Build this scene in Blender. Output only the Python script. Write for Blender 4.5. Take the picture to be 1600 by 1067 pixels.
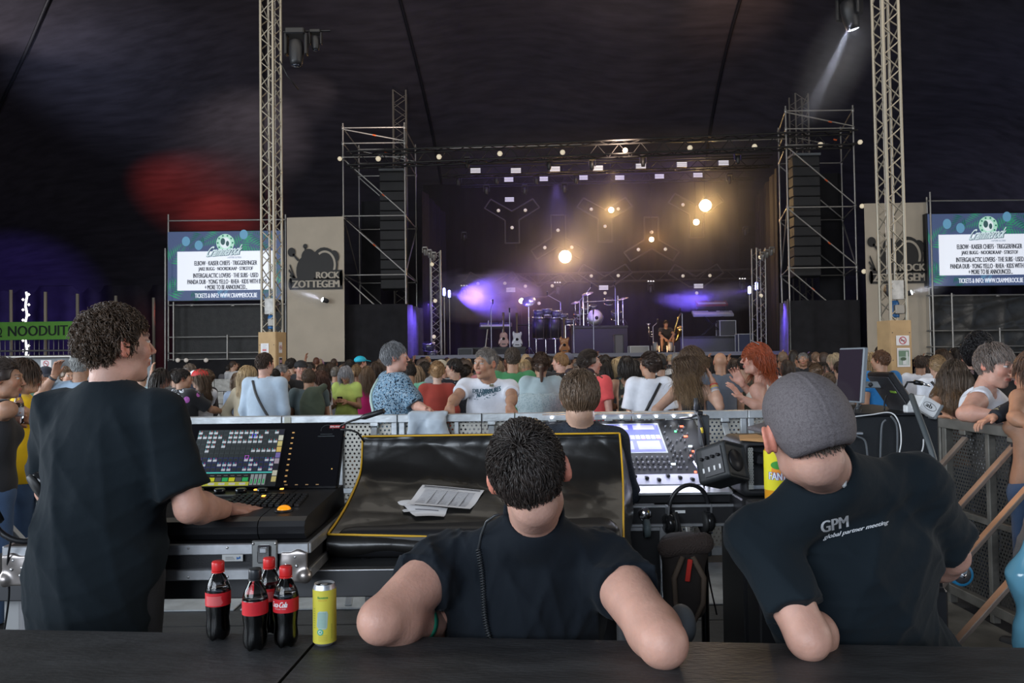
import bpy, bmesh, math, random
import numpy as np
from mathutils import Vector, Matrix, noise as mnoise
from mathutils.bvhtree import BVHTree
random.seed(7); RNG = np.random.RandomState(7)
sc = bpy.context.scene
for o in list(bpy.data.objects): bpy.data.objects.remove(o)
COL = sc.collection
V = Vector
# ---------------------------------------------------------------- camera
FPX = 1200.0; CZ = 1.60
PITCH = math.atan((566-533.5)/FPX); ROLL = 0.0125
fw = V((0, math.cos(PITCH), math.sin(PITCH)))
r0 = V((1, 0, 0)); u0 = r0.cross(fw)
rt = r0*math.cos(ROLL) - u0*math.sin(ROLL); up = u0*math.cos(ROLL) + r0*math.sin(ROLL)
cd = bpy.data.cameras.new('camera'); cam = bpy.data.objects.new('camera', cd); COL.objects.link(cam)
cd.sensor_width = 36; cd.lens = 36*FPX/1600; cd.clip_start = .05; cd.clip_end = 300
M = Matrix((rt, up, -fw)).transposed().to_4x4(); M.translation = V((0, 0, CZ)); cam.matrix_world = M
sc.camera = cam
def P(px, py, d):
    """point that the photograph shows at pixel px, py, d metres along the view axis"""
    return V((0, 0, CZ)) + rt*((px-800)/FPX*d) + up*(-(py-533.5)/FPX*d) + fw*d
# ---------------------------------------------------------------- world, lights, exposure
sc.view_settings.view_transform = 'Standard'; sc.view_settings.look = 'None'
sc.view_settings.gamma = 1; sc.view_settings.use_curve_mapping = False
sc.view_settings.exposure = 0.22
w = bpy.data.worlds.new('daylight'); sc.world = w; w.use_nodes = True
w.node_tree.nodes['Background'].inputs[0].default_value = (.55, .72, 1.0, 1)
w.node_tree.nodes['Background'].inputs[1].default_value = .6
try:
    cy = sc.cycles
    cy.use_denoising = True; cy.max_bounces = 6; cy.diffuse_bounces = 3; cy.glossy_bounces = 3
    cy.transmission_bounces = 6; cy.transparent_max_bounces = 12; cy.volume_bounces = 0
    cy.caustics_reflective = False; cy.caustics_refractive = False
    cy.sample_clamp_indirect = 4.0; cy.volume_step_rate = 2.0; cy.volume_max_steps = 64
except Exception: pass
def light(name, kind, loc, target=None, energy=100, color=(1, 1, 1), size=1, size_y=None, spot=60, blend=.3, radius=.1):
    l = bpy.data.lights.new(name, kind); l.energy = energy; l.color = color
    if kind == 'AREA':
        l.size = size
        if size_y: l.shape = 'RECTANGLE'; l.size_y = size_y
    elif kind == 'SPOT':
        l.spot_size = math.radians(spot); l.spot_blend = blend; l.shadow_soft_size = radius
    else: l.shadow_soft_size = radius
    o = bpy.data.objects.new(name, l); COL.objects.link(o); o.location = loc
    if target is not None:
        o.rotation_euler = (V(target)-V(loc)).to_track_quat('-Z', 'Y').to_euler()
    return o
# daylight coming in at the open tent sides behind and beside the mixing area
light('daylight_back', 'AREA', (-5, -8, 4.8), (.5, 5, 1.0), 1150, (.80, .89, 1.0), 9, 4)
light('daylight_left', 'AREA', (-14, 3.0, 3.6), (0, 6, 1.2), 1650, (.84, .92, 1.0), 12, 4.5)
light('daylight_right', 'AREA', (15, 5.0, 4.0), (0, 8, 1.2), 700, (1.0, .93, .84), 12, 5)
light('crowd_overhead', 'AREA', (0, 9.5, 9.5), (0, 15, 0), 420, (1.0, .93, .82), 18, 6)  # area lamp inside the tent, overhead, aimed down at the crowd
# ---------------------------------------------------------------- materials
MATS = {}
def mat(name, col=(.5, .5, .5), rough=.6, metal=0, emit=0, ecol=None, var=0, vscale=8, bump=0, bscale=60, stretch=None, attr=None, spec=.5, alpha=1, coat=0, trans=0, ior=1.45, sss=0, sheen=0):
    if name in MATS: return MATS[name]
    m = bpy.data.materials.new(name); m.use_nodes = True; nt = m.node_tree; b = nt.nodes['Principled BSDF']
    MATS[name] = m
    b.inputs['Base Color'].default_value = (*col, 1); b.inputs['Roughness'].default_value = rough
    b.inputs['Metallic'].default_value = metal; b.inputs['Specular IOR Level'].default_value = spec
    b.inputs['Coat Weight'].default_value = coat; b.inputs['Transmission Weight'].default_value = trans; b.inputs['IOR'].default_value = ior
    if sss: b.inputs['Subsurface Weight'].default_value = sss; b.inputs['Subsurface Radius'].default_value = (.02, .008, .004); b.inputs['Subsurface Scale'].default_value = .6
    if sheen: b.inputs['Sheen Weight'].default_value = sheen
    if emit:
        b.inputs['Emission Color'].default_value = (*(ecol or col), 1); b.inputs['Emission Strength'].default_value = emit
    tc = nt.nodes.new('ShaderNodeTexCoord'); src = tc.outputs['Object']
    if stretch:
        mp = nt.nodes.new('ShaderNodeMapping'); mp.inputs['Scale'].default_value = stretch
        nt.links.new(src, mp.inputs['Vector']); src = mp.outputs['Vector']
    if attr:
        a = nt.nodes.new('ShaderNodeAttribute'); a.attribute_name = attr
        nt.links.new(a.outputs['Color'], b.inputs['Base Color'])
        if emit: nt.links.new(a.outputs['Color'], b.inputs['Emission Color'])
    if var:
        n = nt.nodes.new('ShaderNodeTexNoise'); n.inputs['Scale'].default_value = vscale; n.inputs['Detail'].default_value = 5
        nt.links.new(src, n.inputs['Vector'])
        mr = nt.nodes.new('ShaderNodeMapRange'); mr.inputs[1].default_value = .3; mr.inputs[2].default_value = .7
        mr.inputs[3].default_value = 1-var; mr.inputs[4].default_value = 1+var
        nt.links.new(n.outputs[0], mr.inputs[0])
        mx = nt.nodes.new('ShaderNodeMix'); mx.data_type = 'RGBA'; mx.blend_type = 'MULTIPLY'; mx.inputs[0].default_value = 1
        if attr: nt.links.new(a.outputs['Color'], mx.inputs[6])
        else: mx.inputs[6].default_value = (*col, 1)
        nt.links.new(mr.outputs[0], mx.inputs[7]); nt.links.new(mx.outputs[2], b.inputs['Base Color'])
    if bump:
        n = nt.nodes.new('ShaderNodeTexNoise'); n.inputs['Scale'].default_value = bscale; n.inputs['Detail'].default_value = 4
        nt.links.new(src, n.inputs['Vector'])
        bp = nt.nodes.new('ShaderNodeBump'); bp.inputs['Strength'].default_value = bump; bp.inputs['Distance'].default_value = .01
        nt.links.new(n.outputs[0], bp.inputs['Height']); nt.links.new(bp.outputs[0], b.inputs['Normal'])
    return m
def lin(r, g, b):
    f = lambda c: (c/255/12.92) if c <= 10 else (((c/255)+.055)/1.055)**2.4
    return (f(r), f(g), f(b))
def perforated(name, col, rough, metal, pitch, rad):
    m = mat(name, col, rough, metal, var=.15, vscale=6); nt = m.node_tree
    tc = nt.nodes.new('ShaderNodeTexCoord'); sx = nt.nodes.new('ShaderNodeSeparateXYZ'); nt.links.new(tc.outputs['Object'], sx.inputs[0])
    def ma(op, a, b=None):
        n = nt.nodes.new('ShaderNodeMath'); n.operation = op
        for i, v in enumerate((a, b)):
            if v is None: continue
            if isinstance(v, (int, float)): n.inputs[i].default_value = v
            else: nt.links.new(v, n.inputs[i])
        return n.outputs[0]
    zr = ma('DIVIDE', sx.outputs[2], pitch*.87); row = ma('FLOOR', zr)
    xs = ma('ADD', ma('DIVIDE', sx.outputs[0], pitch), ma('MULTIPLY', row, .5))
    fx = ma('SUBTRACT', ma('FRACT', xs), .5); fz = ma('MULTIPLY', ma('SUBTRACT', ma('FRACT', zr), .5), .87)
    d = ma('SQRT', ma('ADD', ma('MULTIPLY', fx, fx), ma('MULTIPLY', fz, fz)))
    h = ma('LESS_THAN', d, rad)
    tr = nt.nodes.new('ShaderNodeBsdfTransparent'); mx = nt.nodes.new('ShaderNodeMixShader')
    nt.links.new(h, mx.inputs[0]); nt.links.new(nt.nodes['Principled BSDF'].outputs[0], mx.inputs[1]); nt.links.new(tr.outputs[0], mx.inputs[2])
    nt.links.new(mx.outputs[0], nt.nodes['Material Output'].inputs[0]); return m
# ---------------------------------------------------------------- objects and naming
def setp(o, label=None, cat=None, group=None, kind=None):
    if label: o['label'] = label
    if cat: o['category'] = cat
    if group: o['group'] = group
    if kind: o['kind'] = kind
    return o
def empty(name, loc, label, cat, group=None):
    o = bpy.data.objects.new(name, None); COL.objects.link(o); o.location = loc; o.empty_display_size = .1
    return setp(o, label, cat, group)
def link(name, me, m, parent=None, world=True):
    """mesh whose coordinates are world coordinates; when parented to a root, keeps its place"""
    o = bpy.data.objects.new(name, me); COL.objects.link(o)
    if m is not None:
        ms = m if isinstance(m, (list, tuple)) else [m]
        if len(me.materials) == 0:
            for x in ms: me.materials.append(x)
    if parent is not None:
        o.parent = parent
        if world:
            q = parent; t = V((0, 0, 0))
            while q is not None: t += V(q.location); q = q.parent
            o.location = -t
    return o
def mesh_np(name, v, quads=None, tris=None, smooth=True, col=None):
    me = bpy.data.meshes.new(name); v = np.asarray(v, np.float32)
    me.vertices.add(len(v)); me.vertices.foreach_set('co', v.ravel())
    nq = 0 if quads is None else len(quads); nt_ = 0 if tris is None else len(tris)
    idx = []; tot = []
    if nq: idx.append(np.asarray(quads, np.int32).ravel()); tot.append(np.full(nq, 4))
    if nt_: idx.append(np.asarray(tris, np.int32).ravel()); tot.append(np.full(nt_, 3))
    idx = np.concatenate(idx).astype(np.int32); tot = np.concatenate(tot).astype(np.int32)
    me.loops.add(len(idx)); me.loops.foreach_set('vertex_index', idx)
    me.polygons.add(len(tot)); st = np.concatenate([[0], np.cumsum(tot)[:-1]]).astype(np.int32)
    me.polygons.foreach_set('loop_start', st); me.polygons.foreach_set('loop_total', tot)
    me.polygons.foreach_set('use_smooth', np.full(len(tot), smooth, bool))
    if col is not None:
        a = me.color_attributes.new('Col', 'FLOAT_COLOR', 'POINT'); c = np.ones((len(v), 4), np.float32); c[:, :3] = col
        a.data.foreach_set('color', c.ravel())
    me.update(calc_edges=True); me.validate(); return me
class MB:
    """collects simple solids into one mesh"""
    def __init__(s): s.v = []; s.f = []; s.sm = []; s.c = []; s.col = (1, 1, 1)
    def add(s, vs, fs, smooth=False):
        b = len(s.v); s.v += [tuple(x) for x in vs]; s.f += [tuple(b+i for i in f) for f in fs]; s.sm += [smooth]*len(fs); s.c += [s.col]*len(vs); return s
    def box(s, c, size, M=None, bev=0):
        hx, hy, hz = [x/2 for x in size]; c = V(c)
        if bev:
            b = min(bev, hx*.9, hy*.9, hz*.9); vs = []
            for sx in (-1, 1):
                for sy in (-1, 1):
                    for sz in (-1, 1):
                        vs += [V((sx*hx, sy*(hy-b), sz*(hz-b))), V((sx*(hx-b), sy*hy, sz*(hz-b))), V((sx*(hx-b), sy*(hy-b), sz*hz))]
            bm = bmesh.new(); [bm.verts.new(v) for v in vs]; bmesh.ops.convex_hull(bm, input=bm.verts[:])
            bm.verts.index_update(); bm.normal_update()
            vs = [v.co.copy() for v in bm.verts]; fs = [[v.index for v in f.verts] for f in bm.faces]; bm.free()
        else:
            vs = [V((x*hx, y*hy, z*hz)) for x in (-1, 1) for y in (-1, 1) for z in (-1, 1)]
            fs = [(0, 1, 3, 2), (4, 6, 7, 5), (0, 4, 5, 1), (2, 3, 7, 6), (0, 2, 6, 4), (1, 5, 7, 3)]
        if M is not None: vs = [M @ v for v in vs]
        return s.add([c+v for v in vs], fs)
    def tube(s, pts, r, n=8, cap=True):
        pts = [V(p) for p in pts]; rr = r if isinstance(r, (list, tuple)) else [r]*len(pts)
        vs = []; fs = []; pn = None
        for i, p in enumerate(pts):
            t = (pts[min(i+1, len(pts)-1)]-pts[max(i-1, 0)]).normalized()
            if pn is None: a = t.orthogonal().normalized()
            else:
                a = pn - t*pn.dot(t); a = a.normalized() if a.length > 1e-6 else t.orthogonal().normalized()
            pn = a; b = t.cross(a)
            for k in range(n):
                an = 2*math.pi*k/n; vs.append(p+(a*math.cos(an)+b*math.sin(an))*rr[i])
        for i in range(len(pts)-1):
            for k in range(n): k2 = (k+1) % n; fs.append((i*n+k, i*n+k2, (i+1)*n+k2, (i+1)*n+k))
        if cap: fs.append(tuple(range(n))[::-1]); fs.append(tuple((len(pts)-1)*n+k for k in range(n)))
        return s.add(vs, fs, True)
    def lathe(s, prof, c=(0, 0, 0), n=24, M=None):
        vs = []; fs = []; c = V(c)
        for r, z in prof:
            for k in range(n):
                a = 2*math.pi*k/n; v = V((r*math.cos(a), r*math.sin(a), z)); vs.append(c+(M @ v if M is not None else v))
        for i in range(len(prof)-1):
            for k in range(n): k2 = (k+1) % n; fs.append((i*n+k, i*n+k2, (i+1)*n+k2, (i+1)*n+k))
        fs.append(tuple(range(n))[::-1]); fs.append(tuple((len(prof)-1)*n+k for k in range(n)))
        return s.add(vs, fs, True)
    def quad(s, a, b, c, d): return s.add([a, b, c, d], [(0, 1, 2, 3)])
    def build(s, name, m, parent=None, label=None, cat=None, group=None, kind=None, color=False):
        me = bpy.data.meshes.new(name); me.from_pydata([tuple(v) for v in s.v], [], s.f)
        me.polygons.foreach_set('use_smooth', s.sm)
        if color:
            a = me.color_attributes.new('Col', 'FLOAT_COLOR', 'POINT')
            for i, c in enumerate(s.c): a.data[i].color = (*c, 1)
        me.update()
        return setp(link(name, me, m, parent), label, cat, group, kind)
def RZ(a): return Matrix.Rotation(a, 3, 'Z')
def RX(a): return Matrix.Rotation(a, 3, 'X')
def RY(a): return Matrix.Rotation(a, 3, 'Y')
# shared unit rod: copies share mesh data
_rods = {}
def rod(name, a, b, r, m, parent, n=6, label=None):
    """straight tube as an object of its own, sharing one unit mesh"""
    key = (n, m.name)
    if key not in _rods:
        mb = MB(); mb.tube([(0, 0, 0), (0, 0, 1)], 1, n); me = bpy.data.meshes.new('rod'); me.from_pydata([tuple(v) for v in mb.v], [], mb.f)
        me.polygons.foreach_set('use_smooth', mb.sm); me.materials.append(m); _rods[key] = me
    o = bpy.data.objects.new(name, _rods[key]); COL.objects.link(o); a = V(a); b = V(b)
    base = V((0, 0, 0)); q = parent
    while q is not None: base += V(q.location); q = q.parent
    if parent is not None: o.parent = parent
    o.location = a-base; o.rotation_euler = (b-a).to_track_quat('Z', 'Y').to_euler(); o.scale = (r, r, (b-a).length)
    if label: o['label'] = label
    return o
_boxes = {}
def brick(name, c, size, m, parent, rot=None, label=None):
    if m.name not in _boxes:
        mb = MB(); mb.box((0, 0, 0), (1, 1, 1)); me = bpy.data.meshes.new('block'); me.from_pydata([tuple(v) for v in mb.v], [], mb.f); me.materials.append(m); _boxes[m.name] = me
    o = bpy.data.objects.new(name, _boxes[m.name]); COL.objects.link(o); base = V((0, 0, 0)); q = parent
    while q is not None: base += V(q.location); q = q.parent
    if parent is not None: o.parent = parent
    o.location = V(c)-base; o.scale = size
    if rot: o.rotation_euler = rot
    if label: o['label'] = label
    return o
# ---------------------------------------------------------------- flat print: rectangles, outlines and lettering with their own colours
_txt = {}
def text_geo(s):
    if s in _txt: return _txt[s]
    cu = bpy.data.curves.new('t', 'FONT'); cu.body = s; cu.size = 1; cu.resolution_u = 3
    ob = bpy.data.objects.new('t', cu); COL.objects.link(ob); dg = bpy.context.evaluated_depsgraph_get()
    me = bpy.data.meshes.new_from_object(ob.evaluated_get(dg)); vs = [(v.co.x, v.co.y) for v in me.vertices]; fs = [tuple(p.vertices) for p in me.polygons]
    bpy.data.objects.remove(ob); bpy.data.meshes.remove(me); bpy.data.curves.remove(cu)
    xs = [v[0] for v in vs] or [0, 1]; ys = [v[1] for v in vs] or [0, 1]
    _txt[s] = (vs, fs, min(xs), max(xs), min(ys), max(ys)); return _txt[s]
class Print:
    def __init__(s, o, x, y, off=.0012): s.o = V(o); s.x = V(x); s.y = V(y); s.n = s.x.cross(s.y).normalized(); s.mb = MB(); s.k = 0; s.off = off
    def pt(s, u, v): return s.o+s.x*u+s.y*v+s.n*(s.off*(1+s.k))
    def poly(s, pts, col, fs=None):
        s.mb.col = col; s.mb.add([s.pt(u, v) for u, v in pts], fs or [tuple(range(len(pts)))]); s.mb.col = (1, 1, 1); return s
    def rect(s, u0, v0, u1, v1, col): return s.poly([(u0, v0), (u1, v0), (u1, v1), (u0, v1)], col)
    def ell(s, cu, cv, ru, rv, col, n=24, a0=0): return s.poly([(cu+ru*math.cos(a0+2*math.pi*k/n), cv+rv*math.sin(a0+2*math.pi*k/n)) for k in range(n)], col)
    def ring(s, cu, cv, ru, rv, t, col, a0=0, a1=2*math.pi, n=28):
        pts = []; fs = []
        for k in range(n+1):
            a = a0+(a1-a0)*k/n; pts += [(cu+ru*math.cos(a), cv+rv*math.sin(a)), (cu+(ru-t)*math.cos(a), cv+(rv-t)*math.sin(a))]
        for k in range(n): fs.append((2*k, 2*k+2, 2*k+3, 2*k+1))
        return s.poly(pts, col, fs)
    def text(s, t, u0, v0, u1, v1, col, shear=0, bold=0, rot=0):
        vs, fs, a, b, c, d = text_geo(t)
        for dx in ([0] if not bold else [-bold, 0, bold]):
            pts = []
            for x, y in vs:
                yy = (y-c)/(d-c); u = u0+(x-a)/(b-a)*(u1-u0)+shear*(yy-.5)*(v1-v0)+dx; v = v0+yy*(v1-v0)
                if rot: v += math.tan(rot)*(u-u0)
                pts.append((u, v))
            s.poly(pts, col, fs); s.k += .15
        return s
    def up(s, k=1): s.k += k; return s
    def build(s, name, m, parent=None, **kw): return s.mb.build(name, m, parent, color=True, **kw)
PRINT = mat('print_ink', attr='Col', rough=.6); PRINTE = mat('screen_light', attr='Col', rough=.4, emit=.55); 
# ---------------------------------------------------------------- signed distance modelling of organic forms
def _a(v): return np.array(v, np.float32)
class F:
    """a field: list of (op, primitive, k)"""
    def __init__(s): s.ops = []; s.lo = []; s.hi = []; s.post = None
    def _b(s, lo, hi, op):
        if op == 'u': s.lo.append(lo); s.hi.append(hi)
    def cap(s, a, b, ra, rb=None, k=.03, op='u'):
        a = _a(a); b = _a(b); rb = ra if rb is None else rb; ab = b-a; L = max(float(ab@ab), 1e-9)
        def f(p):
            t = np.clip((p-a)@ab/L, 0, 1); return np.linalg.norm(p-a-t[:, None]*ab, axis=1)-(ra+(rb-ra)*t)
        s.ops.append((op, f, k)); m = max(ra, rb); s._b(np.minimum(a, b)-m, np.maximum(a, b)+m, op); return s
    def ell(s, c, r, R=None, k=.03, op='u'):
        c = _a(c); r = _a(r); R = np.eye(3, dtype=np.float32) if R is None else _a(R)   # columns of R: local axes in world
        def f(p):
            q = (p-c)@R; k0 = np.linalg.norm(q/r, axis=1); k1 = np.linalg.norm(q/(r*r), axis=1); return k0*(k0-1)/np.maximum(k1, 1e-6)
        s.ops.append((op, f, k)); m = float(r.max()); s._b(c-m, c+m, op); return s
    def box(s, c, h, R=None, rd=.01, k=.01, op='u'):
        c = _a(c); h = _a(h)-rd; R = np.eye(3, dtype=np.float32) if R is None else _a(R)
        def f(p):
            q = np.abs((p-c)@R)-h; return np.linalg.norm(np.maximum(q, 0), axis=1)+np.minimum(q.max(axis=1), 0)-rd
        s.ops.append((op, f, k)); m = float(np.linalg.norm(h)+rd); s._b(c-m, c+m, op); return s
    def plane(s, c, n, k=.004, op='i'):
        """keeps the side that n points away from"""
        c = _a(c); n = _a(V(n).normalized()); s.ops.append((op, lambda p: (p-c)@n, k)); return s
    def fun(s, f, k=.01, op='u', lo=None, hi=None):
        s.ops.append((op, f, k))
        if lo is not None: s._b(_a(lo), _a(hi), op)
        return s
    def sub(s, other, k=.01, op='u'):
        s.ops.append((op, other.ev, k))
        if op == 'u' and other.lo: s._b(np.min(other.lo, axis=0), np.max(other.hi, axis=0), op)
        return s
    def ev(s, p):
        d = None
        for op, f, k in s.ops:
            e = f(p)
            if d is None: d = e; continue
            if op == 'u':
                h = np.maximum(k-np.abs(d-e), 0)/k; d = np.minimum(d, e)-h*h*k*.25
            elif op == 'i':
                h = np.maximum(k-np.abs(d-e), 0)/k; d = np.maximum(d, e)+h*h*k*.25
            else:
                e = -e; h = np.maximum(k-np.abs(d-e), 0)/k; d = np.maximum(d, e)+h*h*k*.25
        if s.post: d = d+s.post(p)
        return d
    def mesh(s, h):
        lo = np.min(s.lo, axis=0)-2.5*h-.01; hi = np.max(s.hi, axis=0)+2.5*h+.01
        B = 8; n = np.ceil((hi-lo)/h/B).astype(int)*B+1
        G = np.full(n, 1.0, np.float32)
        nb = (n-1)//B
        cx, cy_, cz = np.meshgrid(*[np.arange(q) for q in nb], indexing='ij')
        cc = np.stack([cx.ravel(), cy_.ravel(), cz.ravel()], 1); ctr = lo+(cc+.5)*B*h
        d = s.ev(ctr.astype(np.float32)); rad = B*h*.5*1.74*1.25+h
        far_in = cc[d < -rad]
        for c in far_in: G[c[0]*B:c[0]*B+B+1, c[1]*B:c[1]*B+B+1, c[2]*B:c[2]*B+B+1] = -1
        act = cc[np.abs(d) <= rad]
        o = np.arange(B+1); ox, oy, oz = np.meshgrid(o, o, o, indexing='ij'); off = np.stack([ox.ravel(), oy.ravel(), oz.ravel()], 1)
        for i in range(0, len(act), 256):
            a = act[i:i+256]; g = (a[:, None, :]*B+off[None]).reshape(-1, 3)
            G[g[:, 0], g[:, 1], g[:, 2]] = s.ev((lo+g*h).astype(np.float32))
        return nets(G, lo, h)
def nets(G, lo, h):
    I = G < 0; c = np.zeros(tuple(np.array(G.shape)-1), np.int8)
    for dx in (0, 1):
        for dy in (0, 1):
            for dz in (0, 1): c += I[dx:dx+c.shape[0], dy:dy+c.shape[1], dz:dz+c.shape[2]]
    A = np.argwhere((c > 0) & (c < 8)); n = len(A)
    idm = np.full(c.shape, -1, np.int32); idm[A[:, 0], A[:, 1], A[:, 2]] = np.arange(n)
    acc = np.zeros((n, 3), np.float32); cnt = np.zeros(n, np.float32)
    cor = [(x, y, z) for x in (0, 1) for y in (0, 1) for z in (0, 1)]
    for p in cor:
        for ax in range(3):
            if p[ax]: continue
            q = list(p); q[ax] = 1
            a = G[A[:, 0]+p[0], A[:, 1]+p[1], A[:, 2]+p[2]]; b = G[A[:, 0]+q[0], A[:, 1]+q[1], A[:, 2]+q[2]]
            m = (a < 0) != (b < 0); t = np.where(m, a/np.where(m, a-b, 1), 0)
            pos = np.tile(np.array(p, np.float32), (n, 1)); pos[:, ax] = t
            acc[m] += pos[m]; cnt[m] += 1
    v = lo+(A+acc/cnt[:, None])*h
    Q = []
    for ax in range(3):
        sl0 = [slice(1, -1)]*3; sl0[ax] = slice(0, -1); sl1 = [slice(1, -1)]*3; sl1[ax] = slice(1, None)
        a = I[tuple(sl0)]; b = I[tuple(sl1)]; E = np.argwhere(a != b)
        if not len(E): continue
        fl = a[E[:, 0], E[:, 1], E[:, 2]]; e = E.copy()
        for k in range(3):
            if k != ax: e[:, k] += 1
        u, w_ = [(1, 2), (2, 0), (0, 1)][ax]
        def at(du, dw):
            g = e.copy(); g[:, u] -= du; g[:, w_] -= dw; return idm[g[:, 0], g[:, 1], g[:, 2]]
        q = np.stack([at(1, 1), at(0, 1), at(0, 0), at(1, 0)], 1); q[~fl] = q[~fl][:, ::-1]; Q.append(q)
    return v.astype(np.float32), np.concatenate(Q)
def frame(fwd, upv):
    """3x3 whose columns are right, forward, up"""
    f = V(fwd).normalized(); u = V(upv); r = f.cross(u).normalized(); u = r.cross(f).normalized()
    return np.array([r, f, u], np.float32).T
# wavy folds
def folds(amp, freq, seed, dirs=None, n=5):
    rs = np.random.RandomState(seed); ks = []
    for i in range(n):
        d = rs.randn(3) if dirs is None else np.array(dirs[i % len(dirs)])+rs.randn(3)*.25
        d = d/np.linalg.norm(d); ks.append((d.astype(np.float32)*freq*rs.uniform(.6, 1.7), rs.uniform(0, 6.28), rs.uniform(.5, 1)))
    w2 = rs.randn(3).astype(np.float32)*freq*.25
    def f(p):
        wp = np.sin(p@w2+1.3)*1.2+np.sin(p@(w2[[1, 2, 0]]*.7)+.4)*1.2; r = 0
        for k, ph, a in ks: r = r+a*(1-np.abs(np.sin(p@k+ph+wp)))**2
        return (-amp*(r/n-.33)).astype(np.float32)
    return f
# ---------------------------------------------------------------- head, hand, hair
SK = {'light': (.52, .31, .22), 'pink': (.56, .31, .235), 'tan': (.40, .215, .135), 'pale': (.62, .41, .32)}
def head_field(f, c, R, s=1.0, ear=True, k0=.02):
    L = lambda x, y, z: _a(c)+R@_a((x*s, y*s, z*s)); g = F()
    g.ell(L(0, -.018, .025), (.074*s, .094*s, .092*s), R)
    g.ell(L(0, .028, -.042), (.055*s, .06*s, .074*s), R, k=.03*s)
    g.ell(L(0, .066, -.098), (.022*s, .02*s, .018*s), R, k=.03*s)
    g.cap(L(-.036, .02, -.083), L(.036, .02, -.083), .022*s, k=.035*s)
    for e in (-1, 1):
        g.ell(L(e*.037, .064, -.02), (.02*s, .02*s, .024*s), R, k=.03*s)
    g.cap(L(-.032, .079, .032), L(.032, .079, .032), .010*s, k=.02*s)
    for e in (-1, 1): g.ell(L(e*.031, .1, .012), (.017*s, .017*s, .010*s), R, k=.014*s, op='s')
    for e in (-1, 1): g.ell(L(e*.031, .0775, .011), (.012*s,)*3, R, k=.003*s)
    g.cap(L(0, .088, .018), L(0, .113, -.024), .006*s, .0095*s, k=.014*s)
    for e in (-1, 1): g.ell(L(e*.011, .1, -.03), (.007*s, .009*s, .006*s), R, k=.008*s)
    g.ell(L(0, .088, -.053), (.026*s, .012*s, .007*s), R, k=.01*s)
    g.ell(L(0, .087, -.066), (.022*s, .012*s, .007*s), R, k=.008*s)
    if ear:
        for e in (-1, 1):
            RR = R@np.array(Matrix.Rotation(e*.35, 3, 'Z'), np.float32)
            g.ell(L(e*.078, -.012, -.004), (.008*s, .02*s, .033*s), RR, k=.008*s)
            g.ell(L(e*.084, -.009, .002), (.006*s, .010*s, .019*s), RR, k=.006*s, op='s')
    f.sub(g, k=k0); return f
def skin_cols(v, c, R, s, tone, lips=(.42, .13, .10), brow=(.06, .04, .03), iris=(.05, .035, .025)):
    q = (v-_a(c))@R/s; base = np.tile(_a(tone), (len(v), 1))
    n = np.sin(v@_a((37, 51, 43)))*np.sin(v@_a((61, 23, 31)))
    base *= (1+.05*n)[:, None]
    fr = q[:, 1] > .06
    ck = fr & (q[:, 2] < .0) & (q[:, 2] > -.05) & (np.abs(q[:, 0]) > .02); base[ck] *= _a((1.05, .92, .9))
    nz = fr & (np.abs(q[:, 0]) < .012) & (q[:, 2] < -.01) & (q[:, 2] > -.035); base[nz] *= _a((1.05, .9, .88))
    er = (np.abs(q[:, 0]) > .078) & (np.abs(q[:, 2]) < .045) & (np.abs(q[:, 1]) < .05); base[er] *= _a((1.15, .78, .72))
    lp = fr & (np.abs(q[:, 0]) < .024) & (np.abs(q[:, 2]+.0595) < .0085) & (q[:, 1] > .085); base[lp] = lips
    for e in (-1, 1):
        dx = q[:, 0]-e*.031; ey = fr & (np.abs(dx) < .0125) & (np.abs(q[:, 2]-.011) < .0062-np.abs(dx)*.25); base[ey] = (.55, .52, .5)
        ir = fr & (dx*dx+(q[:, 2]-.011)**2 < .0048**2); base[ir] = iris
        lid = fr & (np.abs(dx) < .014) & (np.abs(q[:, 2]-.0185+np.abs(dx)*.2) < .0022); base[lid] *= .45
        bw = fr & (np.abs(dx) < .018) & (np.abs(q[:, 2]-.034+np.abs(dx)*.15) < .0045); base[bw] = base[bw]*.35+_a(brow)*.65
    return base
def hand_field(f, w, d, n, s=1.0, curl=.25, side=1, spread=.12, thumb=.6):
    """w wrist, d finger direction, n back-of-hand normal; side +1 puts the thumb on the d x n side"""
    d = V(d).normalized(); n = V(n); n = (n-d*n.dot(d)).normalized(); t = d.cross(n)*side; w = V(w)
    R = np.array([t, d, n], np.float32).T
    f.box(w+d*.05*s, (.038*s, .05*s, .013*s), R, rd=.012*s, k=.014)
    f.cap(w-d*.02*s, w+d*.015*s, .024*s, .026*s, k=.02)
    for i, (o, L) in enumerate(((.031, .072), (.011, .082), (-.010, .076), (-.029, .058))):
        b = w+d*.094*s+t*o*s-n*.002; an = (o/.031)*spread; dd = (d*math.cos(an)+t*math.sin(an)).normalized(); c = curl*(1+.15*i)
        for seg, fr in ((0, .45), (1, .32), (2, .25)):
            c2 = c*(seg+.4); e = b+(dd*math.cos(c2)-n*math.sin(c2))*L*fr*s
            f.cap(b, e, (.0092-.0011*seg)*s, (.0086-.0013*seg)*s, k=.004); b = e
    b = w+d*.022*s+t*.026*s; e1 = b+(d*.7+t*.65*thumb*1.4-n*.15).normalized()*.045*s; e2 = e1+(d*.92+t*.25*thumb-n*.25).normalized()*.032*s
    f.cap(b, e1, .0145*s, .011*s, k=.012); f.cap(e1, e2, .0105*s, .0085*s, k=.004); return f
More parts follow.
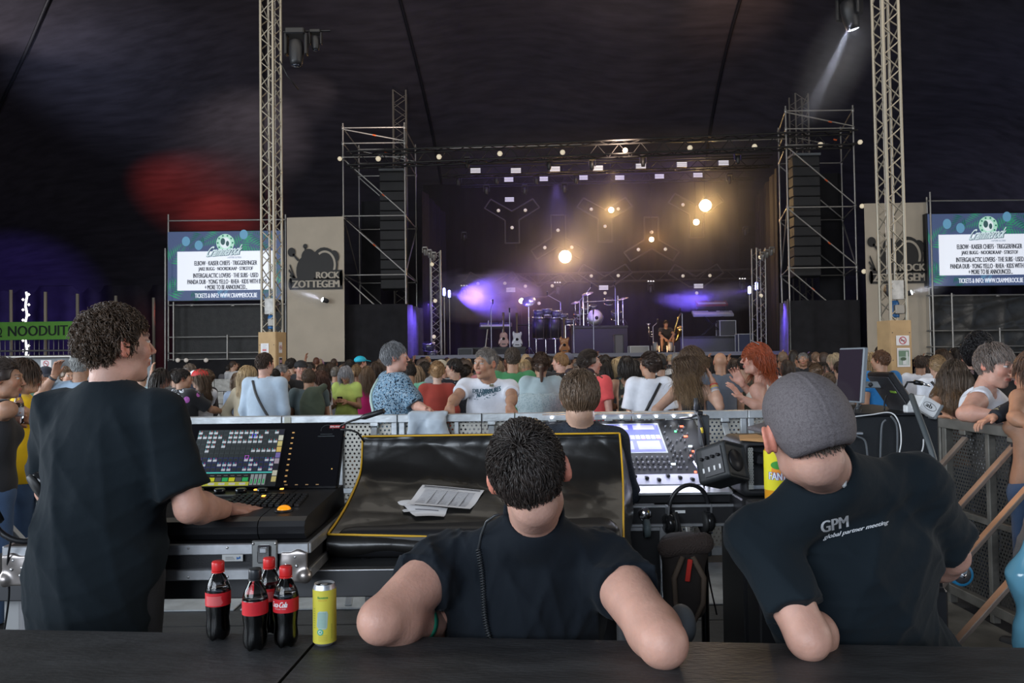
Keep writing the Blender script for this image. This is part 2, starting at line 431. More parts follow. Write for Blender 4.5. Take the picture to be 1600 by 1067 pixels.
def tubes(pts, rad, n=3):
    """pts (N,k,3) -> tapered tubes; returns verts, quads"""
    N, K, _ = pts.shape; t = np.gradient(pts, axis=1); t /= np.linalg.norm(t, axis=2, keepdims=True)+1e-9
    a = np.cross(t, np.array([.31, .52, .79])); a /= np.linalg.norm(a, axis=2, keepdims=True)+1e-9; b = np.cross(t, a)
    r = rad[:, None]*np.linspace(1, .18, K)[None]**.8
    ring = [pts+(a*math.cos(2*math.pi*j/n)+b*math.sin(2*math.pi*j/n))*r[..., None] for j in range(n)]
    v = np.stack(ring, 2).reshape(-1, 3)
    base = (np.arange(N)[:, None]*K+np.arange(K-1)[None])*n; q = []
    for j in range(n):
        j2 = (j+1) % n; q.append(np.stack([base+j, base+j2, base+n+j2, base+n+j], -1).reshape(-1, 4))
    return v.astype(np.float32), np.concatenate(q)
def strands(c, R, s, n, length, rad, color, seed=0, style='short', lift=.35, grav=.25, curl=0, curlf=40, K=6, part=None, avoid=(), jit=.3, front=0.0, region=None, colvar=.35, tips=None, crown=(0, -.45, .89), hug=None):
    rs = np.random.RandomState(seed); d = rs.randn(n*5, 3); d /= np.linalg.norm(d, axis=1, keepdims=True)
    face = (d[:, 1] > .28+front) & (d[:, 2] < .42+.3*np.abs(d[:, 0])*0)
    low = d[:, 2] < np.where(d[:, 1] < -.2, -.84, -.30+.0*d[:, 0])
    earz = (np.abs(d[:, 0]) > .8) & (d[:, 2] < -.12) & (d[:, 1] > -.35)
    ok = ~(face | low) & (~earz if style == 'short' else np.ones(len(d), bool))
    if region is not None: ok &= region(d)
    d = d[ok][:n]; n = len(d)
    rr = np.array([.076, .096, .094])*s; cc = np.array([0, -.018, .025])*s
    nrm = d/rr; nrm /= np.linalg.norm(nrm, axis=1, keepdims=True)
    p = cc+d*rr*1.0; cr = np.array(crown, float); cr /= np.linalg.norm(cr)
    fl = d-cr; fl -= nrm*(fl*nrm).sum(1, keepdims=True); fl /= np.linalg.norm(fl, axis=1, keepdims=True)+.15
    if part is not None: fl = fl+np.array(part); fl -= nrm*(fl*nrm).sum(1, keepdims=True)
    sw = np.cross(nrm, fl)*.35                       # swirl round the crown
    g = R.T@np.array([0, 0, -1.0]); L = length*rs.uniform(.6, 1.15, n)*s
    if style != 'short' and length > .15: L = L*np.where(d[:, 1] > .25, .55, 1)
    if style == 'short' or length < .08: L = L*np.where(d[:, 2] < -.25, .5, 1)
    dr = fl+sw*.5+nrm*lift+rs.randn(n, 3)*jit*.5; dr /= np.linalg.norm(dr, axis=1, keepdims=True)
    # neighbouring strands clump
    cl = np.sin(d@np.array([9.1, 5.3, 7.7]))+np.sin(d@np.array([-6.3, 11.7, 4.1])); cl2 = np.cos(d@np.array([7.9, -8.3, 6.1]))
    dr += np.cross(nrm, fl)*(cl*.22*jit*2)[:, None]+nrm*(cl2*.15*jit*2)[:, None]
    off = rs.uniform(.0, .010, n)*(1 if style == 'short' else 1.6)*s
    P_ = [p]; st = (L/(K-1))[:, None]; ph = rs.uniform(0, 6.28, n) if style != 'curly' else cl*3
    av = [((R.T@(_a(a)-_a(c))), (R.T@(_a(b)-_a(c))), r) for a, b, r in avoid]
    if hug is None: hug = .55 if style == 'short' else .3 if style == 'curly' else .12
    for i in range(1, K):
        x = (P_[-1]-cc); lev = np.linalg.norm(x/rr, axis=1, keepdims=True)
        nn = x/rr**2; nn /= np.linalg.norm(nn, axis=1, keepdims=True)
        dr = dr-nn*hug*(i/K)**.5*np.clip((lev-1.0)*6, 0, 1)+g*grav*(i/K*1.5+.3)+rs.randn(n, 3)*jit*.12
        if curl:
            a = ph+i*st[:, 0]*curlf; b1 = np.cross(dr, nn); dr = dr+(b1*np.cos(a)[:, None]+nn*np.sin(a)[:, None])*curl
        dr /= np.linalg.norm(dr, axis=1, keepdims=True); q = P_[-1]+dr*st
        x = q-cc; lev = np.linalg.norm(x/(rr+off[:, None]), axis=1, keepdims=True); q = np.where(lev < 1, cc+x/np.maximum(lev, .3), q)
        for a, b, r in av:
            ab = b-a; t = np.clip((q-a)@ab/(ab@ab), 0, 1); cp = a+t[:, None]*ab; e = q-cp; le = np.linalg.norm(e, axis=1, keepdims=True); ro = r+off[:, None]
            q = np.where(le < ro, cp+e/np.maximum(le, 1e-4)*ro, q)
        x = q-cc; lev = np.linalg.norm(x/rr, axis=1, keepdims=True); q = np.where((lev > 1.22+.1*i/K) & (x@(-g) > .02*s)[:, None], cc+x/lev*(1.22+.1*i/K), q)
        dr = q-P_[-1]; dr /= np.linalg.norm(dr, axis=1, keepdims=True)+1e-9; P_.append(q)
    pts = np.stack(P_, 1)@R.T+_a(c)
    v, q = tubes(pts.astype(np.float32), rad*rs.uniform(.7, 1.3, n)*s)
    base = np.array(color)[None]*(1+colvar*rs.uniform(-1, 1, (n, 1))+colvar*.5*(cl[:, None]*.5))
    cv = np.repeat(base[:, None], K, 1)
    if tips is not None: wgt = np.linspace(0, 1, K)[None, :, None]**2*rs.uniform(.3, 1, (n, 1, 1)); cv = cv*(1-wgt)+np.array(tips)*wgt
    cv = np.repeat(cv, 3, 1).reshape(-1, 3)
    return v, q, np.clip(cv, 0, 1)
def cat(parts):
    vs = []; qs = []; cs = []; b = 0
    for v, q, c in parts: vs.append(v); qs.append(q+b); cs.append(c); b += len(v)
    return np.concatenate(vs), np.concatenate(qs), np.concatenate(cs)
SKIN = mat('skin', attr='Col', var=.09, vscale=22, rough=.5, bump=.15, bscale=120, sss=.12); HAIR = mat('hair', attr='Col', rough=.42, spec=.5)
def hair_cap(c, R, s, style):
    L = lambda x, y, z: _a(c)+R@_a((x*s, y*s, z*s)); f = F()
    f.ell(L(0, -.020, .029), (.079*s, .098*s, .095*s), R)
    if style in ('short', 'cropped', 'bald', 'fringe'):
        f.cap(L(-.03, -.07, -.03), L(.03, -.07, -.03), .026*s, k=.03)
        f.box(L(0, .115, -.03), (.12*s, .07*s, .095*s), R@np.array(Matrix.Rotation(-.35, 3, 'X'), np.float32), k=.02, op='s')
        f.ell(L(0, -.0, -.05), (.12*s, .045*s, .05*s), R, k=.015, op='s')
    else:
        f.ell(L(0, -.03, .0), (.088*s, .092*s, .11*s), R, k=.03)
        if style == 'bun': f.ell(L(0, -.115, .04), (.038*s, .035*s, .036*s), R, k=.01)
        if style == 'topbun': f.ell(L(0, -.06, .13), (.036*s, .034*s, .032*s), R, k=.01)
        if style == 'ponytail': f.cap(L(0, -.105, .03), L(0, -.15, -.02), .022*s, .026*s, k=.02).cap(L(0, -.15, -.02), L(0, -.125, -.2), .028*s, .012*s, k=.02)
        if style in ('long', 'wavy'):
            f.cap(L(0, -.075, .0), L(0, -.115, -.2), .066*s, .06*s, k=.05)
            for e in (-1, 1): f.cap(L(e*.062, -.035, -.01), L(e*.075, -.045, -.2), .03*s, .026*s, k=.04)
        if style == 'bob':
            for e in (-1, 1): f.cap(L(e*.066, -.02, .0), L(e*.06, -.02, -.09), .03*s, .024*s, k=.03)
            f.cap(L(0, -.075, .0), L(0, -.07, -.09), .05*s, .035*s, k=.03)
        f.box(L(0, .12, -.045), (.058*s, .085*s, .105*s), R, rd=.03, k=.02, op='s')
        if style in ('bun', 'topbun', 'ponytail'): f.ell(L(0, .01, -.085), (.12*s, .09*s, .09*s), R, k=.02, op='s')
    return f
# ---------------------------------------------------------------- people
def meshobj(name, field_or_vq, h, m, parent, smooth=1, post=None, **kw):
    v, q = field_or_vq.mesh(h) if isinstance(field_or_vq, F) else field_or_vq
    if post is not None: v = post(v)
    o = link(name, mesh_np(name, v, q), m, parent); setp(o, **kw); return o
def stand(x, y, H=1.72, yaw=0, sex='f', lean=0, arms='down', hyaw=0, nod=0, roll=0, tw=0):
    """joints of a standing figure; yaw 0 looks towards the stage, positive turns left"""
    s = H/1.75; A = RZ(yaw); sw = .185 if sex == 'm' else .160; J = {}
    def W(a, b, c): q = A @ V((a*s, b*s+lean*max(0, c-.95)*s, c*s)); return V((x, y, 0))+q
    J['hip'] = W(0, 0, .93); J['chest'] = W(0, 0, 1.27); J['neck'] = W(0, -.012, 1.47); J['head'] = W(0, .012+nod*.06, 1.632-abs(nod)*.02)
    hd = RZ(yaw+hyaw) @ V((0, math.cos(nod), -math.sin(nod))); J['hf'] = hd; J['hu'] = (RZ(yaw+hyaw) @ V((math.sin(roll), math.sin(nod), math.cos(nod))))
    J['sl'] = W(-sw, -.005, 1.415); J['sr'] = W(sw, -.005, 1.415)
    ar = {'down': ((.05, -.02, -.29), (.045, .06, -.53)), 'crossed': ((.06, -.01, -.28), (-.09, .20, -.30)), 'phone': ((.05, .03, -.28), (-.08, .26, -.20)),
          'behind': ((.06, -.06, -.27), (-.13, -.16, -.46)), 'up': ((.12, .16, .04), (.08, .20, .30)), 'rest': ((.05, .14, -.25), (-.02, .36, -.30)),
          'reach': ((.07, .22, -.17), (.0, .46, -.22)), 'hip': ((.16, -.04, -.24), (.02, .02, -.44)), 'chin': ((.04, .12, -.26), (-.10, .20, .0))}
    for sd, k in ((-1, 'l'), (1, 'r')):
        a = ar[arms if isinstance(arms, str) else arms[0 if sd < 0 else 1]]; bx = sd*sw
        J['e'+k] = W(bx+sd*a[0][0], a[0][1], 1.415+a[0][2]); J['w'+k] = W(bx+sd*a[1][0], a[1][1], 1.415+a[1][2])
        J['h'+k] = W(sd*.085, 0, .90); J['k'+k] = W(sd*.09, .015, .49); J['a'+k] = W(sd*.095, -.02, .08); J['t'+k] = W(sd*.11, .13, .035)
    J['s'] = s; J['sex'] = sex; return J
def tube_skin(J, k, f, s, kk=.02):
    s_, e, w = J['s'+k], J['e'+k], J['w'+k]; b = (.93 if J['sex'] == 'f' else 1.06)*J.get('ak', 1)
    f.cap(s_, e, .054*s*b, .038*s*b, k=.04); f.ell(e+((e-s_).normalized()-(w-e).normalized()*.6)*.016*s, (.026*s*b,)*3, k=.03); m = e.lerp(w, .3); f.cap(e, m, .037*s*b, .043*s*b, k=kk); f.cap(m, w, .043*s*b, .027*s*b, k=kk)
def person(label, J, skin='light', top=('tee', None), bottom=('pants', None), hair=('short', (.05, .03, .02), 300, {}), h=.013, group=None, hands=True, hh=None, fat=1.0, root=None, face=True, legs=True, toph=None, fold=(.006, 26), seed=0, name='person', hemz=None, beard=None, handkw={}, topc=None, vneck=0, bodykw={}, reg=None):
    s = J['s']; R = frame(V(J['chest'])-V(J['hip']), V((0, 1, 0)))
    upv = (J['chest']-J['hip']).normalized(); rx = (J['sr']-J['sl']).normalized(); fx = upv.cross(rx).normalized(); rx = fx.cross(upv).normalized()
    R = np.array([rx, fx, upv], np.float32).T; RM = Matrix(R.tolist()); hs = J.get('hs', s); female = J['sex'] == 'f'
    HR = frame(J['hf'], J['hu']); tone = SK[skin] if isinstance(skin, str) else skin
    if root is None:
        fl = (J['al']+J['ar'])/2; root = empty(name, (fl.x, fl.y, 0), label, 'person', group)
    tp, tcol = top[0], top[1]; sw = (J['sr']-J['sl']).length/2; g = fat
    def torso(f, inf):
        f.ell(J['chest']-upv*.0*s, ((sw*.93+inf)*1.0*min(g, 1.08), (.112+inf)*g*s, .2*s+inf), R, k=.06)
        f.ell(J['chest'].lerp(J['hip'], .6), ((.150 if not female else .135)*s*g+inf, .108*s*g+inf, .19*s), R, k=.08)
        f.ell(J['hip'], ((.165 if not female else .172)*s*g+inf, .115*s*g+inf, .13*s), R, k=.08)
        if female:
            for e in (-1, 1): f.ell(J['chest']+RM@V((e*.07*s, .085*s*g, .0)), (.062*s*g+inf,)*3, R, k=.05)
        b = J['neck']+RM@V((0, -.01, -.035))*s
        for k in 'lr': f.cap(b, J['s'+k], .05*s+inf*.7, .056*s+inf*.8, k=.06)
    # skin: one continuous surface
    f = F(); torso(f, -.016)
    for k in 'lr': tube_skin(J, k, f, s)
    hb = J['head']+V((HR@_a((0, -.028, -.07))*hs).tolist())
    f.cap(hb, J['neck'], (.046 if female else .056)*hs, (.052 if female else .062)*hs, k=.03)
    if bottom[0] in ('shorts', 'skirt', 'dress') and legs:
        for k in 'lr': f.cap(J['h'+k], J['k'+k], .075*s, .05*s, k=.03); f.cap(J['k'+k], J['a'+k], .052*s, .032*s, k=.03)
    for o_ in bodykw.get('extra', []): o_(f)
    parts = [(*f.mesh(h),)]; parts = [(v, q, skin_cols(v, J['head'], HR, hs, tone)*0+_a(tone)) for v, q in parts]
    hf = F(); head_field(hf, J['head'], HR, hs); hf.cap(hb, hb.lerp(J['neck'], .45), (.046 if female else .056)*hs, (.049 if female else .059)*hs, k=.03)
    if reg: reg(hf, J, HR)
    v, q = hf.mesh(hh or min(h, .008)); parts.append((v, q, skin_cols(v, J['head'], HR, hs, tone, brow=tuple(c*.7 for c in hair[1]))))
    if beard is not None:
        c_ = parts[-1][2]; qd = (v-_a(J['head']))@HR/hs; bm_ = (qd[:, 2] < -.045) & (qd[:, 1] > -.02) & ~((np.abs(qd[:, 0]) < .022) & (np.abs(qd[:, 2]+.0595) < .008)); c_[bm_] = c_[bm_]*.5+_a(beard)*.5
    if hands:
        for k, sd in (('l', -1), ('r', 1)):
            w_ = J['w'+k]; d = J.get('hd'+k) or (w_-J['e'+k]); n = J.get('hn'+k) or (fx*.4 + V((0, 0, .4)) + rx*sd*.7)
            kw = dict(curl=.35); kw.update(handkw.get(k, {}))
            hf = F(); hand_field(hf, w_, d, n, s=s*.95, side=sd, **kw); v, q = hf.mesh(.0045 if h < .02 else .007); parts.append((v, q, np.tile(_a(tone)*_a((1.02, .95, .93)), (len(v), 1))))
    v, q, c = cat(parts); body = link('body', mesh_np('body', v, q, col=c), SKIN, root)
    # top
    out = {'root': root, 'body': body, 'R': RM, 'HR': HR}
    if tp:
        f = F(); inf = {'tank': .004, 'tee': .014, 'loose': .03, 'long': .016, 'dress': .008, 'blouse': .026}.get(tp, .014)
        sl = {'tank': 0, 'dress': 0, 'tee': .55, 'loose': .85, 'long': 1.95, 'blouse': .8}[tp]; sl = J.get('sleeve', sl)
        tf = F(); torso(tf, inf); hz = hemz if hemz is not None else J['hip'].z-.06*s
        if tp in ('loose', 'tee', 'long', 'blouse') and legs: tf.cap(J['chest'], J['hip']-upv*.06*s, .125*s*g, .135*s*g, k=.08)
        if tp == 'dress':
            tf.cap(J['hip'], J['hip']-V((0, 0, .42*s)), .16*s, .2*s, k=.06); hz = J['hip'].z-.42*s
        if hemz is not None and tp == 'loose': tf.cap(J['hip'].lerp(J['chest'], .3), (J['hip'].x, J['hip'].y, hemz-.12), .150*s*g, .165*s*g, k=.1)
        if sl:
            for k in 'lr':
                a, e, w_ = J['s'+k], J['e'+k], J['w'+k]; rr = .062*s*J.get('ak', 1)+inf*.55; af = F()
                if sl <= 1:
                    end = a.lerp(e, sl); af.cap(a-(e-a)*.1, end+(e-a)*.12, rr*1.0, rr*(1.02 if tp != 'blouse' else 1.2), k=.02); af.plane(end, (e-a), k=.006)
                else:
                    end = e.lerp(w_, sl-1); af.cap(a, e, rr, rr*.86, k=.02); af.cap(e, end, rr*.86, rr*.62, k=.03)
                    af.plane(end, (w_-e), k=.006)
                tf.sub(af, k=.035 if sl <= 1 else .04)
        else:
            for k in 'lr':     # arm holes
                d_ = (J['s'+k]-J['s'+('r' if k == 'l' else 'l')]).normalized(); tf.plane(J['s'+k]-d_*(.042 if tp != 'dress' else .05)*s, d_, k=.01)
                tf.cap(J['s'+k]+d_*.0*s, J['s'+k]+d_*.1-upv*.16*s, .085*s, .075*s, op='s', k=.01)
        tf.plane((0, 0, hz), (0, 0, -1), k=.006)
        nk = J['neck']; nr = .066*s if tp not in ('tank', 'dress') else .085*s
        tf.cap(nk-fx*.0+upv*.005, nk+(hb-nk)*2, nr, nr*1.1, k=.008, op='s')
        if tp in ('tank', 'dress'):
            tf.cap(nk+fx*.05*s-upv*.02*s, nk+upv*.1+fx*.2*s, .085*s, .1*s, k=.01, op='s'); tf.cap(nk-fx*.05*s-upv*.01*s, nk+upv*.1-fx*.2*s, .075*s, .1*s, k=.01, op='s')
        elif vneck: tf.cap(nk+fx*.08*s-upv*vneck*s, nk+upv*.05+fx*.1*s, .03*s, .06*s, k=.01, op='s')
        if fold: ff = fold[1] if fold[0] == 'f' else folds(fold[0], fold[1], seed+3); tf.post = (lambda p: ff(p)*np.clip((np.linalg.norm(p-_a(nk), axis=1)-.09*s)/(.12*s), 0, 1)) if fold[0] == 'f' else ff
        if h < .0095 and tp in ('tee', 'loose'):
            ax = (hb-nk).normalized(); cc = nk+ax*.006+upv*.012*s
            def ring(p, A=_a(ax), C=_a(cc)):
                q = p-C; z = q@A; rr = np.linalg.norm(q-z[:, None]*A, axis=1); return np.sqrt((rr-.071*s)**2+(z*.55)**2)-.0075
            tf.fun(ring, k=.012)
        out['top'] = meshobj({'tank': 'tank_top', 'dress': 'dress', 'long': 'sweater', 'blouse': 'blouse'}.get(tp, 'shirt'), tf, toph or h, tcol, root)
    if bottom[0] and legs:
        f = F()
        if bottom[0] in ('pants', 'shorts'):
            f.ell(J['hip']-V((0, 0, .03*s)), (.168*s*g, .122*s*g, .125*s), R, k=.05)
            for k in 'lr':
                lf = F(); lf.cap(J['h'+k], J['k'+k], .088*s*min(g, 1.15), .062*s, k=.04)
                if bottom[0] == 'pants': lf.cap(J['k'+k], J['a'+k], .062*s, .052*s, k=.04)
                lf.plane(J['a'+k] if bottom[0] == 'pants' else J['k'+k].lerp(J['h'+k], .15), (0, 0, -1)); f.sub(lf, k=.03)
            f.plane((0, 0, J['hip'].z+.07*s), (0, 0, 1)); f.post = folds(.004, 30, seed+9)
            meshobj('trousers' if bottom[0] == 'pants' else 'shorts', f, max(h, .014), bottom[1], root)
        elif bottom[0] == 'skirt':
            f.cap(J['hip']+V((0, 0, .06*s)), J['hip']-V((0, 0, .5*s)), .135*s*g, .24*s, k=.03); f.plane((0, 0, J['hip'].z-.5*s), (0, 0, -1)); f.plane((0, 0, J['hip'].z+.09*s), (0, 0, 1))
            f.post = folds(.01, 30, seed+5, [(1, 0, 0), (0, 1, 0)]); meshobj('skirt', f, max(h, .014), bottom[1], root)
        for k in 'lr':
            f = F(); f.cap(J['a'+k]-V((0, 0, .04*s)), J['t'+k], .042*s, .036*s, k=.02); f.plane((0, 0, .004), (0, 0, -1)); f.plane((0, 0, J['a'+k].z+.01), (0, 0, 1))
            meshobj('shoe', f, .014, MATS.get('shoe_dark'), root)
    # hair
    st, hc, ns, kw = hair
    if st != 'bald':
        cf = hair_cap(J['head'], HR, hs, 'plain' if ns and st in ('long', 'wavy') else st); cf.post = folds(.006*hs, 70, seed, n=4); v, q = cf.mesh(max(.007, h*.6)); rs = np.random.RandomState(seed)
        cc = np.tile(_a(hc)*.8, (len(v), 1))*(1+.3*np.sin(v@_a((90, 70, 20)))[:, None]); parts = [(v, q, cc)]
        if ns:
            kw = dict(kw); n_ = ns; base = dict(length=.05, rad=.0022, style='short')
            av = [(J['neck'].lerp(hb, .3), hb, .055*hs), (J['chest'], J['neck']-upv*.06*s, .125*s), (J['sl'], J['sr'], .07*s)]
            if st in ('long', 'wavy'): base = dict(length=.36, rad=.0035, style='long', grav=.5, K=10, lift=.12, avoid=av, part=(0, -1.0, -.1), front=-.30)
            if st in ('ponytail', 'bun', 'topbun'): base = dict(length=.06, rad=.002, style='long', grav=0, lift=.02, K=5, crown=(0, .8, .3), jit=.12)
            if st == 'bob': base = dict(length=.2, rad=.003, style='long', grav=.5, K=8, lift=.15)
            base.update(kw); parts.append(strands(J['head'], HR, hs, n_, color=hc, seed=seed+1, **base))
        v, q, c = cat(parts); out['hair'] = link('hair', mesh_np('hair', v, q, col=c), HAIR, root)
    return out
def cloth(name, rgb, **kw): return mat('cloth_'+name, lin(*rgb), .85, var=kw.pop('var', .12), vscale=kw.pop('vscale', 9), bump=kw.pop('bump', .25), bscale=kw.pop('bscale', 260), sheen=.15, **kw)
def paste(name, pr, m, target, direction, off=.002, parent=None, sub=0, **kw):
    """lays flat print onto a curved surface"""
    bm = bmesh.new(); cl = bm.verts.layers.float_color.new('Col'); vs = [bm.verts.new(v) for v in pr.mb.v]
    for v, c in zip(vs, pr.mb.c): v[cl] = (*c, 1)
    for fc in pr.mb.f:
        try: bm.faces.new([vs[i] for i in fc])
        except ValueError: pass
    if sub:
        bmesh.ops.triangulate(bm, faces=bm.faces[:])
        for _ in range(4):
            es = [e for e in bm.edges if e.calc_length() > sub]
            if not es: break
            bmesh.ops.subdivide_edges(bm, edges=es, cuts=1); bmesh.ops.triangulate(bm, faces=bm.faces[:])
    tv = [v.co+V(target.matrix_world.translation if False else (0, 0, 0)) for v in target.data.vertices]
    tree = BVHTree.FromPolygons([tuple(v) for v in tv], [tuple(p.vertices) for p in target.data.polygons]); d = V(direction).normalized()
    miss = []
    for v in bm.verts:
        h_, n_, i_, ds = tree.ray_cast(v.co-d*.6, d)
        if h_ is not None: v.co = h_-d*off
        else: miss.append(v)
    bmesh.ops.delete(bm, geom=miss, context='VERTS')
    me = bpy.data.meshes.new(name); bm.to_mesh(me); bm.free()
    return setp(link(name, me, m, parent), **kw)
# ---------------------------------------------------------------- common materials
mat('shoe_dark', (.02, .02, .022), .6)
BLACK = mat('black_plastic', (.012, .012, .014), .45); BLK_MET = mat('black_metal', (.02, .02, .022), .4, .6)
ALU = mat('aluminium', (.55, .56, .58), .38, .85, var=.15, vscale=20); STEEL = mat('scaffold_steel', (.42, .40, .37), .45, .7, var=.25, vscale=6)
MASTM = mat('mast_steel', (.38, .34, .27), .5, .55, var=.3, vscale=7); RED = mat('red_plastic', (.55, .03, .02), .5); ORNG = mat('orange_marker', (.7, .12, .03), .6)
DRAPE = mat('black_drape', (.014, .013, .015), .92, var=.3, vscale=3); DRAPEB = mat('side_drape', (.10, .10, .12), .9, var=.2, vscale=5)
CHROME = mat('chrome', (.8, .8, .82), .15, 1); WOODB = mat('painted_board', lin(178, 148, 108), .75, var=.10, vscale=5, bump=.1)
GREY = mat('grey_paint', (.16, .17, .18), .5); DGREY = mat('dark_grey', (.05, .05, .055), .5); WHITE = mat('white_plastic', (.7, .7, .7), .4)
TENT = mat('tent_canvas', (.050, .045, .058), .5, var=.25, vscale=1.2, bump=.15, bscale=3, stretch=(.6, 3.0, 3.0)); SEAM = mat('canvas_seam', (.012, .012, .018), .6)
PLY = mat('black_plywood', (.030, .031, .033), .52, var=.45, vscale=5, bump=.25, bscale=40, stretch=(1, 3, 1))
# ---------------------------------------------------------------- setting
FLO = mat('asphalt', (.06, .058, .055), .9, var=.3, vscale=2, bump=.4)
mb = MB(); mb.box((0, 12, -.1), (64, 64, .2)); mb.build('floor', FLO, kind='structure')
def cz(x, y):
    a = max(0, 1-abs(x/27)**2.1); b = max(0, 1-abs((y-13)/25)**2.8); z = 4.6+11.2*(a*b)**.62
    return z+.35*math.cos((x+4.7)*.66)*math.cos(y*.31)
N = 90; vs = []; qs = []
for i in range(N+1):
    for j in range(N+1): x = -27+54*i/N; y = -12+50*j/N; vs.append((x, y, cz(x, y)))
for i in range(N):
    for j in range(N): a = i*(N+1)+j; qs.append((a, a+1, a+N+2, a+N+1))
ceil = setp(link('ceiling', mesh_np('ceiling', vs, qs), TENT), kind='structure')
def seam(p, q, r=.06):
    n = 26; mb = MB(); mb.tube([(p[0]+(q[0]-p[0])*i/n, p[1]+(q[1]-p[1])*i/n, cz(p[0]+(q[0]-p[0])*i/n, p[1]+(q[1]-p[1])*i/n)-.05) for i in range(n+1)], r, 5); mb.build('seam', SEAM, ceil)
for p, q in (((-4.6, 14.6), (-26, 6)), ((-4.6, 14.6), (-26, 20)), ((-4.6, 14.6), (-24, 33)), ((-4.6, 14.6), (-12, 37)), ((7, 14), (25, 33)), ((7, 14), (26, 18)), ((-4.6, 14.6), (-3, 37)), ((7, 14), (9, 37)), ((7, 14), (26, 5))): seam(p, q)
def folded_wall(name, p, q, z0, z1, m, amp=.12, wl=.5, n=None, parent=None, **kw):
    p = V(p); q = V(q); L = (q-p).length; n = n or int(L/.12); d = (q-p).normalized(); nr = V((-d.y, d.x, 0)); vs = []; qs = []; rows = 5
    for i in range(n+1):
        t = i/n*L; o = math.sin(t/wl*6.28)*amp*.6+math.sin(t/wl*6.28*.37+1)*amp+math.sin(t*7.7)*amp*.2
        for k in range(rows+1):
            z = z0+(z1-z0)*k/rows; vs.append(p+d*t+nr*o*(1-.35*k/rows)+V((0, 0, z)))
    for i in range(n):
        for k in range(rows): a = i*(rows+1)+k; qs.append((a, a+rows+1, a+rows+2, a+1))
    o = link(name, mesh_np(name, vs, qs), m, parent); return setp(o, **kw)
WALLC = mat('wall_canvas', (.030, .024, .040), .7, var=.3, vscale=2)
folded_wall('wall_back', (-27, 37.5, 0), (27, 37.5, 0), 0, 5.6, WALLC, .15, 1.1, kind='structure')
folded_wall('wall_left', (-27, 16, 0), (-27, 37.5, 0), 0, 5.6, WALLC, .15, 1.1, kind='structure')
folded_wall('wall_right', (27, 16, 0), (27, 37.5, 0), 0, 5.6, WALLC, .15, 1.1, kind='structure')
def pole(px0, py0, px1, py1, D, r, m, name, label, cat, group=None):
    a = P(px0, py0, D); b = P(px1, py1, D); e = empty(name, (b.x, b.y, 0), label, cat, group); rod('tube', a, (b.x, b.y, 0), r, m, e, 8)
    mb = MB(); mb.lathe([(r*1.6, 0), (r*2.2, .02), (r*1.3, .06)], (b.x, b.y, 0), 10); mb.build('foot_plate', m, e); return e
for i, (px, D) in enumerate(((17, 27), (71, 27), (121, 27), (181, 27.5), (240, 28))):
    pole(px, 453+i*3, px+1, 600, D, .055, mat('tent_pole', (.40, .34, .26), .6), 'tent_pole', ['straight tent side pole at the far left edge', 'tent side pole rising through the green banner, left of its first letters', 'tent side pole behind the right end of the green banner', 'tent side pole hidden by the curly-haired man\'s head', 'bare tent side pole right of the curly-haired man\'s face'][i], 'pole')
# green emergency exit banner
GREENB = lin(112, 176, 72); a = P(-34, 505, 24); b = P(176, 501, 24); wv = b-a; L = wv.length
bn = empty('exit_banner', (a.x, a.y, a.z), 'long green banner with dark letters hung on the tent poles at left', 'banner')
mb = MB(); mb.box((a+b)/2-V((0, 0, .27)), (L, .02, .56)); o = mb.build('banner_cloth', mat('banner_green', GREENB, .7, var=.06), bn)
pr = Print(a-V((0, .02, .55)), wv.normalized(), V((0, 0, 1))); pr.text('NOODUITGANG', .95, .12, 3.95, .44, (.02, .03, .02), bold=.012)
pr.build('lettering', PRINT, bn); pr = Print(a-V((0, .02, .55)), wv.normalized(), V((0, 0, 1))); pr.ring(.62, .28, .14, .14, .04, (.02, .03, .02)); pr.rect(.48, .1, .76, .15, (.02, .03, .02)); pr.build('symbol', PRINT, bn)
mb = MB()
for y_, D in ((547, 24.2),): pass
rl = empty('guard_rail', P(0, 548, 24.5), 'horizontal tube rail under the green banner', 'railing')
rod('rail', P(-40, 549, 24.5), P(235, 546, 24.5), .03, STEEL, rl)
for i in range(34): rod('baluster', P(-30+i*7.6, 530, 24.6), P(-30+i*7.6, 556, 24.6), .012, STEEL, rl, 5)
# daylight in a tent wall gap, put in as a glowing strip, with small bulbs
sl = empty('light_string', P(41, 560, 26.5), 'bright vertical cord hung with small bulbs by the left tent wall', 'light string')
mb = MB(); pts = [P(41+math.sin(k*1.7)*1.2, 456+k*7.5, 26.5) for k in range(15)]; mb.tube(pts, .035, 6); mb.build('daylight_strip', mat('daylight_strip_glow', (1, 1, 1), emit=1.6), sl)
for k in range(13): mb = MB(); mb.lathe([(.0, -.05), (.045, 0), (.0, .05)], P(36 if k % 2 else 45, 460+k*8, 26.4), 8); mb.build('bulb', mat('bulb_glow', (1, .95, .9), emit=3), sl)
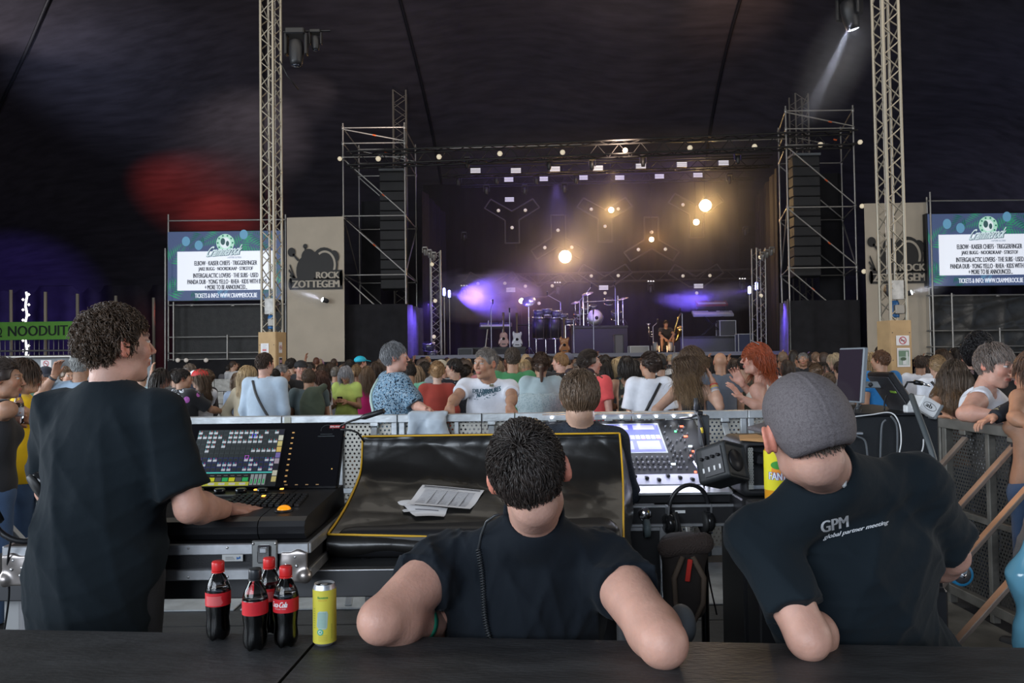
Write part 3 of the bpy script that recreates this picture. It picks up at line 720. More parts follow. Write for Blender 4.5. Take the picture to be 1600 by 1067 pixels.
# grey sheeting behind the left group
TARP = mat('grey_sheeting', (.20, .21, .22), .42, var=.3, vscale=4, bump=1.0, bscale=9)
def sheet(name, A, B, C, D_, m, amp, nx, ny, seed, label=None, cat=None, parent=None, freq=3.0, sag=0, kind=None, group=None):
    """crumpled sheet between four corners: A top left, B top right, C bottom right, D bottom left"""
    A, B, C, D_ = map(V, (A, B, C, D_)); nr = (B-A).cross(D_-A).normalized(); vs = []; qs = []; ff = folds(amp, freq, seed, n=5)
    for j in range(ny+1):
        for i in range(nx+1):
            u, v = i/nx, j/ny; p = A.lerp(B, u).lerp(D_.lerp(C, u), v)-V((0, 0, sag*math.sin(u*math.pi)*(1-v))); vs.append(p)
    vs = np.array([tuple(v) for v in vs], np.float32); d = ff(vs); vs = vs+d[:, None]*_a(nr)*3
    for j in range(ny):
        for i in range(nx): a = j*(nx+1)+i; qs.append((a, a+nx+1, a+nx+2, a+1))
    return setp(link(name, mesh_np(name, vs, qs), m, parent), label, cat, group, kind)
sheet('sheeting', P(-60, 560, 15.5), P(236, 556, 15.5), P(236, 690, 15.5), P(-60, 690, 15.5), TARP, .05, 70, 30, 3, 'crumpled grey plastic sheeting over a low wall at left', 'tarpaulin')
rod('rail', P(-60, 559, 15.45), P(236, 555, 15.45), .03, STEEL, empty('top_rail', P(0, 560, 15.45), 'metal tube along the top of the grey sheeting at left', 'railing'))
def no_smoking(A, w, h, m_, label, name='no_smoking_sign', name_paper='paper'):
    e = empty(name, A, label, 'sign'); mb = MB(); mb.box((A.x, A.y, A.z), (w, .006, h)); mb.build('paper', mat('paper', (.72, .70, .70), .7), e)
    pr = Print(A+V((-w/2, -.004, -h/2)), V((1, 0, 0)), V((0, 0, 1))); c = (.45, .05, .07); q = min(w, h)*.42
    pr.ring(w/2, h/2, q, q, q*.22, c); pr.rect(w/2-q*.55, h/2-q*.12, w/2+q*.5, h/2+q*.1, (.05, .05, .05)); pr.up()
    pr.poly([(w/2-q*.7, h/2+q*.55), (w/2-q*.55, h/2+q*.7), (w/2+q*.7, h/2-q*.55), (w/2+q*.55, h/2-q*.7)], c); pr.build('printed_symbol', PRINT, e); return e
no_smoking(P(72, 568, 15.2), .21, .14, None, 'small no-smoking notice taped to the grey sheeting at left')
# concrete block wall
CON = mat('concrete_block', (.30, .29, .27), .9, var=.25, vscale=5, bump=.5, bscale=40)
bw = empty('block_wall', P(350, 640, 16)*1, 'low wall of grey concrete blocks behind the young group', 'wall'); bw['kind'] = 'structure'; bw.name = 'wall_low'
del bw['label']; del bw['category']
for r in range(5):
    for c in range(13):
        x = -9.4+c*.42+(r % 2)*.2; h = .262
        if x > -4.2: continue
        brick('block', (x, 16.2+random.uniform(-.006, .006), .02+h*(r+.5)), (.405, .19, .25), CON, bw)
# ---------------------------------------------------------------- trusses and masts
def truss(name, a, b, side, n, m, label, cat='truss', r=.025, rb=.012, rot=0, group=None, faces=4, upv=None):
    a = V(a); b = V(b); d = (b-a).normalized(); e = empty(name, a, label, cat, group)
    x = d.orthogonal().normalized() if upv is None else V(upv).cross(d).normalized(); y = d.cross(x)
    if abs(d.z) > .9: x = V((math.cos(rot), math.sin(rot), 0)); x = (x-d*x.dot(d)).normalized(); y = d.cross(x)
    cs = [(x*i+y*j)*side/2 for i, j in ((-1, -1), (1, -1), (1, 1), (-1, 1))]
    for c in cs: rod('chord', a+c, b+c, r, m, e, 8)
    for k in range(n):
        p = a.lerp(b, k/n); q = a.lerp(b, (k+1)/n)
        for f_ in range(faces):
            c0, c1 = cs[f_], cs[(f_+1) % 4]
            if k % 2: c0, c1 = c1, c0
            rod('brace', p+c0, q+c1, rb, m, e, 5)
    return e
bL = P(426, 640, 14.4); truss('tent_mast', (bL.x, bL.y, 0), (bL.x-.02, bL.y, cz(bL.x, bL.y)-.45), .265, 66, MASTM, 'steel lattice tent mast rising from the board box at left', 'mast', r=.025, rb=.011, rot=-.28, faces=4)
bR = P(1400, 640, 11.9); truss('tent_mast', (bR.x, bR.y, 0), (bR.x-.02, bR.y, cz(bR.x, bR.y)-.45), .265, 66, MASTM, 'steel lattice tent mast rising from the board box at right', 'mast', r=.025, rb=.011, rot=.12, faces=4)
FARM = mat('far_mast_steel', (.24, .21, .18), .6, .3)
b2 = P(628, 560, 30); truss('tent_mast', (b2.x, b2.y, 0), (b2.x, b2.y, min(13.4, cz(b2.x, b2.y)-.5)), .5, 34, FARM, 'distant lattice mast behind the left scaffold tower', 'mast', r=.035, rb=.016, rot=.1, faces=3)
b3 = P(1257, 560, 30); truss('tent_mast', (b3.x, b3.y, 0), (b3.x, b3.y, min(14.4, cz(b3.x, b3.y)-.5)), .52, 36, FARM, 'distant lattice mast behind the right scaffold tower', 'mast', r=.035, rb=.016, rot=.1, faces=3)
# board boxes round the mast feet
def board_box(b, w, d, zt, rot, label, papers):
    e = empty('mast_box', (b.x, b.y, 0), label, 'box'); R = RZ(rot); t = .018
    for s_, (cx, cy_, sx, sy) in enumerate(((0, -d/2, w, t), (0, d/2, w, t), (-w/2, 0, t, d), (w/2, 0, t, d))):
        mb = MB(); mb.box(V((b.x, b.y, zt/2))+R@V((cx, cy_, 0)), (sx, sy, zt), R, .004); mb.build('board', WOODB, e)
    for i in range(5):
        for sx in (-1, 1): mb = MB(); mb.lathe([(.008, 0), (.006, .004)], V((b.x, b.y, .3+i*.42))+R@V((sx*(w/2-.03), -d/2-.012, 0)), 6, RX(math.pi/2)); mb.build('screw', DGREY, e)
    return e, R
eL, RL = board_box(bL, .36, .34, 2.22, -.28, 'tan board box around the foot of the left mast', None)
eR, RR_ = board_box(bR, .34, .33, 2.17, .12, 'tan board box around the foot of the right mast', None)
def notice(c, w, h, R, label, kind):
    n = R@V((0, -1, 0)); e = empty('notice', c, label, 'notice'); mb = MB(); mb.box(c, (w, .004, h), R); mb.build('paper', mat('paper', (.72, .70, .70), .7), e)
    pr = Print(c+R@V((-w/2, -.004, -h/2)), R@V((1, 0, 0)), V((0, 0, 1)))
    if kind == 'text':
        for k in range(7): pr.rect(w*.2, h*(.88-.09*k), w*(.8-.15*(k % 3 == 2)), h*(.90-.09*k), (.3, .3, .32))
        pr.up(); pr.rect(w*.22, h*.36, w*.72, h*.5, (.55, .12, .12))
    elif kind == 'photo':
        pr.rect(w*.1, h*.1, w*.9, h*.86, (.30, .38, .32)); pr.up(); pr.rect(w*.1, h*.55, w*.9, h*.86, (.12, .2, .13)); pr.up(); pr.poly([(w*.62, h*.1), (w*.85, h*.1), (w*.8, h*.8), (w*.66, h*.8)], (.5, .55, .52)); pr.up(); pr.rect(w*.4, h*.12, w*.65, h*.35, (.6, .62, .62)); pr.up(); pr.ell(w*.45, h*.42, w*.22, h*.09, (.05, .09, .05)); pr.rect(w*.1, h*.89, w*.9, h*.91, (.2, .2, .2))
    elif kind == 'dark':
        pr.rect(w*.05, h*.05, w*.95, h*.95, (.03, .03, .05)); pr.up(); pr.rect(w*.2, h*.6, w*.8, h*.8, (.5, .3, .4)); pr.rect(w*.2, h*.3, w*.7, h*.33, (.6, .6, .65))
    elif kind == 'smoke':
        q = min(w, h)*.4; cc = (.45, .05, .07); pr.ring(w/2, h/2, q, q, q*.22, cc); pr.rect(w/2-q*.55, h/2-q*.12, w/2+q*.5, h/2+q*.1, (.05, .05, .05)); pr.up(); pr.poly([(w/2-q*.7, h/2+q*.55), (w/2-q*.55, h/2+q*.7), (w/2+q*.7, h/2-q*.55), (w/2+q*.55, h/2-q*.7)], cc)
    pr.build('print', PRINT, e); return e
fL = lambda x, z, off=0: V((bL.x, bL.y, z))+RL@V((x, -.185-off, 0)); fR = lambda x, z: V((bR.x, bR.y, z))+RR_@V((x, -.180, 0))
notice(fL(-.04, 1.90), .165, .215, RL, 'white notice with a small red block taped to the left board box', 'text')
notice(fL(.02, 1.66), .16, .20, RL, 'lower dark and white notice on the left board box', 'dark')
RS = RL@RZ(math.pi/2); notice(V((bL.x, bL.y, 1.93))+RL@V((.194, -.03, 0)), .1, .2, RS, 'narrow no-smoking sticker on the side of the left board box', 'smoke')
notice(V((bL.x, bL.y, 1.62))+RL@V((.194, -.03, 0)), .1, .26, RS, 'narrow dark poster on the side of the left board box', 'dark')
notice(fR(.02, 1.86), .21, .15, RR_, 'no-smoking notice taped on the right board box', 'smoke')
notice(fR(.03, 1.60), .21, .29, RR_, 'photo print in a plastic sleeve on the right board box', 'photo')
# winch and controller inside the masts
def winch(b, zs, label, plate):
    e = empty('mast_winch', (b.x, b.y, zs), label, 'winch')
    mb = MB(); mb.box((b.x, b.y-.14, zs+.42), (.2, .02, .3), None, .01); mb.build('steel_plate', mat('plate', (.45, .44, .42), .6, .4, var=.3), e)
    mb = MB(); mb.lathe([(.10, -.1), (.10, -.09), (.06, -.09), (.06, .09), (.10, .09), (.10, .1)], (b.x, b.y, zs+.42), 16, RY(math.pi/2)); mb.build('cable_drum', DGREY, e)
    for k in range(8):
        mb = MB(); an = [k/16*6.283 for _ in [0]]; ring = [(b.x-.07+k*.02, b.y+.07*math.cos(t*.39), zs+.42+.07*math.sin(t*.39)) for t in range(17)]; mb.tube(ring, .012, 5, False); mb.build('cable_turn', GREY, e)
    mb = MB(); mb.lathe([(.07, 0), (.075, .02), (.075, .22), (.06, .26)], (b.x, b.y-.02, zs), 14); mb.build('motor', mat('motor_blue', (.03, .13, .32), .4), e)
    mb = MB(); mb.box((b.x+.03, b.y-.1, zs+.12), (.14, .1, .14), None, .01); mb.build('gear_box', mat('gear_grey', (.3, .28, .25), .5, .4), e)
winch(bL, 2.28, 'cable winch with blue motor inside the left mast above its box', 1); winch(bR, 2.22, 'steel plate and blue motor inside the right mast above its box', 1)
for bb, nm in ((bL, 'left'), (bR, 'right')):
    cb = empty('hoist_cables', (bb.x, bb.y, 3), 'vertical steel hoist cables inside the %s mast' % nm, 'cable')
    for dx in (-.06, .0, .06): rod('cable', (bb.x+dx, bb.y+.05, 2.9), (bb.x+dx, bb.y+.05, 14.2), .008, STEEL, cb, 5)
# moving lights hung from the canopy near the left mast, and one at top right
def moving_head(c, s, label, tilt=0, name='moving_light', base_up=True, glow=None, m=None, group=None, cat='stage light', yaw=0):
    c = V(c); e = empty(name, c, label, cat, group); m = m or BLACK; k = 1 if base_up else -1; A = RZ(yaw)
    def Q(v): return c+A@V(v)*s
    mb = MB(); mb.box(Q((0, 0, .32*k)), (.36*s, .3*s, .12*s), A, .02*s); mb.build('base', m, e)
    for sx in (-1, 1): mb = MB(); mb.box(Q((sx*.19, 0, .1*k)), (.06*s, .16*s, .42*s), A, .02*s); mb.build('yoke_arm', m, e)
    T = A@RX(tilt); mb = MB(); mb.lathe([(.06*s, .20*s), (.12*s, .16*s), (.14*s, .02*s), (.135*s, -.12*s), (.12*s, -.22*s), (.105*s, -.30*s)], c, 18, T); mb.build('head', m, e)
    mb = MB(); mb.lathe([(.09*s, -.302*s), (.05*s, -.315*s), (.0, -.32*s)], c, 16, T); mb.build('lens', glow or mat('lens_dark', (.02, .025, .04), .1, coat=1), e); return e
bar = P(470, 52, 13.5)
hb_ = empty('hanging_bar', bar, 'thin black bar with two lights high beside the left mast', 'bar'); rod('tube', P(443, 50, 13.5), P(516, 48, 13.5), .018, BLK_MET, hb_)
moving_head(P(463, 78, 13.4), .92, 'large black moving light hung high beside the left mast', 0)
moving_head(P(493, 65, 13.5), .52, 'smaller black moving light hung beside the larger one at top left', 0)
cbm = MB(); cbm.tube([P(437, 95, 13.6), P(450, 120, 13.6), P(466, 140, 13.8)], .012, 6); cbm.build('cable', BLACK, None, 'thin black cable dangling beside the left mast under the hung lights', 'cable')
ml = P(1327, 18, 15); moving_head(ml, 1.15, 'moving light high at upper right sending a pale beam down', 0.35, glow=mat('lens_lit', (.8, .85, 1), emit=6), yaw=-1.0)
rod('tube', P(1250, -12, 15.2), P(1392, -16, 15.2), .03, BLK_MET, empty('hanging_bar', P(1320, -10, 15.2), 'black bar carrying the light at upper right', 'bar'))
# ---------------------------------------------------------------- scaffold towers
def scaffold(name, cs, levels, label, diag, m=STEEL, dface=(0,), extra=None, r=.026):
    """cs: four ground corners (front left, front right, back right, back left)"""
    e = empty(name, (cs[0][0], cs[0][1], 0), label, 'scaffold'); zt = levels[-1]
    for c in cs: rod('standard', (c[0], c[1], 0), (c[0], c[1], zt+.15), r, m, e, 8)
    for z in levels:
        for i in range(4):
            a, b = cs[i], cs[(i+1) % 4]; rod('ledger', (a[0], a[1], z), (b[0], b[1], z), r*.85, m, e, 7)
        for c in cs: rod('coupler', (c[0], c[1], z-.05), (c[0], c[1], z+.05), r*1.7, m, e, 8)
    for k in range(len(levels)-1):
        for i in range(4):
            a, b = cs[i], cs[(i+1) % 4]; z0, z1 = levels[k], levels[k+1]
            if z1-z0 < 1.2 and k != len(levels)-2: continue
            if i in (0,): rod('diagonal', (a[0], a[1]-.03, z1-.05), (b[0], b[1]-.03, z0+.05), r*.85, m, e, 7)
            if i in (2,) or (i in (1, 3) and k % 2 == 0): rod('diagonal', (b[0], b[1]+.03, z1-.05), (a[0], a[1]+.03, z0+.05), r*.85, m, e, 7)
    for k in range(len(levels)-1):
        t = random.uniform(.3, .7); a, b = cs[0], cs[1]; z1, z0 = levels[k+1], levels[k]
        p = V((a[0], a[1]-.03, z1)).lerp(V((b[0], b[1]-.03, z0)), t); q = p+(V((b[0], b[1], z0))-V((a[0], a[1], z1))).normalized()*.1
        rod('orange_mark', p, q, r*.95, ORNG, e, 7)
    return e
def g(px, D): p = P(px, 560, D); return (p.x, p.y)
LV = [.1, 2.5, 4.45, 6.35, 8.25, 8.7, 9.2]
cl = [g(538, 24.5), g(635, 24.5), g(652, 27), g(563, 27)]; scaffold('scaffold_tower', cl, LV, 'scaffold tower holding the speaker column left of the stage', 0)
cr = [g(1236, 23.2), g(1342, 23.2), g(1322, 25.4), g(1224, 25.4)]; scaffold('scaffold_tower', cr, [.1, 2.45, 4.35, 6.2, 8.1, 8.6, 9.15], 'scaffold tower holding the speaker column right of the stage', 0)
def line_array(px0, px1, y0, y1, D, n, label):
    a = P(px0, y0, D); b = P(px1, y1, D); e = empty('line_array', ((a.x+b.x)/2, a.y, b.z), label, 'speaker column'); w = b.x-a.x; h = (a.z-b.z)/n; xc = (a.x+b.x)/2
    mb = MB(); mb.box((xc, a.y+.2, a.z+.05), (w, .5, .07)); mb.build('fly_frame', GREY, e)
    SP = mat('speaker_grille', (.030, .029, .030), .7, bump=.4, bscale=300)
    for k in range(n):
        z = a.z-h*(k+.5); c = max(0, k-7)*.02; mb = MB(); mb.box((xc, a.y+.22+c, z), (w*.97, .42, h*.93), RX(-.02*max(0, k-6)), .02); mb.build('cabinet', SP, e)
    for sx in (-1, 1): rod('hoist_chain', (xc+sx*w*.3, a.y+.2, a.z+.08), (xc+sx*w*.3, a.y+.2, a.z+1.2), .015, BLK_MET, e)
line_array(592, 634, 268, 452, 25.4, 12, 'column of twelve stacked black speaker cabinets in the left scaffold tower')
line_array(1238, 1284, 244, 432, 24.0, 12, 'column of twelve stacked black speaker cabinets in the right scaffold tower')
def drape(name, A, B, z0, z1, m, label, amp=.05, wl=.35, cat='curtain', group=None): return folded_wall(name, (A[0], A[1], 0), (B[0], B[1], 0), z0, z1, m, amp, wl, None, None, label=label, cat=cat, group=group)
drape('black_curtain', g(540, 24.35), g(637, 24.35), 0, 3.5, DRAPE, 'black cloth skirt round the base of the left scaffold tower')
drape('black_curtain', g(1237, 23.05), g(1346, 23.05), 0, 3.35, DRAPE, 'black cloth skirt round the base of the right scaffold tower')
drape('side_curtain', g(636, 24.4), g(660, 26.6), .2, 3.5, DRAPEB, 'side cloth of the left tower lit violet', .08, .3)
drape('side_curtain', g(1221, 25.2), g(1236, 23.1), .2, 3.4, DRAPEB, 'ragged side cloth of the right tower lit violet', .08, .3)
drape('black_curtain', g(566, 27.2), g(596, 27.2), 0, 7.4, DRAPE, 'tall narrow black cloth at the back of the left tower')
drape('black_curtain', g(1284, 25.6), g(1322, 25.6), 0, 7.8, DRAPE, 'tall narrow black cloth at the back of the right tower')
LAMPW = mat('frosted_bulb', (.75, .66, .5), .3, emit=.35, ecol=(1, .85, .6))
def ball(c, r, label, group=None, name='festoon_bulb', arm=0):
    e = empty(name, c, label, 'lamp', group); mb = MB(); mb.lathe([(.0, -r), (r*.7, -r*.7), (r, 0), (r*.7, r*.7), (.0, r)], c, 14); mb.build('glass', LAMPW, e)
    mb = MB(); mb.lathe([(r*1.05, 0), (r*.5, r*.5), (r*.3, r*1.1)], V(c)+V((0, r*.75, 0)), 10, RX(-math.pi/2)); mb.build('socket', BLK_MET, e)
    if arm: rod('arm', c, V(c)+V((arm, .1, 0)), .012, BLK_MET, e)
    return e
for (x, y, D, t) in ((531, 248, 24.3, 'top ball lamp on the outer post of the left scaffold tower'), (532, 343, 24.3, 'middle ball lamp on the outer post of the left scaffold tower'), (533, 438, 24.3, 'lowest ball lamp on the outer post of the left scaffold tower'), (1344, 222, 23, 'top ball lamp on the outer post of the right scaffold tower'), (1347, 322, 23, 'middle ball lamp on the outer post of the right scaffold tower'), (1350, 424, 23, 'lowest ball lamp on the outer post of the right scaffold tower')): ball(P(x, y, D), .075, t, arm=.24 if x < 800 else -.24)
# ---------------------------------------------------------------- printed banners either side
BANC = mat('banner_cloth', lin(200, 186, 166), .8, var=.05, vscale=2)
def festival_banner(x0, x1, y0, y1, D, label):
    a = P(x0, y0, D); b = P(x1, y0-2, D); zb = P(x0, y1, D).z; w = b.x-a.x
    e = empty('hanging_banner', (a.x, a.y, zb), label, 'banner')
    sheet('cloth', (a.x, a.y, a.z), (b.x, a.y, b.z), (b.x, a.y, zb), (a.x, a.y, zb), BANC, .006, 24, 50, 5, parent=e, freq=2.5)
    k = (1/.28, 1/.3); pr = Print(V((a.x, a.y-.05, a.z)), V((1, 0, 0)), V((0, 0, 1))); D_ = (.035, .032, .03); C_ = lin(190, 178, 160); s = w/88.0
    X = lambda x: x*s
    def Y(y): return -y*s
    # generic stand-in for the emblem: hill, loop and stalks around the wordmark
    for ex, ey, rx_, ry_ in ((44, 80, 25, 26), (58, 74, 21, 27), (29, 84, 14, 24), (73, 62, 8, 10), (34, 62, 11, 13)): pr.ell(X(ex), Y(ey), s*rx_, s*ry_, D_); pr.k += .3
    pr.ell(X(8), Y(54), s*6, s*7, D_); pr.ell(X(29), Y(45), s*3.4, s*3.6, D_)
    pr.poly([(X(9), Y(58)), (X(17), Y(68)), (X(20), Y(66)), (X(11), Y(56))], D_); pr.poly([(X(28), Y(47)), (X(27), Y(58)), (X(30), Y(58)), (X(30), Y(47))], D_)
    for an in (-.5, 0, .5, 1.0): pr.poly([(X(14), Y(94)), (X(4+abs(an)*3), Y(80+an*16)), (X(3+abs(an)*3), Y(83+an*16)), (X(13), Y(98))], D_)
    pr.up(); pr.ring(X(59), Y(74), s*17, s*22, s*3.2, C_, -1.9, 2.2); pr.up(2)
    pr.rect(X(5), Y(112), X(86), Y(94), D_); pr.rect(X(42), Y(96), X(86), Y(82), D_); pr.ell(X(84), Y(95), s*3, s*12, D_); pr.ell(X(6), Y(103), s*3, s*9, D_); pr.up(3)
    pr.text('ROCK', X(46), Y(95), X(81), Y(85), C_, bold=s*.7); pr.text('ZOTTEGEM', X(9), Y(109), X(81), Y(98), C_, bold=s*.8); pr.build('emblem', PRINT, e)
    return e
festival_banner(448, 537, 340, 566, 24.0, 'tall cream banner with black emblem left of the stage'); festival_banner(1350, 1449, 318, 562, 22.9, 'tall cream banner with black emblem behind the right mast')
# ---------------------------------------------------------------- video screens in scaffold frames
def video_screen(x0, x1, y0, y1, D, label):
    a = P(x0, y1, D); b = P(x1, y1, D); t = P(x0, y0, D); w = b.x-a.x; h = t.z-a.z; e = empty('video_screen', a, label, 'screen')
    mb = MB(); mb.box((a.x+w/2, a.y+.12, a.z+h/2), (w+.06, .2, h+.06), None, .01); mb.build('screen_housing', BLACK, e)
    pr = Print(V((a.x, a.y, a.z)), V((w, 0, 0)), V((0, 0, h)), off=.002)
    pr.rect(0, 0, 1, 1, lin(70, 84, 118)); pr.up()
    def leaf(cx, cy_, an, L, col):
        for k in range(9):
            t_ = k/9; bx = cx+math.cos(an)*L*t_; by = cy_+math.sin(an)*L*1.7*t_; ll = L*.55*(1-t_*.7)
            for sd in (-1, 1):
                a2 = an+sd*(1.0-.3*t_); tx = bx+math.cos(a2)*ll; ty = by+math.sin(a2)*ll*1.7; nx, ny = -math.sin(a2)*ll*.07, math.cos(a2)*ll*.12
                pr.poly([(max(0, min(1, u)), max(0, min(1, v_))) for u, v_ in ((bx, by), ((bx+tx)/2+nx, (by+ty)/2+ny), (tx, ty), ((bx+tx)/2-nx, (by+ty)/2-ny))], col)
        pr.k += .4
    G1 = lin(52, 138, 104); G2 = lin(30, 96, 84); T = lin(96, 146, 176)
    for (cx, cy_, an, L, c) in ((.0, .62, 2.6, .2, G2), (.02, .55, .9, .2, G1), (.0, .1, .6, .22, G1), (.12, .12, 2.2, .16, G2), (.48, .98, 3.6, .2, G1), (.6, .75, .9, .2, G1), (.62, .85, -.3, .22, G1), (.9, .8, 2.6, .2, G2), (.95, .2, 2.2, .22, G1), (1.0, .5, 3.5, .2, G2), (.3, .95, -2.4, .16, G2), (.8, .03, .4, .18, G2), (.45, .05, .9, .12, T), (.2, .03, .3, .12, G2)): leaf(cx, cy_, an, L, c)
    for cx, cy_ in ((.16, .86), (.27, .80), (.66, .95)): pr.ell(cx, cy_, .035, .07, T)
    pr.up(); pr.rect(.085, .145, .93, .71, lin(236, 240, 250)); pr.up()
    pr.ell(.50, .83, .078, .13, lin(172, 216, 196)); pr.up(); pr.ell(.50, .83, .045, .08, lin(222, 232, 236)); pr.up(); pr.ell(.48, .85, .02, .05, lin(60, 90, 92)); pr.ell(.52, .82, .014, .04, lin(60, 90, 92)); pr.up()
    for k in range(10): pr.ell(.50+.064*math.cos(k*.628), .83+.108*math.sin(k*.628), .008, .013, lin(50, 120, 100))
    pr.up(); pr.text('Crammerock', .355, .625, .645, .77, lin(66, 92, 104), shear=.35, bold=.006, rot=.10); pr.up(); pr.text('Crammerock', .352, .632, .642, .777, lin(205, 222, 226), shear=.35, bold=.002, rot=.10)
    pr.text('3-4 SEPTEMBER 2022 STEKENE', .52, .605, .64, .63, lin(80, 100, 120)); K = lin(34, 44, 66)
    for s_, v_, u0, u1 in (('ELBOW · KAISER CHIEFS · TRIGGERFINGER', .505, .235, .775), ('JAKE BUGG · NOORDKAAP · STIKSTOF', .415, .27, .74), ('INTERGALACTIC LOVERS · THE SUBS · USED', .325, .225, .785), ('PANDA DUB · YONG YELLO · RHEA · KIDS WITH BUNS', .235, .175, .86), ('+ MORE TO BE ANNOUNCED...', .155, .325, .69)): pr.text(s_, u0, v_, u1, v_+.066, (.006, .01, .02), bold=.0012)
    pr.up(); pr.text('TICKETS & INFO: WWW.CRAMMEROCK.BE', .24, .035, .775, .1, lin(235, 240, 250), bold=.001)
    pr.build('picture', PRINTE, e); return a, b, t
a1 = video_screen(262, 443, 362, 470, 24.4, 'large video screen with leafy festival bill left of the stage'); a2 = video_screen(1452, 1640, 334, 447, 22.6, 'large video screen with leafy festival bill at the right edge')
def screen_frame(x0, x1, yt, D, ys, label, m=STEEL, xs=()):
    p = P(x0, yt, D); q = P(x1, yt, D); e = empty('screen_scaffold', (p.x, p.y, 0), label, 'scaffold')
    for x in (x0, x1): a = P(x, yt-10, D); rod('standard', (a.x, a.y, 0), a, .028, m, e, 8)
    for x, y0 in xs: a = P(x, y0, D-.4); rod('standard', (a.x, a.y, 0), a, .026, m, e, 8)
    for y in ys: a = P(x0, y, D-.3); b = P(x1, y-2, D-.3); rod('ledger', a, b, .024, m, e, 7)
    for f in (.2, .55, .8): c = P(x0+(x1-x0)*f, ys[min(1, len(ys)-1)], D-.3); rod('coupler', c-V((.05, 0, 0)), c+V((.05, 0, 0)), .045, m, e)
screen_frame(263, 446, 345, 24.5, (345, 477, 527, 552, 562), 'scaffold frame carrying the left video screen', xs=((258, 388), (271, 472), (355, 523)))
screen_frame(1448, 1650, 318, 22.8, (314, 462, 517, 542, 552), 'scaffold frame carrying the right video screen', xs=((1453, 300), (1487, 458), (1562, 512)))
BTARP = mat('black_sheeting', (.030, .028, .026), .55, var=.25, vscale=6, bump=.6, bscale=20); BT2 = mat('glossy_sheeting', (.06, .058, .055), .32, var=.3, vscale=5, bump=.5, bscale=14)
sheet('screen_sheeting', P(271, 479, 24.7), P(447, 476, 24.7), P(447, 562, 24.7), P(271, 565, 24.7), BTARP, .01, 40, 24, 8, 'dark matt sheeting hung below the left video screen', 'tarpaulin')
sheet('screen_sheeting', P(1453, 461, 22.9), P(1660, 458, 22.9), P(1660, 560, 22.9), P(1453, 562, 22.9), BT2, .07, 90, 60, 11, 'wrinkled glossy dark sheeting hung below the right video screen', 'tarpaulin', freq=4)
sheet('screen_skirt', P(262, 564, 23.9), P(535, 558, 23.9), P(535, 640, 23.9), P(262, 640, 23.9), DRAPE, .01, 30, 8, 9, 'low black cloth skirt under the left screen scaffold', 'curtain')
sheet('screen_skirt', P(1440, 556, 22.3), P(1660, 552, 22.3), P(1660, 640, 22.3), P(1440, 640, 22.3), DRAPE, .01, 30, 8, 9, 'low black cloth skirt under the right screen scaffold', 'curtain')
for i, x in enumerate((278, 291, 322)): mb = MB(); c = P(x, 563, 23.8); mb.lathe([(.07, 0), (.06, .04), (.03, .09)], c, 12, RX(1.2)); mb.build('floodlight', mat('lamp_face', (.6, .55, .5), .3, emit=.3), None, ['leftmost small round lamp', 'middle small round lamp', 'third small round lamp'][i]+' under the left screen sheeting', 'lamp')
# small bright spots fixed to the screen scaffolds
def beam_spot(p, d, e_, label, col=(.8, .88, 1)):
    e = empty('beam_light', p, label, 'stage light'); T = V(d).normalized().to_track_quat('-Z', 'Y').to_matrix(); mb = MB(); mb.lathe([(.04, .2), (.07, .16), (.075, 0)], p, 14, T); mb.build('housing', BLACK, e)
    mb = MB(); mb.lathe([(.07, -.002), (.04, -.02), (0, -.025)], p, 14, T); mb.build('lens', mat('lens_white', (.85, .92, 1), emit=14), e)
beam_spot(P(504, 468, 23.6), (-.8, -.55, .28), 0, 'small white beam light in front of the left cream banner')
beam_spot(P(1424, 457, 22.4), (.75, -.6, .25), 0, 'small white beam light in front of the right cream banner')
# tent patches of light: unseen spot lamps added to brighten the canvas
def hitc(px, py):
    d = P(px, py, 1)-V((0, 0, CZ)); t = 2
    while t < 60:
        p = V((0, 0, CZ))+d*t
        if p.z > cz(p.x, p.y) or p.y > 37: return p
        t += .1
    return p
def wash(name, px, py, off, e_, col, spot):
    h = hitc(px, py); light(name, 'SPOT', h+V(off), h, e_, col, spot=spot, blend=1)
wash('canvas_light_a', 385, 215, (4, -4, -3.6), 850, (1, .86, .78), 56)
wash('canvas_light_j', 470, 150, (3, -3, -1.6), 220, (1, .84, .7), 40)
wash('canvas_light_b', 190, 130, (-2, -5, -5), 650, (.62, .72, 1), 70)
wash('canvas_light_c', 300, 300, (-1, -4, -3.4), 1100, (1, .09, .06), 66)
wash('canvas_light_k', 345, 345, (0, -2.5, -1.6), 330, (1, .09, .06), 80)
wash('canvas_light_d', 70, 20, (-3, -2, -4), 1000, (.9, .84, .86), 56)
wash('canvas_light_e', 930, 110, (0, -7, -5), 450, (1, .74, .58), 130)
wash('canvas_light_f', 1590, 130, (3, -5, -5), 450, (.6, .66, 1), 80)
wash('canvas_light_g', 1590, 310, (2, -4, -3), 480, (.68, .72, 1), 90)
wash('canvas_light_h', 520, 80, (3, -6, -5), 330, (1, .8, .7), 80)
wash('canvas_light_i', 1150, 6, (0, -4, -3), 500, (1, .6, .35), 50)
light('red_wash', 'SPOT', P(300, 450, 26), P(235, 580, 37), 1200, (1, .05, .04), spot=36, blend=1)
light('violet_wash', 'SPOT', P(60, 520, 30), P(5, 480, 37), 1600, (.25, .16, 1), spot=70, blend=1)
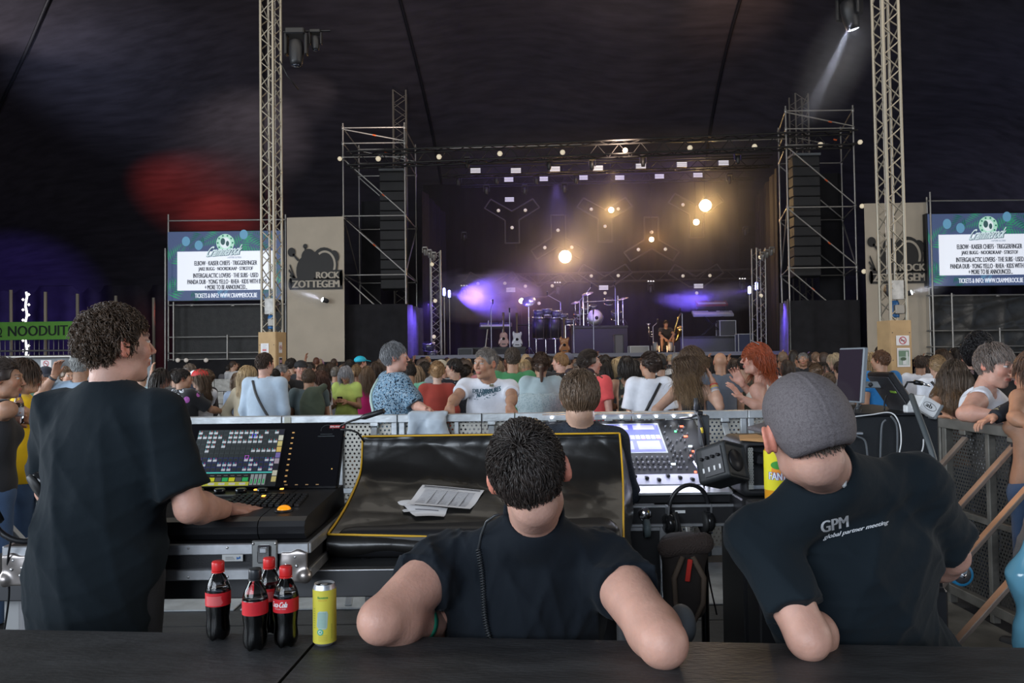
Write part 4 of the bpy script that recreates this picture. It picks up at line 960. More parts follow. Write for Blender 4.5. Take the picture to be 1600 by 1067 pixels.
# ---------------------------------------------------------------- stage
def haze_mat(name, dens, col=(.9, .9, 1), aniso=.2, blob=None):
    m = bpy.data.materials.new(name); m.use_nodes = True; nt = m.node_tree; nt.nodes.clear(); out = nt.nodes.new('ShaderNodeOutputMaterial')
    vs = nt.nodes.new('ShaderNodeVolumeScatter'); vs.inputs['Color'].default_value = (*col, 1); vs.inputs['Density'].default_value = dens; vs.inputs['Anisotropy'].default_value = aniso
    if blob:
        tc = nt.nodes.new('ShaderNodeTexCoord'); gr = nt.nodes.new('ShaderNodeTexGradient'); gr.gradient_type = 'SPHERICAL'; nt.links.new(tc.outputs['Object'], gr.inputs[0])
        nz = nt.nodes.new('ShaderNodeTexNoise'); nz.inputs['Scale'].default_value = blob; nz.inputs['Detail'].default_value = 3; nt.links.new(tc.outputs['Object'], nz.inputs['Vector'])
        mr = nt.nodes.new('ShaderNodeMapRange'); mr.inputs[1].default_value = .38; mr.inputs[2].default_value = .7; nt.links.new(nz.outputs[0], mr.inputs[0])
        mu = nt.nodes.new('ShaderNodeMath'); mu.operation = 'MULTIPLY'; nt.links.new(gr.outputs[1], mu.inputs[0]); nt.links.new(mr.outputs[0], mu.inputs[1])
        m2 = nt.nodes.new('ShaderNodeMath'); m2.operation = 'MULTIPLY'; m2.inputs[1].default_value = dens; nt.links.new(mu.outputs[0], m2.inputs[0]); nt.links.new(m2.outputs[0], vs.inputs['Density'])
    nt.links.new(vs.outputs[0], out.inputs['Volume']); return m
def volbox(name, c, size, m, label, cat='haze', ell=False):
    me = bpy.data.meshes.new(name); bm = bmesh.new()
    if ell: bmesh.ops.create_uvsphere(bm, u_segments=20, v_segments=12, radius=1)
    else: bmesh.ops.create_cube(bm, size=2)
    bm.to_mesh(me); bm.free(); me.materials.append(m); o = bpy.data.objects.new(name, me); COL.objects.link(o); o.location = c; o.scale = [s/2 for s in size]; setp(o, label, cat); o['kind'] = 'stuff'; return o
SZ = 1.85; SY = 24.9
mb = MB(); mb.box((2.85, SY+4.6, SZ-.05), (12.6, 9.2, .1), None, .01); st = empty('stage_platform', (2.85, SY, 0), 'wide black concert stage platform behind the crowd', 'stage')
mb.build('deck', mat('stage_floor', (.03, .03, .035), .35), st)
mb = MB(); mb.box((2.85, SY-.03, SZ-.05), (12.6, .05, .12)); mb.build('edge_strip', mat('stage_edge', (.2, .2, .24), .5), st)
folded_wall('skirt', (-3.4, SY+.02, 0), (9.1, SY+.02, 0), 0, SZ-.1, DRAPE, .03, .3, parent=st)
drape('stage_backdrop', (-3.9, 34.2), (10.2, 34.2), 0, 9.6, mat('backdrop_cloth', (.010, .009, .011), .9, var=.2, vscale=3), 'tall black backdrop curtain at the rear of the stage', .06, .5)
drape('wing_curtain', g(663, 26.5), g(700, 31), SZ+.01, 7.6, DRAPE, 'black wing curtain on the left side of the stage', .06, .4)
drape('wing_curtain', g(1222, 25.6), g(1188, 30), SZ+.01, 8.0, mat('wing_cloth', (.035, .026, .022), .9), 'black wing curtain on the right side of the stage', .08, .4)
# mb = MB(); mb.box((3.0, 30.2, 9.75), (14.4, 8.6, .05)); mb.build('roof_cloth', DRAPE, None, 'flat black cloth roof over the stage rig', 'roof')
BT = mat('black_truss', (.035, .033, .032), .5, .5)
truss('front_truss', P(545, 250, 24.1), P(1336, 217, 23.3), .42, 46, BT, 'long black lighting truss across the front of the stage', r=.03, rb=.015, faces=3, upv=(0, 0, 1))
rod('edge_tube', P(655, 233, 25), P(1230, 217, 24.3), .02, STEEL, empty('upper_tube', P(655, 233, 25), 'thin tube running above the front lighting truss', 'tube'))
truss('mid_truss', P(690, 268, 27), P(1205, 252, 27), .35, 32, BT, 'second black truss carrying the upper row of strobe panels', r=.025, rb=.013, faces=2, upv=(0, 0, 1))
truss('rear_truss', P(720, 285, 29.5), P(1180, 272, 29.5), .35, 30, BT, 'third black truss carrying the lower row of strobe panels', r=.025, rb=.013, faces=2, upv=(0, 0, 1))
truss('floor_truss', P(715, 438, 32.5), P(1185, 428, 32.5), .38, 30, mat('brown_truss', (.10, .085, .07), .5, .5), 'low horizontal truss across the back of the stage above the instruments', r=.028, rb=.014, faces=2, upv=(0, 0, 1))
for i, (x, y) in enumerate(((591, 248), (686, 245), (781, 240), (879, 238), (977, 235), (1078, 231), (1179, 229), (1282, 226))):
    ball(P(x, y, 23.7), .085, ['ball lamp on the front truss inside the left tower', 'ball lamp on the front truss just right of the left tower', 'third ball lamp from the left along the front truss', 'fourth ball lamp from the left along the front truss', 'fifth ball lamp from the left along the front truss', 'sixth ball lamp from the left along the front truss', 'ball lamp on the front truss just left of the right tower', 'ball lamp on the front truss inside the right tower'][i], 'ball lamps along the front truss')
PANW = mat('strobe_face', (.62, .58, .58), .4, emit=.45, ecol=(.9, .85, .95))
def strobe(px, py, D, k, label, group):
    c = P(px, py, D); s = D/1200*k; e = empty('strobe_panel', c, label, 'stage light', group)
    mb = MB(); mb.box(c, (16.5*s, .08, 8.5*s), None, .01); mb.build('housing', DGREY, e)
    for j in (-1, 0, 1): mb = MB(); mb.box(c+V((0, -.05, j*2.6*s)), (15.5*s, .02, 2.1*s if j else 1.6*s)); mb.build('light_bar', PANW, e)
ORD = ['leftmost', 'second', 'third', 'fourth', 'fifth', 'sixth', 'seventh']
for i, (x, y) in enumerate(((743, 267), (806, 267), (867, 264.5), (934, 263), (1001, 260), (1065, 257.5), (1130, 255))): strobe(x, y, 26.7, 1, '%s white strobe panel in the upper row above the stage' % (ORD[i] if i == 0 else ORD[i]+' from left'), 'upper row of strobe panels')
for i, (x, y) in enumerate(((795, 281), (849, 280), (911, 278), (968, 278), (1030, 276), (1090, 274))): strobe(x, y, 29.2, .9, '%s white strobe panel in the second row above the stage' % (ORD[i] if i == 0 else ORD[i]+' from left'), 'second row of strobe panels')
for i, (x, y) in enumerate(((796, 312), (798, 453), (943, 449.5), (1091, 447))): strobe(x, y, 31.8, .9, ['single strobe panel inside the left hanging Y frame', 'strobe panel low at the back left of the stage', 'strobe panel low above the drum kit', 'strobe panel low above the white keyboard'][i], None)
# hanging moving lights in the rig
GLM = mat('rig_light', (.05, .047, .045), .4, .3); k = 0
for i, (x, y, D) in enumerate(((716, 283, 28), (776, 281, 28), (838, 281, 28), (900, 280, 28), (760, 297, 29), (820, 297, 29), (882, 294, 29), (1140, 280, 28), (730, 255, 25), (1005, 252, 25), (1153, 248, 25), (858, 257, 25), (925, 257, 25), (725, 370, 32), (1165, 362, 32))):
    moving_head(P(x, y, D), .55, 'unlit dark moving light hanging above the stage, '+['leftmost in the front row', 'second in the front row', 'third in the front row', 'fourth in the front row', 'leftmost in the back row', 'second in the back row', 'third in the back row', 'below the right strobe panels', 'by the left end of the front truss', 'on the front truss right of centre', 'by the right end of the front truss', 'on the front truss left of centre', 'at the middle of the front truss', 'low beside the left wing', 'low beside the right wing'][i], .2, m=GLM, group='unlit moving lights above the stage')
for i, (x, y) in enumerate(((725, 448), (871, 443), (1017, 441), (1160, 437))):
    e = moving_head(P(x, y+10, 31.8), .6, ['far left', 'left of centre', 'right of centre', 'far right'][i]+' moving light hanging under the low back truss', 0, m=GLM)
    for j in (-1, 0, 1): mb = MB(); mb.lathe([(.035, 0), (.03, .03), (.0, .05)], P(x+j*4, y-1, 31.5), 8); mb.build('led', mat('led_warm', (.8, .75, .7), emit=1.2), e)
# Y and V shaped light frames
YM = mat('frame_tube', (.10, .085, .07), .5, .4, emit=.0)
def yframe(px, py, D, flip, label, s=1.0):
    """outlined Y of square tube, arms up (flip 1) or down (flip -1)"""
    c = P(px, py, D); u = D/1200*s; e = empty('chevron_frame', c, label, 'light frame')
    pts = [(-11, -36), (-11, 0), (-43, 19), (-33, 33), (0, 14), (33, 33), (43, 19), (11, 0), (11, -36)]
    if flip == 0: pts = [(-43, 19), (-33, 33), (0, 14), (33, 33), (43, 19), (11, -2), (-11, -2)]
    if flip < 0: pts = [(a, -b) for a, b in pts]
    w_ = [c+V((a*u, 0, b*u)) for a, b in pts]
    for sx in (-.3, .3): rod('hang_wire', c+V((sx, 0, .3)), (c.x+sx, c.y, 9.2), .006, BLK_MET, e, 4)
    for i in range(len(w_)): rod('frame_tube', w_[i], w_[(i+1) % len(w_)], .035, YM, e, 5)
    for a, b in ((-21, 15), (21, 15), (0, -12)): mb = MB(); mb.lathe([(.07, 0), (.065, .03), (.0, .05)], c+V((a*u, -.05, (b if flip >= 0 else -b)*u)), 12, RX(math.pi/2)); mb.build('lamp', LAMPW, e)
for a in ((800, 344, 31, 1, 'Y-shaped light frame hanging at the left of the stage'), (945, 342, 31, 1, 'Y-shaped light frame hanging left of centre behind the warm lamp'), (1018, 375, 30.5, -1, 'upside-down Y light frame hanging at centre right'), (1088, 335, 31, 1, 'Y-shaped light frame hanging behind the brightest right lamp'), (872, 372, 30.5, -1, 'upside-down Y light frame around the bright centre lamp'), (768, 458, 32, 0, 'V-shaped light frame low at the left rear of the stage'), (842, 462, 32, 0, 'V-shaped light frame low behind the percussion'), (945, 446, 32, 0, 'V-shaped light frame low behind the drum kit'), (1088, 446, 32, 0, 'V-shaped light frame low behind the keyboards')): yframe(*a)
# warm lamps
def warm(px, py, D, r, e_, label, col=(1, .62, .24)):
    c = P(px, py, D); e = empty('warm_spotlight', c, label, 'stage light')
    d = (V((0, 0, 1.6))-c).normalized(); T = d.to_track_quat('-Z', 'Y').to_matrix()
    mb = MB(); mb.lathe([(r*.5, r*2), (r*1.1, r*1.5), (r*1.2, 0)], c, 18, T); mb.build('housing', BLACK, e)
    mb = MB(); mb.lathe([(r, -.01), (r*.6, -.03), (0, -.04)], c, 18, T); mb.build('lens', mat('warm_lens_%d' % int(e_), (1, .78, .45), emit=24), e)
    light('warm_lamp', 'SPOT', c+d*.12, c+d*5, e_, col, spot=150, blend=1, radius=r*.6); rod('drop_rod', c+V((0, .1, .1)), (c.x, c.y+.1, 9.2 if py < 460 else SZ), .012, BLK_MET, e)
warm(883, 401, 30, .24, 420, 'brightest warm spotlight glaring at the centre of the stage'); warm(1102, 321, 29.5, .22, 420, 'bright warm spotlight high at the right of the stage')
warm(1088, 347, 30, .11, 160, 'smaller warm spotlight just below the bright right one'); warm(955, 328, 29.5, .10, 220, 'warm spotlight high left of centre above the drums')
warm(1018, 374, 30, .09, 110, 'small orange spotlight at centre right of the rig', (1, .5, .12)); warm(815, 470, 30.5, .10, 90, 'small orange lamp beside the cymbal at left', (1, .3, .08))
# haze on the stage; denser puffs added round the lamps for their halos
volbox('stage_haze', (3.0, 29.3, 5.7), (13.6, 8.6, 7.6), haze_mat('haze', .009, (1, .93, .85)), 'thin haze filling the air over the stage')
for px, py, D, r_, w_ in ((883, 401, 29.4, 3.4, 'centre'), (1102, 321, 29, 3.4, 'bright right'), (955, 328, 28.8, 2.4, 'left of centre')): volbox('added_halo_haze', P(px, py, D), (r_*2.2, r_*1.1, r_*2), haze_mat('added_halo_haze', .26, (1, .92, .8), 0, blob=1.1), 'denser haze glowing round the %s warm spotlight' % w_, 'haze', True)
light('warm_gear', 'SPOT', (3.5, 25.5, 8.0), (3.0, 29.5, 3.5), 500, (1, .66, .36), spot=75, blend=1); light('violet_gear', 'SPOT', (1.5, 25.2, 7.5), (2.2, 28.8, 2.9), 1500, (.30, .22, 1), spot=62, blend=1)  # unseen spots added to brighten the instruments
volbox('violet_smoke', P(746, 462, 28.5), (5.0, 1.6, 2.2), haze_mat('smoke', 5.5, (.8, .8, 1), 0, blob=1.6), 'violet-lit puff of smoke at the left of the stage', 'smoke', True)
volbox('violet_smoke', P(1118, 463, 28.5), (5.0, 1.4, 1.3), haze_mat('smoke_thin', 2.2, (.8, .8, 1), 0, blob=1.6), 'thin violet-lit smoke at the right of the stage', 'smoke', True)
VI = (.18, .10, 1.0)
def beam(a, b, w_, e_, spot, dens, label, col=(.8, .84, 1)):
    a, b = V(a), V(b); d = (b-a).normalized(); o = volbox('beam_haze', a.lerp(b, .5), (w_, w_, (b-a).length*1.5), haze_mat('beam_haze', dens, (.9, .92, 1), 0, blob=.7), label, 'haze', True); o.rotation_euler = d.to_track_quat('Z', 'Y').to_euler(); light('beam_lamp', 'SPOT', a-d*.05, b, e_, col, spot=spot, blend=.5, radius=.06)
beam(P(1330, 40, 14.9), P(1268, 172, 17), 1.5, 2200, 9, .55, 'haze lit by the pale beam at upper right')
beam(P(503, 468, 23.4), P(448, 447, 22.6), .7, 260, 16, 1.6, 'haze lit by the small beam before the left cream banner'); beam(P(1425, 457, 22.2), P(1475, 441, 21.4), .7, 260, 16, 1.6, 'haze lit by the small beam before the right cream banner')
def tall_lamp(px, py, D, label, tgt, en, sp_=60):
    c = P(px, py, D); e = empty('light_stand', (c.x, c.y, SZ), label, 'stage light'); mb = MB(); mb.box(c, (.08, .10, .26), None, .02); mb.build('lamp_face', mat('violet_glow', (.35, .4, 1), emit=9), e)
    rod('pole', (c.x, c.y, SZ), (c.x, c.y, c.z-.16), .022, STEEL, e); mb = MB(); mb.lathe([(.22, 0), (.2, .03), (.03, .05)], (c.x, c.y, SZ), 14); mb.build('base_plate', BLK_MET, e)
    mb = MB(); mb.box((c.x, c.y+.1, c.z-.12), (.14, .1, .12)); mb.build('bracket', BLK_MET, e)
    light('violet_lamp', 'SPOT', c+V((.0, -.1, 0)), tgt, en, VI, spot=sp_, blend=.8, radius=.05)
tall_lamp(694, 456, 26.2, 'violet lamp on a tall stand against the left wing truss', P(820, 470, 28.5), 800); tall_lamp(702, 459, 27.2, 'violet lamp on the stand nearer the stage at left', P(748, 463, 28.5), 5200, 44)
tall_lamp(1171, 453, 27.0, 'violet lamp on a stand left of the right wing truss', P(1060, 474, 28.5), 4200, 24); tall_lamp(1182, 447, 26.2, 'violet lamp fixed on the right wing truss', P(1050, 500, 29), 500)
light('violet_side_l', 'SPOT', P(676, 470, 25.6), P(650, 520, 24.8), 700, VI, spot=90, blend=1); light('violet_side_r', 'SPOT', P(1205, 470, 24.5), P(1229, 510, 24.0), 700, VI, spot=90, blend=1)
light('violet_top', 'AREA', (2.8, 29, 9.2), (2.8, 29.5, 0), 110, (.30, .2, 1), 9, 4)
light('crew_light', 'SPOT', P(1036, 548, 25.3), P(1038, 512, 27.6), 60, (1, .6, .28), spot=80, blend=1)
wt = truss('wing_truss', P(682, 558, 26.0), P(680, 392, 26.0), .32, 14, STEEL, 'vertical truss at the left edge of the stage', r=.024, rb=.012, rot=.2, faces=3)
wt = truss('wing_truss', P(1187, 556, 25.8), P(1185, 388, 25.8), .32, 14, STEEL, 'vertical truss at the right edge of the stage', r=.024, rb=.012, rot=.2, faces=3)
for n_, x in (('left', 664), ('right', 1206)):
    for j in range(3): c = P(x+j*7*(1 if n_ == 'left' else -1), 393+j*4, 25.6); moving_head(c, .42, ['outer', 'middle', 'inner'][j]+' of three clustered spotlights on top of the %s wing truss' % n_, .5, m=mat('grey_lamp', (.3, .28, .25), .4, .3))
for (x, y, t) in ((675, 413, 'upper ball lamp on the left wing truss'), (680, 470, 'middle ball lamp on the left wing truss'), (678, 526, 'lower ball lamp on the left wing truss'), (1188, 402, 'upper ball lamp on the right wing truss'), (1189, 462, 'lower ball lamp on the right wing truss')): ball(P(x, y, 25.7), .07, t)
# ---------------------------------------------------------------- instruments and gear
def fl(px, D): p = P(px, 556, D); return V((p.x, p.y, SZ))
def riser(px0, px1, D, h, dep, label, m=DRAPE, name='stage_riser'):
    a = fl(px0, D); b = fl(px1, D); e = empty(name, a, label, 'riser'); mb = MB(); mb.box(((a.x+b.x)/2, a.y+dep/2, SZ+h-.04), (b.x-a.x, dep, .08)); mb.build('top_board', PLY, e)
    mb = MB(); mb.box(((a.x+b.x)/2, a.y+dep/2, SZ+h/2-.04), (b.x-a.x-.04, dep-.04, h-.08)); mb.build('side_cloth', m, e); return (a.x+b.x)/2, a.y+dep/2, SZ+h
RS_ = mat('riser_cloth', (.035, .033, .04), .7)
drx, dry, drz = riser(893, 982, 28, 1.05, 2.2, 'tall black drum riser at stage centre', RS_); kx, ky, kz = riser(1063, 1180, 28.2, .62, 1.8, 'grey-fronted keyboard riser at the right of the stage', mat('riser_grey', (.10, .10, .12), .6)); gx, gy, gz = riser(718, 822, 26.5, .28, 1.6, 'low riser under the guitars at the left of the stage', RS_)
DRB = mat('drum_shell', (.05, .05, .08), .2, coat=1); HEADM = mat('drum_head', (.62, .60, .58), .5)
def drum(c, r, h, label_parent, tilt=0, name='drum', axis='z', shell=DRB):
    R = RX(math.pi/2) if axis == 'y' else RX(tilt); c = V(c); mb = MB(); mb.lathe([(r, -h/2), (r*1.0, h/2)], c, 20, R); o = mb.build(name, shell, label_parent)
    for z in (-h/2, h/2): mb = MB(); mb.lathe([(r*.9, z-.012), (r*1.05, z-.012), (r*1.05, z+.012), (r*.9, z+.012)], c, 20, R); mb.build('hoop', CHROME, label_parent)
    mb = MB(); mb.lathe([(r*.98, h/2+.008), (0, h/2+.012)], c, 20, R); mb.build('drum_skin', HEADM, label_parent)
    for k in range(6): a = k*1.047; p = R@V((math.cos(a)*r*1.04, math.sin(a)*r*1.04, -h/2)); q = R@V((math.cos(a)*r*1.04, math.sin(a)*r*1.04, h/2)); rod('tension_rod', c+p, c+q, .008, CHROME, label_parent, 4)
def tripod(e, c, h, r=.012, sp=.25, m=CHROME):
    c = V(c); rod('pole', c+V((0, 0, .12)), c+V((0, 0, h)), r, m, e)
    for k in range(3): a = k*2.094+.5; rod('leg', c+V((0, 0, .3)), c+V((sp*math.cos(a), sp*math.sin(a), .0)), r*.9, m, e)
def cymbal(c, r, label, zb, tilt=.3):
    c = V(c); e = empty('cymbal', (c.x, c.y, zb), label, 'cymbal'); mb = MB(); mb.lathe([(0, .03), (.04, .025), (.06, .01), (r, -.02), (r, -.023), (.03, 0)], c, 24, RX(tilt)@RY(-.25)); mb.build('cymbal_plate', mat('cymbal_metal', (.45, .42, .5), .3, .8), e); tripod(e, (c.x, c.y+.02, zb), c.z-zb)
de = empty('drum_kit', (drx, dry, drz), 'drum kit with a white-fronted bass drum on the tall riser', 'drum kit')
bc = P(929, 497, 28.6); drum(bc, .30, .42, de, axis='y', name='bass_drum')
mb = MB(); mb.lathe([(.29, 0), (0, .005)], bc+V((0, -.23, 0)), 24, RX(math.pi/2)); mb.build('front_skin', HEADM, de); mb = MB(); mb.lathe([(.065, 0), (0, .006)], bc+V((.05, -.245, .0)), 14, RX(math.pi/2)); mb.build('port', BLACK, de)
for (x, y, r, h) in ((915, 484, .16, .2), (927, 480, .15, .18), (951, 470, .17, .2), (904, 492, .19, .16), (963, 492, .2, .3)): drum(P(x, y, 28.8), r, h, de, .5, 'tom_drum')
for x in (912, 966): p = P(x, 511, 28.5); q = P(x, 462, 28.5); rod('rack_post', (p.x, p.y, drz), (p.x, p.y, q.z), .035, CHROME, de)
rod('rack_bar', P(912, 472, 28.5), P(966, 469, 28.5), .02, CHROME, de)
cymbal(P(918, 458, 28.6), .22, 'cymbal at the left of the drum kit', drz); cymbal(P(973, 466, 28.7), .22, 'cymbal at the right of the drum kit', drz, .2); cymbal(P(899, 472, 28.9), .18, 'small cymbal at the far left of the drum kit', drz)
def mic_stand(px, pyt, pyb, D, label, zb=None, boom=None):
    c = P(px, 556, D); zb = SZ if zb is None else zb; t = P(px, pyt, D); e = empty('microphone_stand', (c.x, c.y, zb), label, 'microphone stand'); VM = mat('stand_metal', (.35, .35, .42), .35, .8)
    rod('pole', (c.x, c.y, zb), (c.x, c.y, t.z), .016, VM, e); mb = MB(); mb.lathe([(.14, 0), (.13, .02), (.02, .035)], (c.x, c.y, zb), 14); mb.build('base', BLK_MET, e)
    tip = V((c.x, c.y, t.z))
    if boom: q = P(boom[0], boom[1], D); rod('boom', tip, q, .012, VM, e); tip = q
    mb = MB(); mb.tube([tip-V((0, .02, .02)), tip+V((0, -.06, .08)), tip+V((0, -.09, .12))], [.02, .024, .03], 8); mb.build('microphone', DGREY, e)
mic_stand(768, 480, 548, 26.2, 'microphone stand left of the pale acoustic guitar', boom=(770, 474)); mic_stand(797, 487, 548, 26.3, 'microphone stand between the two guitars'); mic_stand(897, 500, 556, 25.6, 'microphone stand left of the drum riser front', boom=(910, 490)); mic_stand(928, 490, 556, 25.4, 'straight microphone stand before the drum riser')
mic_stand(1067, 490, 556, 25.8, 'microphone stand beside the saxophone', boom=(1062, 488)); mic_stand(877, 472, 520, 28.2, 'boom microphone stand behind the percussion', boom=(855, 461)); mic_stand(907, 470, 511, 28.2, 'boom microphone stand at the left of the drum kit', drz, boom=(924, 448)); mic_stand(963, 450, 511, 28.3, 'upright microphone stand at the right of the drum kit', drz, boom=(960, 445))
# percussion
pe = empty('percussion_set', fl(853, 28), 'black percussion drums clustered left of the drum riser', 'drums')
for (x, y, r, h) in ((843, 512, .26, .75), (866, 512, .26, .75), (842, 490, .19, .26), (855, 487, .18, .22), (870, 491, .19, .26), (880, 494, .18, .16), (888, 503, .17, .2)): drum(P(x, y, 28), r, h, pe, .15, 'percussion_drum', shell=BLACK if h > .5 else DRB)
for x in (838, 853, 868, 884): p = P(x, 556, 28.1); rod('support_leg', (p.x, p.y, SZ), (p.x, p.y, SZ+1.1), .016, CHROME, pe)
cymbal(P(826, 470, 28), .26, 'tilted cymbal beside the small orange lamp', SZ, .9)
sd = empty('music_stool', fl(826, 28.3), 'flat tray table on a tripod left of the percussion', 'table'); c_ = fl(826, 28.3); tripod(sd, c_, 1.1, .02, .4, BLK_MET); mb = MB(); mb.box((c_.x, c_.y, SZ+1.12), (.8, .5, .04), None, .01); mb.build('tray', BLK_MET, sd)
# guitars
def guitar(px, py, D, label, col, hole=True, zb=SZ, s=1.0, electric=False, neckc=(.12, .07, .04)):
    c = P(px, py, D); e = empty('guitar', (c.x, c.y, zb), label, 'guitar'); R = RX(-.18); f = F()
    f.ell(c, (.19*s, .05*s, .17*s), k=.03); f.ell(c+V((0, .03*s, .24*s)), (.14*s, .045*s, .13*s), k=.10)
    if electric: f.ell(c+V((.13*s, .03*s, .33*s)), (.04*s, .04*s, .07*s), k=.04); f.ell(c+V((-.12*s, .03*s, .33*s)), (.04*s, .04*s, .09*s), k=.04)
    f.plane(c+V((0, -.03*s, 0)), (0, -1, -.05)); meshobj('guitar_body', f, .016, mat('guitar_'+'_'.join(str(int(k_*100)) for k_ in col), col, .25, coat=.6), e)
    mb = MB(); mb.box(c+V((0, .03*s, .62*s)), (.05*s, .03*s, .62*s), R*0+RX(-.04)); mb.build('guitar_neck', mat('neckwood', neckc, .5), e)
    mb = MB(); mb.box(c+V((0, .05*s, .98*s)), (.085*s, .025*s, .15*s), None, .01); mb.build('headstock', mat('neckwood', neckc, .5), e)
    mb = MB(); mb.lathe([(.05*s, 0), (0, .004)], c+V((0, -.055*s, .13*s)), 14, RX(math.pi/2)); mb.build('sound_hole' if hole else 'pickup', BLACK, e)
    mb = MB(); mb.box(c+V((0, -.05*s, -.06*s)), (.14*s, .02, .03*s)); mb.build('bridge', DGREY, e)
    gs = empty('guitar_stand', (c.x, c.y+.08, zb), 'stand under the '+label, 'guitar stand')
    for sx in (-1, 1): rod('leg', (c.x+sx*.2, c.y-.1, zb), (c.x, c.y+.12, c.z+.2), .012, BLK_MET, gs)
    rod('leg', (c.x, c.y+.4, zb), (c.x, c.y+.12, c.z+.2), .012, BLK_MET, gs)
guitar(787, 535, 26.8, 'pinkish acoustic guitar standing at the left of the stage', (.50, .30, .28), zb=gz); guitar(808, 536, 26.7, 'white electric guitar right of the acoustic one', (.62, .62, .68), False, gz, electric=True)
guitar(882, 545, 25.8, 'sunburst bass guitar standing before the percussion', (.40, .16, .06), False, SZ, electric=True); 
# keyboards
def keyboard(px0, px1, py, D, m, label, tilt=.5, keys=True, name='keyboard'):
    a = P(px0, py, D); b = P(px1, py, D); w_ = b.x-a.x; c = (a+b)/2; e = empty(name, c, label, 'keyboard'); mb = MB(); mb.box(c, (w_, .34, .10), RX(tilt), .015); mb.build('case', m, e); R = RX(tilt)
    if keys:
        for k in range(28): mb = MB(); mb.box(c+R@V((-w_*.44+k*w_*.0315, -.10, .055)), (w_*.028, .13, .02), R); mb.build('key', HEADM, e)
        mb = MB(); mb.box(c+R@V((0, .1, .055)), (w_*.2, .06, .01), R); mb.build('display', mat('kbd_display', (.02, .03, .05), .2), e)
    for k in range(6): mb = MB(); mb.lathe([(.014, 0), (.012, .03)], c+R@V((w_*(.2+.04*k), .08, .05)), 8, R); mb.build('knob', DGREY, e)
    return c
kc = keyboard(1082, 1145, 490, 28.6, mat('kbd_silver', (.5, .5, .56), .35, .2), 'silver keyboard on the right riser'); keyboard(1087, 1136, 474, 28.9, mat('kbd_red', (.30, .03, .03), .35), 'dark red keyboard above the silver one')
xs = empty('keyboard_stand', (kc.x, kc.y, kz), 'crossed-leg stand under the keyboards', 'keyboard stand')
for y_ in (-.12, .12):
    rod('leg', (kc.x-.45, kc.y+y_, kz), (kc.x+.4, kc.y+y_, kc.z-.06), .018, BLK_MET, xs); rod('leg', (kc.x+.45, kc.y+y_, kz), (kc.x-.4, kc.y+y_, kc.z-.06), .018, BLK_MET, xs)
for sx in (-.6, .55): rod('upright', (kc.x+sx, kc.y+.15, kc.z-.1), (kc.x+sx, kc.y+.15, kc.z+.42), .018, BLK_MET, xs)
keyboard(749, 800, 509, 27.4, DGREY, 'narrow keyboard behind the guitars at left'); lk = P(775, 520, 27.5)
ks = empty('keyboard_stand', (lk.x, lk.y, SZ), 'pale square-tube stand under the left keyboard', 'keyboard stand')
for sx in (-.32, .32):
    for y_ in (-.15, .15): rod('leg', (lk.x+sx-.1, lk.y+y_, SZ), (lk.x+sx*.8, lk.y+y_, SZ+1.25), .022, STEEL, ks)
    rod('rung', (lk.x+sx*.9, lk.y-.15, SZ+.6), (lk.x+sx*.9, lk.y+.15, SZ+.6), .018, STEEL, ks)
def case_box(px0, px1, py0, py1, D, dep, label, m, name='flight_case', inner=None, zb=None, cat='case'):
    a = P(px0, py1, D); b = P(px1, py1, D); t = P(px0, py0, D); w_ = b.x-a.x; z0 = a.z if zb is None else zb; h = t.z-z0; c = V((a.x+w_/2, a.y+dep/2, z0+h/2)); e = empty(name, (c.x, c.y, z0), label, cat)
    mb = MB(); mb.box(c, (w_, dep, h), None, .01); mb.build('case_body', inner or BLACK, e)
    for sx in (-1, 1):
        for sy in (-1, 1): rod('corner_rail', c+V((sx*w_/2, sy*dep/2, -h/2)), c+V((sx*w_/2, sy*dep/2, h/2)), .018, m, e, 4)
    for sz in (-1, 1):
        for sy in (-1, 1): rod('edge_rail', c+V((-w_/2, sy*dep/2, sz*h/2)), c+V((w_/2, sy*dep/2, sz*h/2)), .018, m, e, 4)
        for sx in (-1, 1): rod('edge_rail', c+V((sx*w_/2, -dep/2, sz*h/2)), c+V((sx*w_/2, dep/2, sz*h/2)), .018, m, e, 4)
    return e, c, w_, h
case_box(1125, 1150, 501, 524, 28.3, .5, 'square pale-edged amplifier case beside the keyboards', WHITE, 'amplifier_case', mat('amp_grey', (.10, .10, .11), .6), zb=kz)
case_box(1154, 1177, 522, 533, 27.6, .4, 'small rack unit with coloured lights right of the keyboards', WHITE, 'rack_unit', mat('rack_blue', (.08, .09, .16), .4), zb=SZ)
case_box(985, 1014, 541, 556, 26, .5, 'low white equipment case left of the two floor lights', WHITE, 'equipment_case', mat('case_white', (.36, .34, .32), .5), zb=SZ); case_box(961, 974, 523, 556, 26.4, .4, 'slim grey speaker standing before the drum riser', DGREY, 'speaker_column', mat('speaker_pale', (.16, .15, .16), .7), zb=SZ, cat='speaker')
case_box(716, 738, 545, 556, 26.0, .5, 'low black monitor box at the left front of the stage', GREY, 'monitor_box', BLACK, zb=SZ, cat='speaker')
FLM = mat('floor_light_shell', (.25, .24, .24), .35)
for i, x in enumerate((1024, 1048)): moving_head(P(x, 543, 25.6), .62, ['left', 'right'][i]+' of two moving lights standing at the stage front', .15+math.pi, base_up=False, m=FLM, name='floor_moving_light')
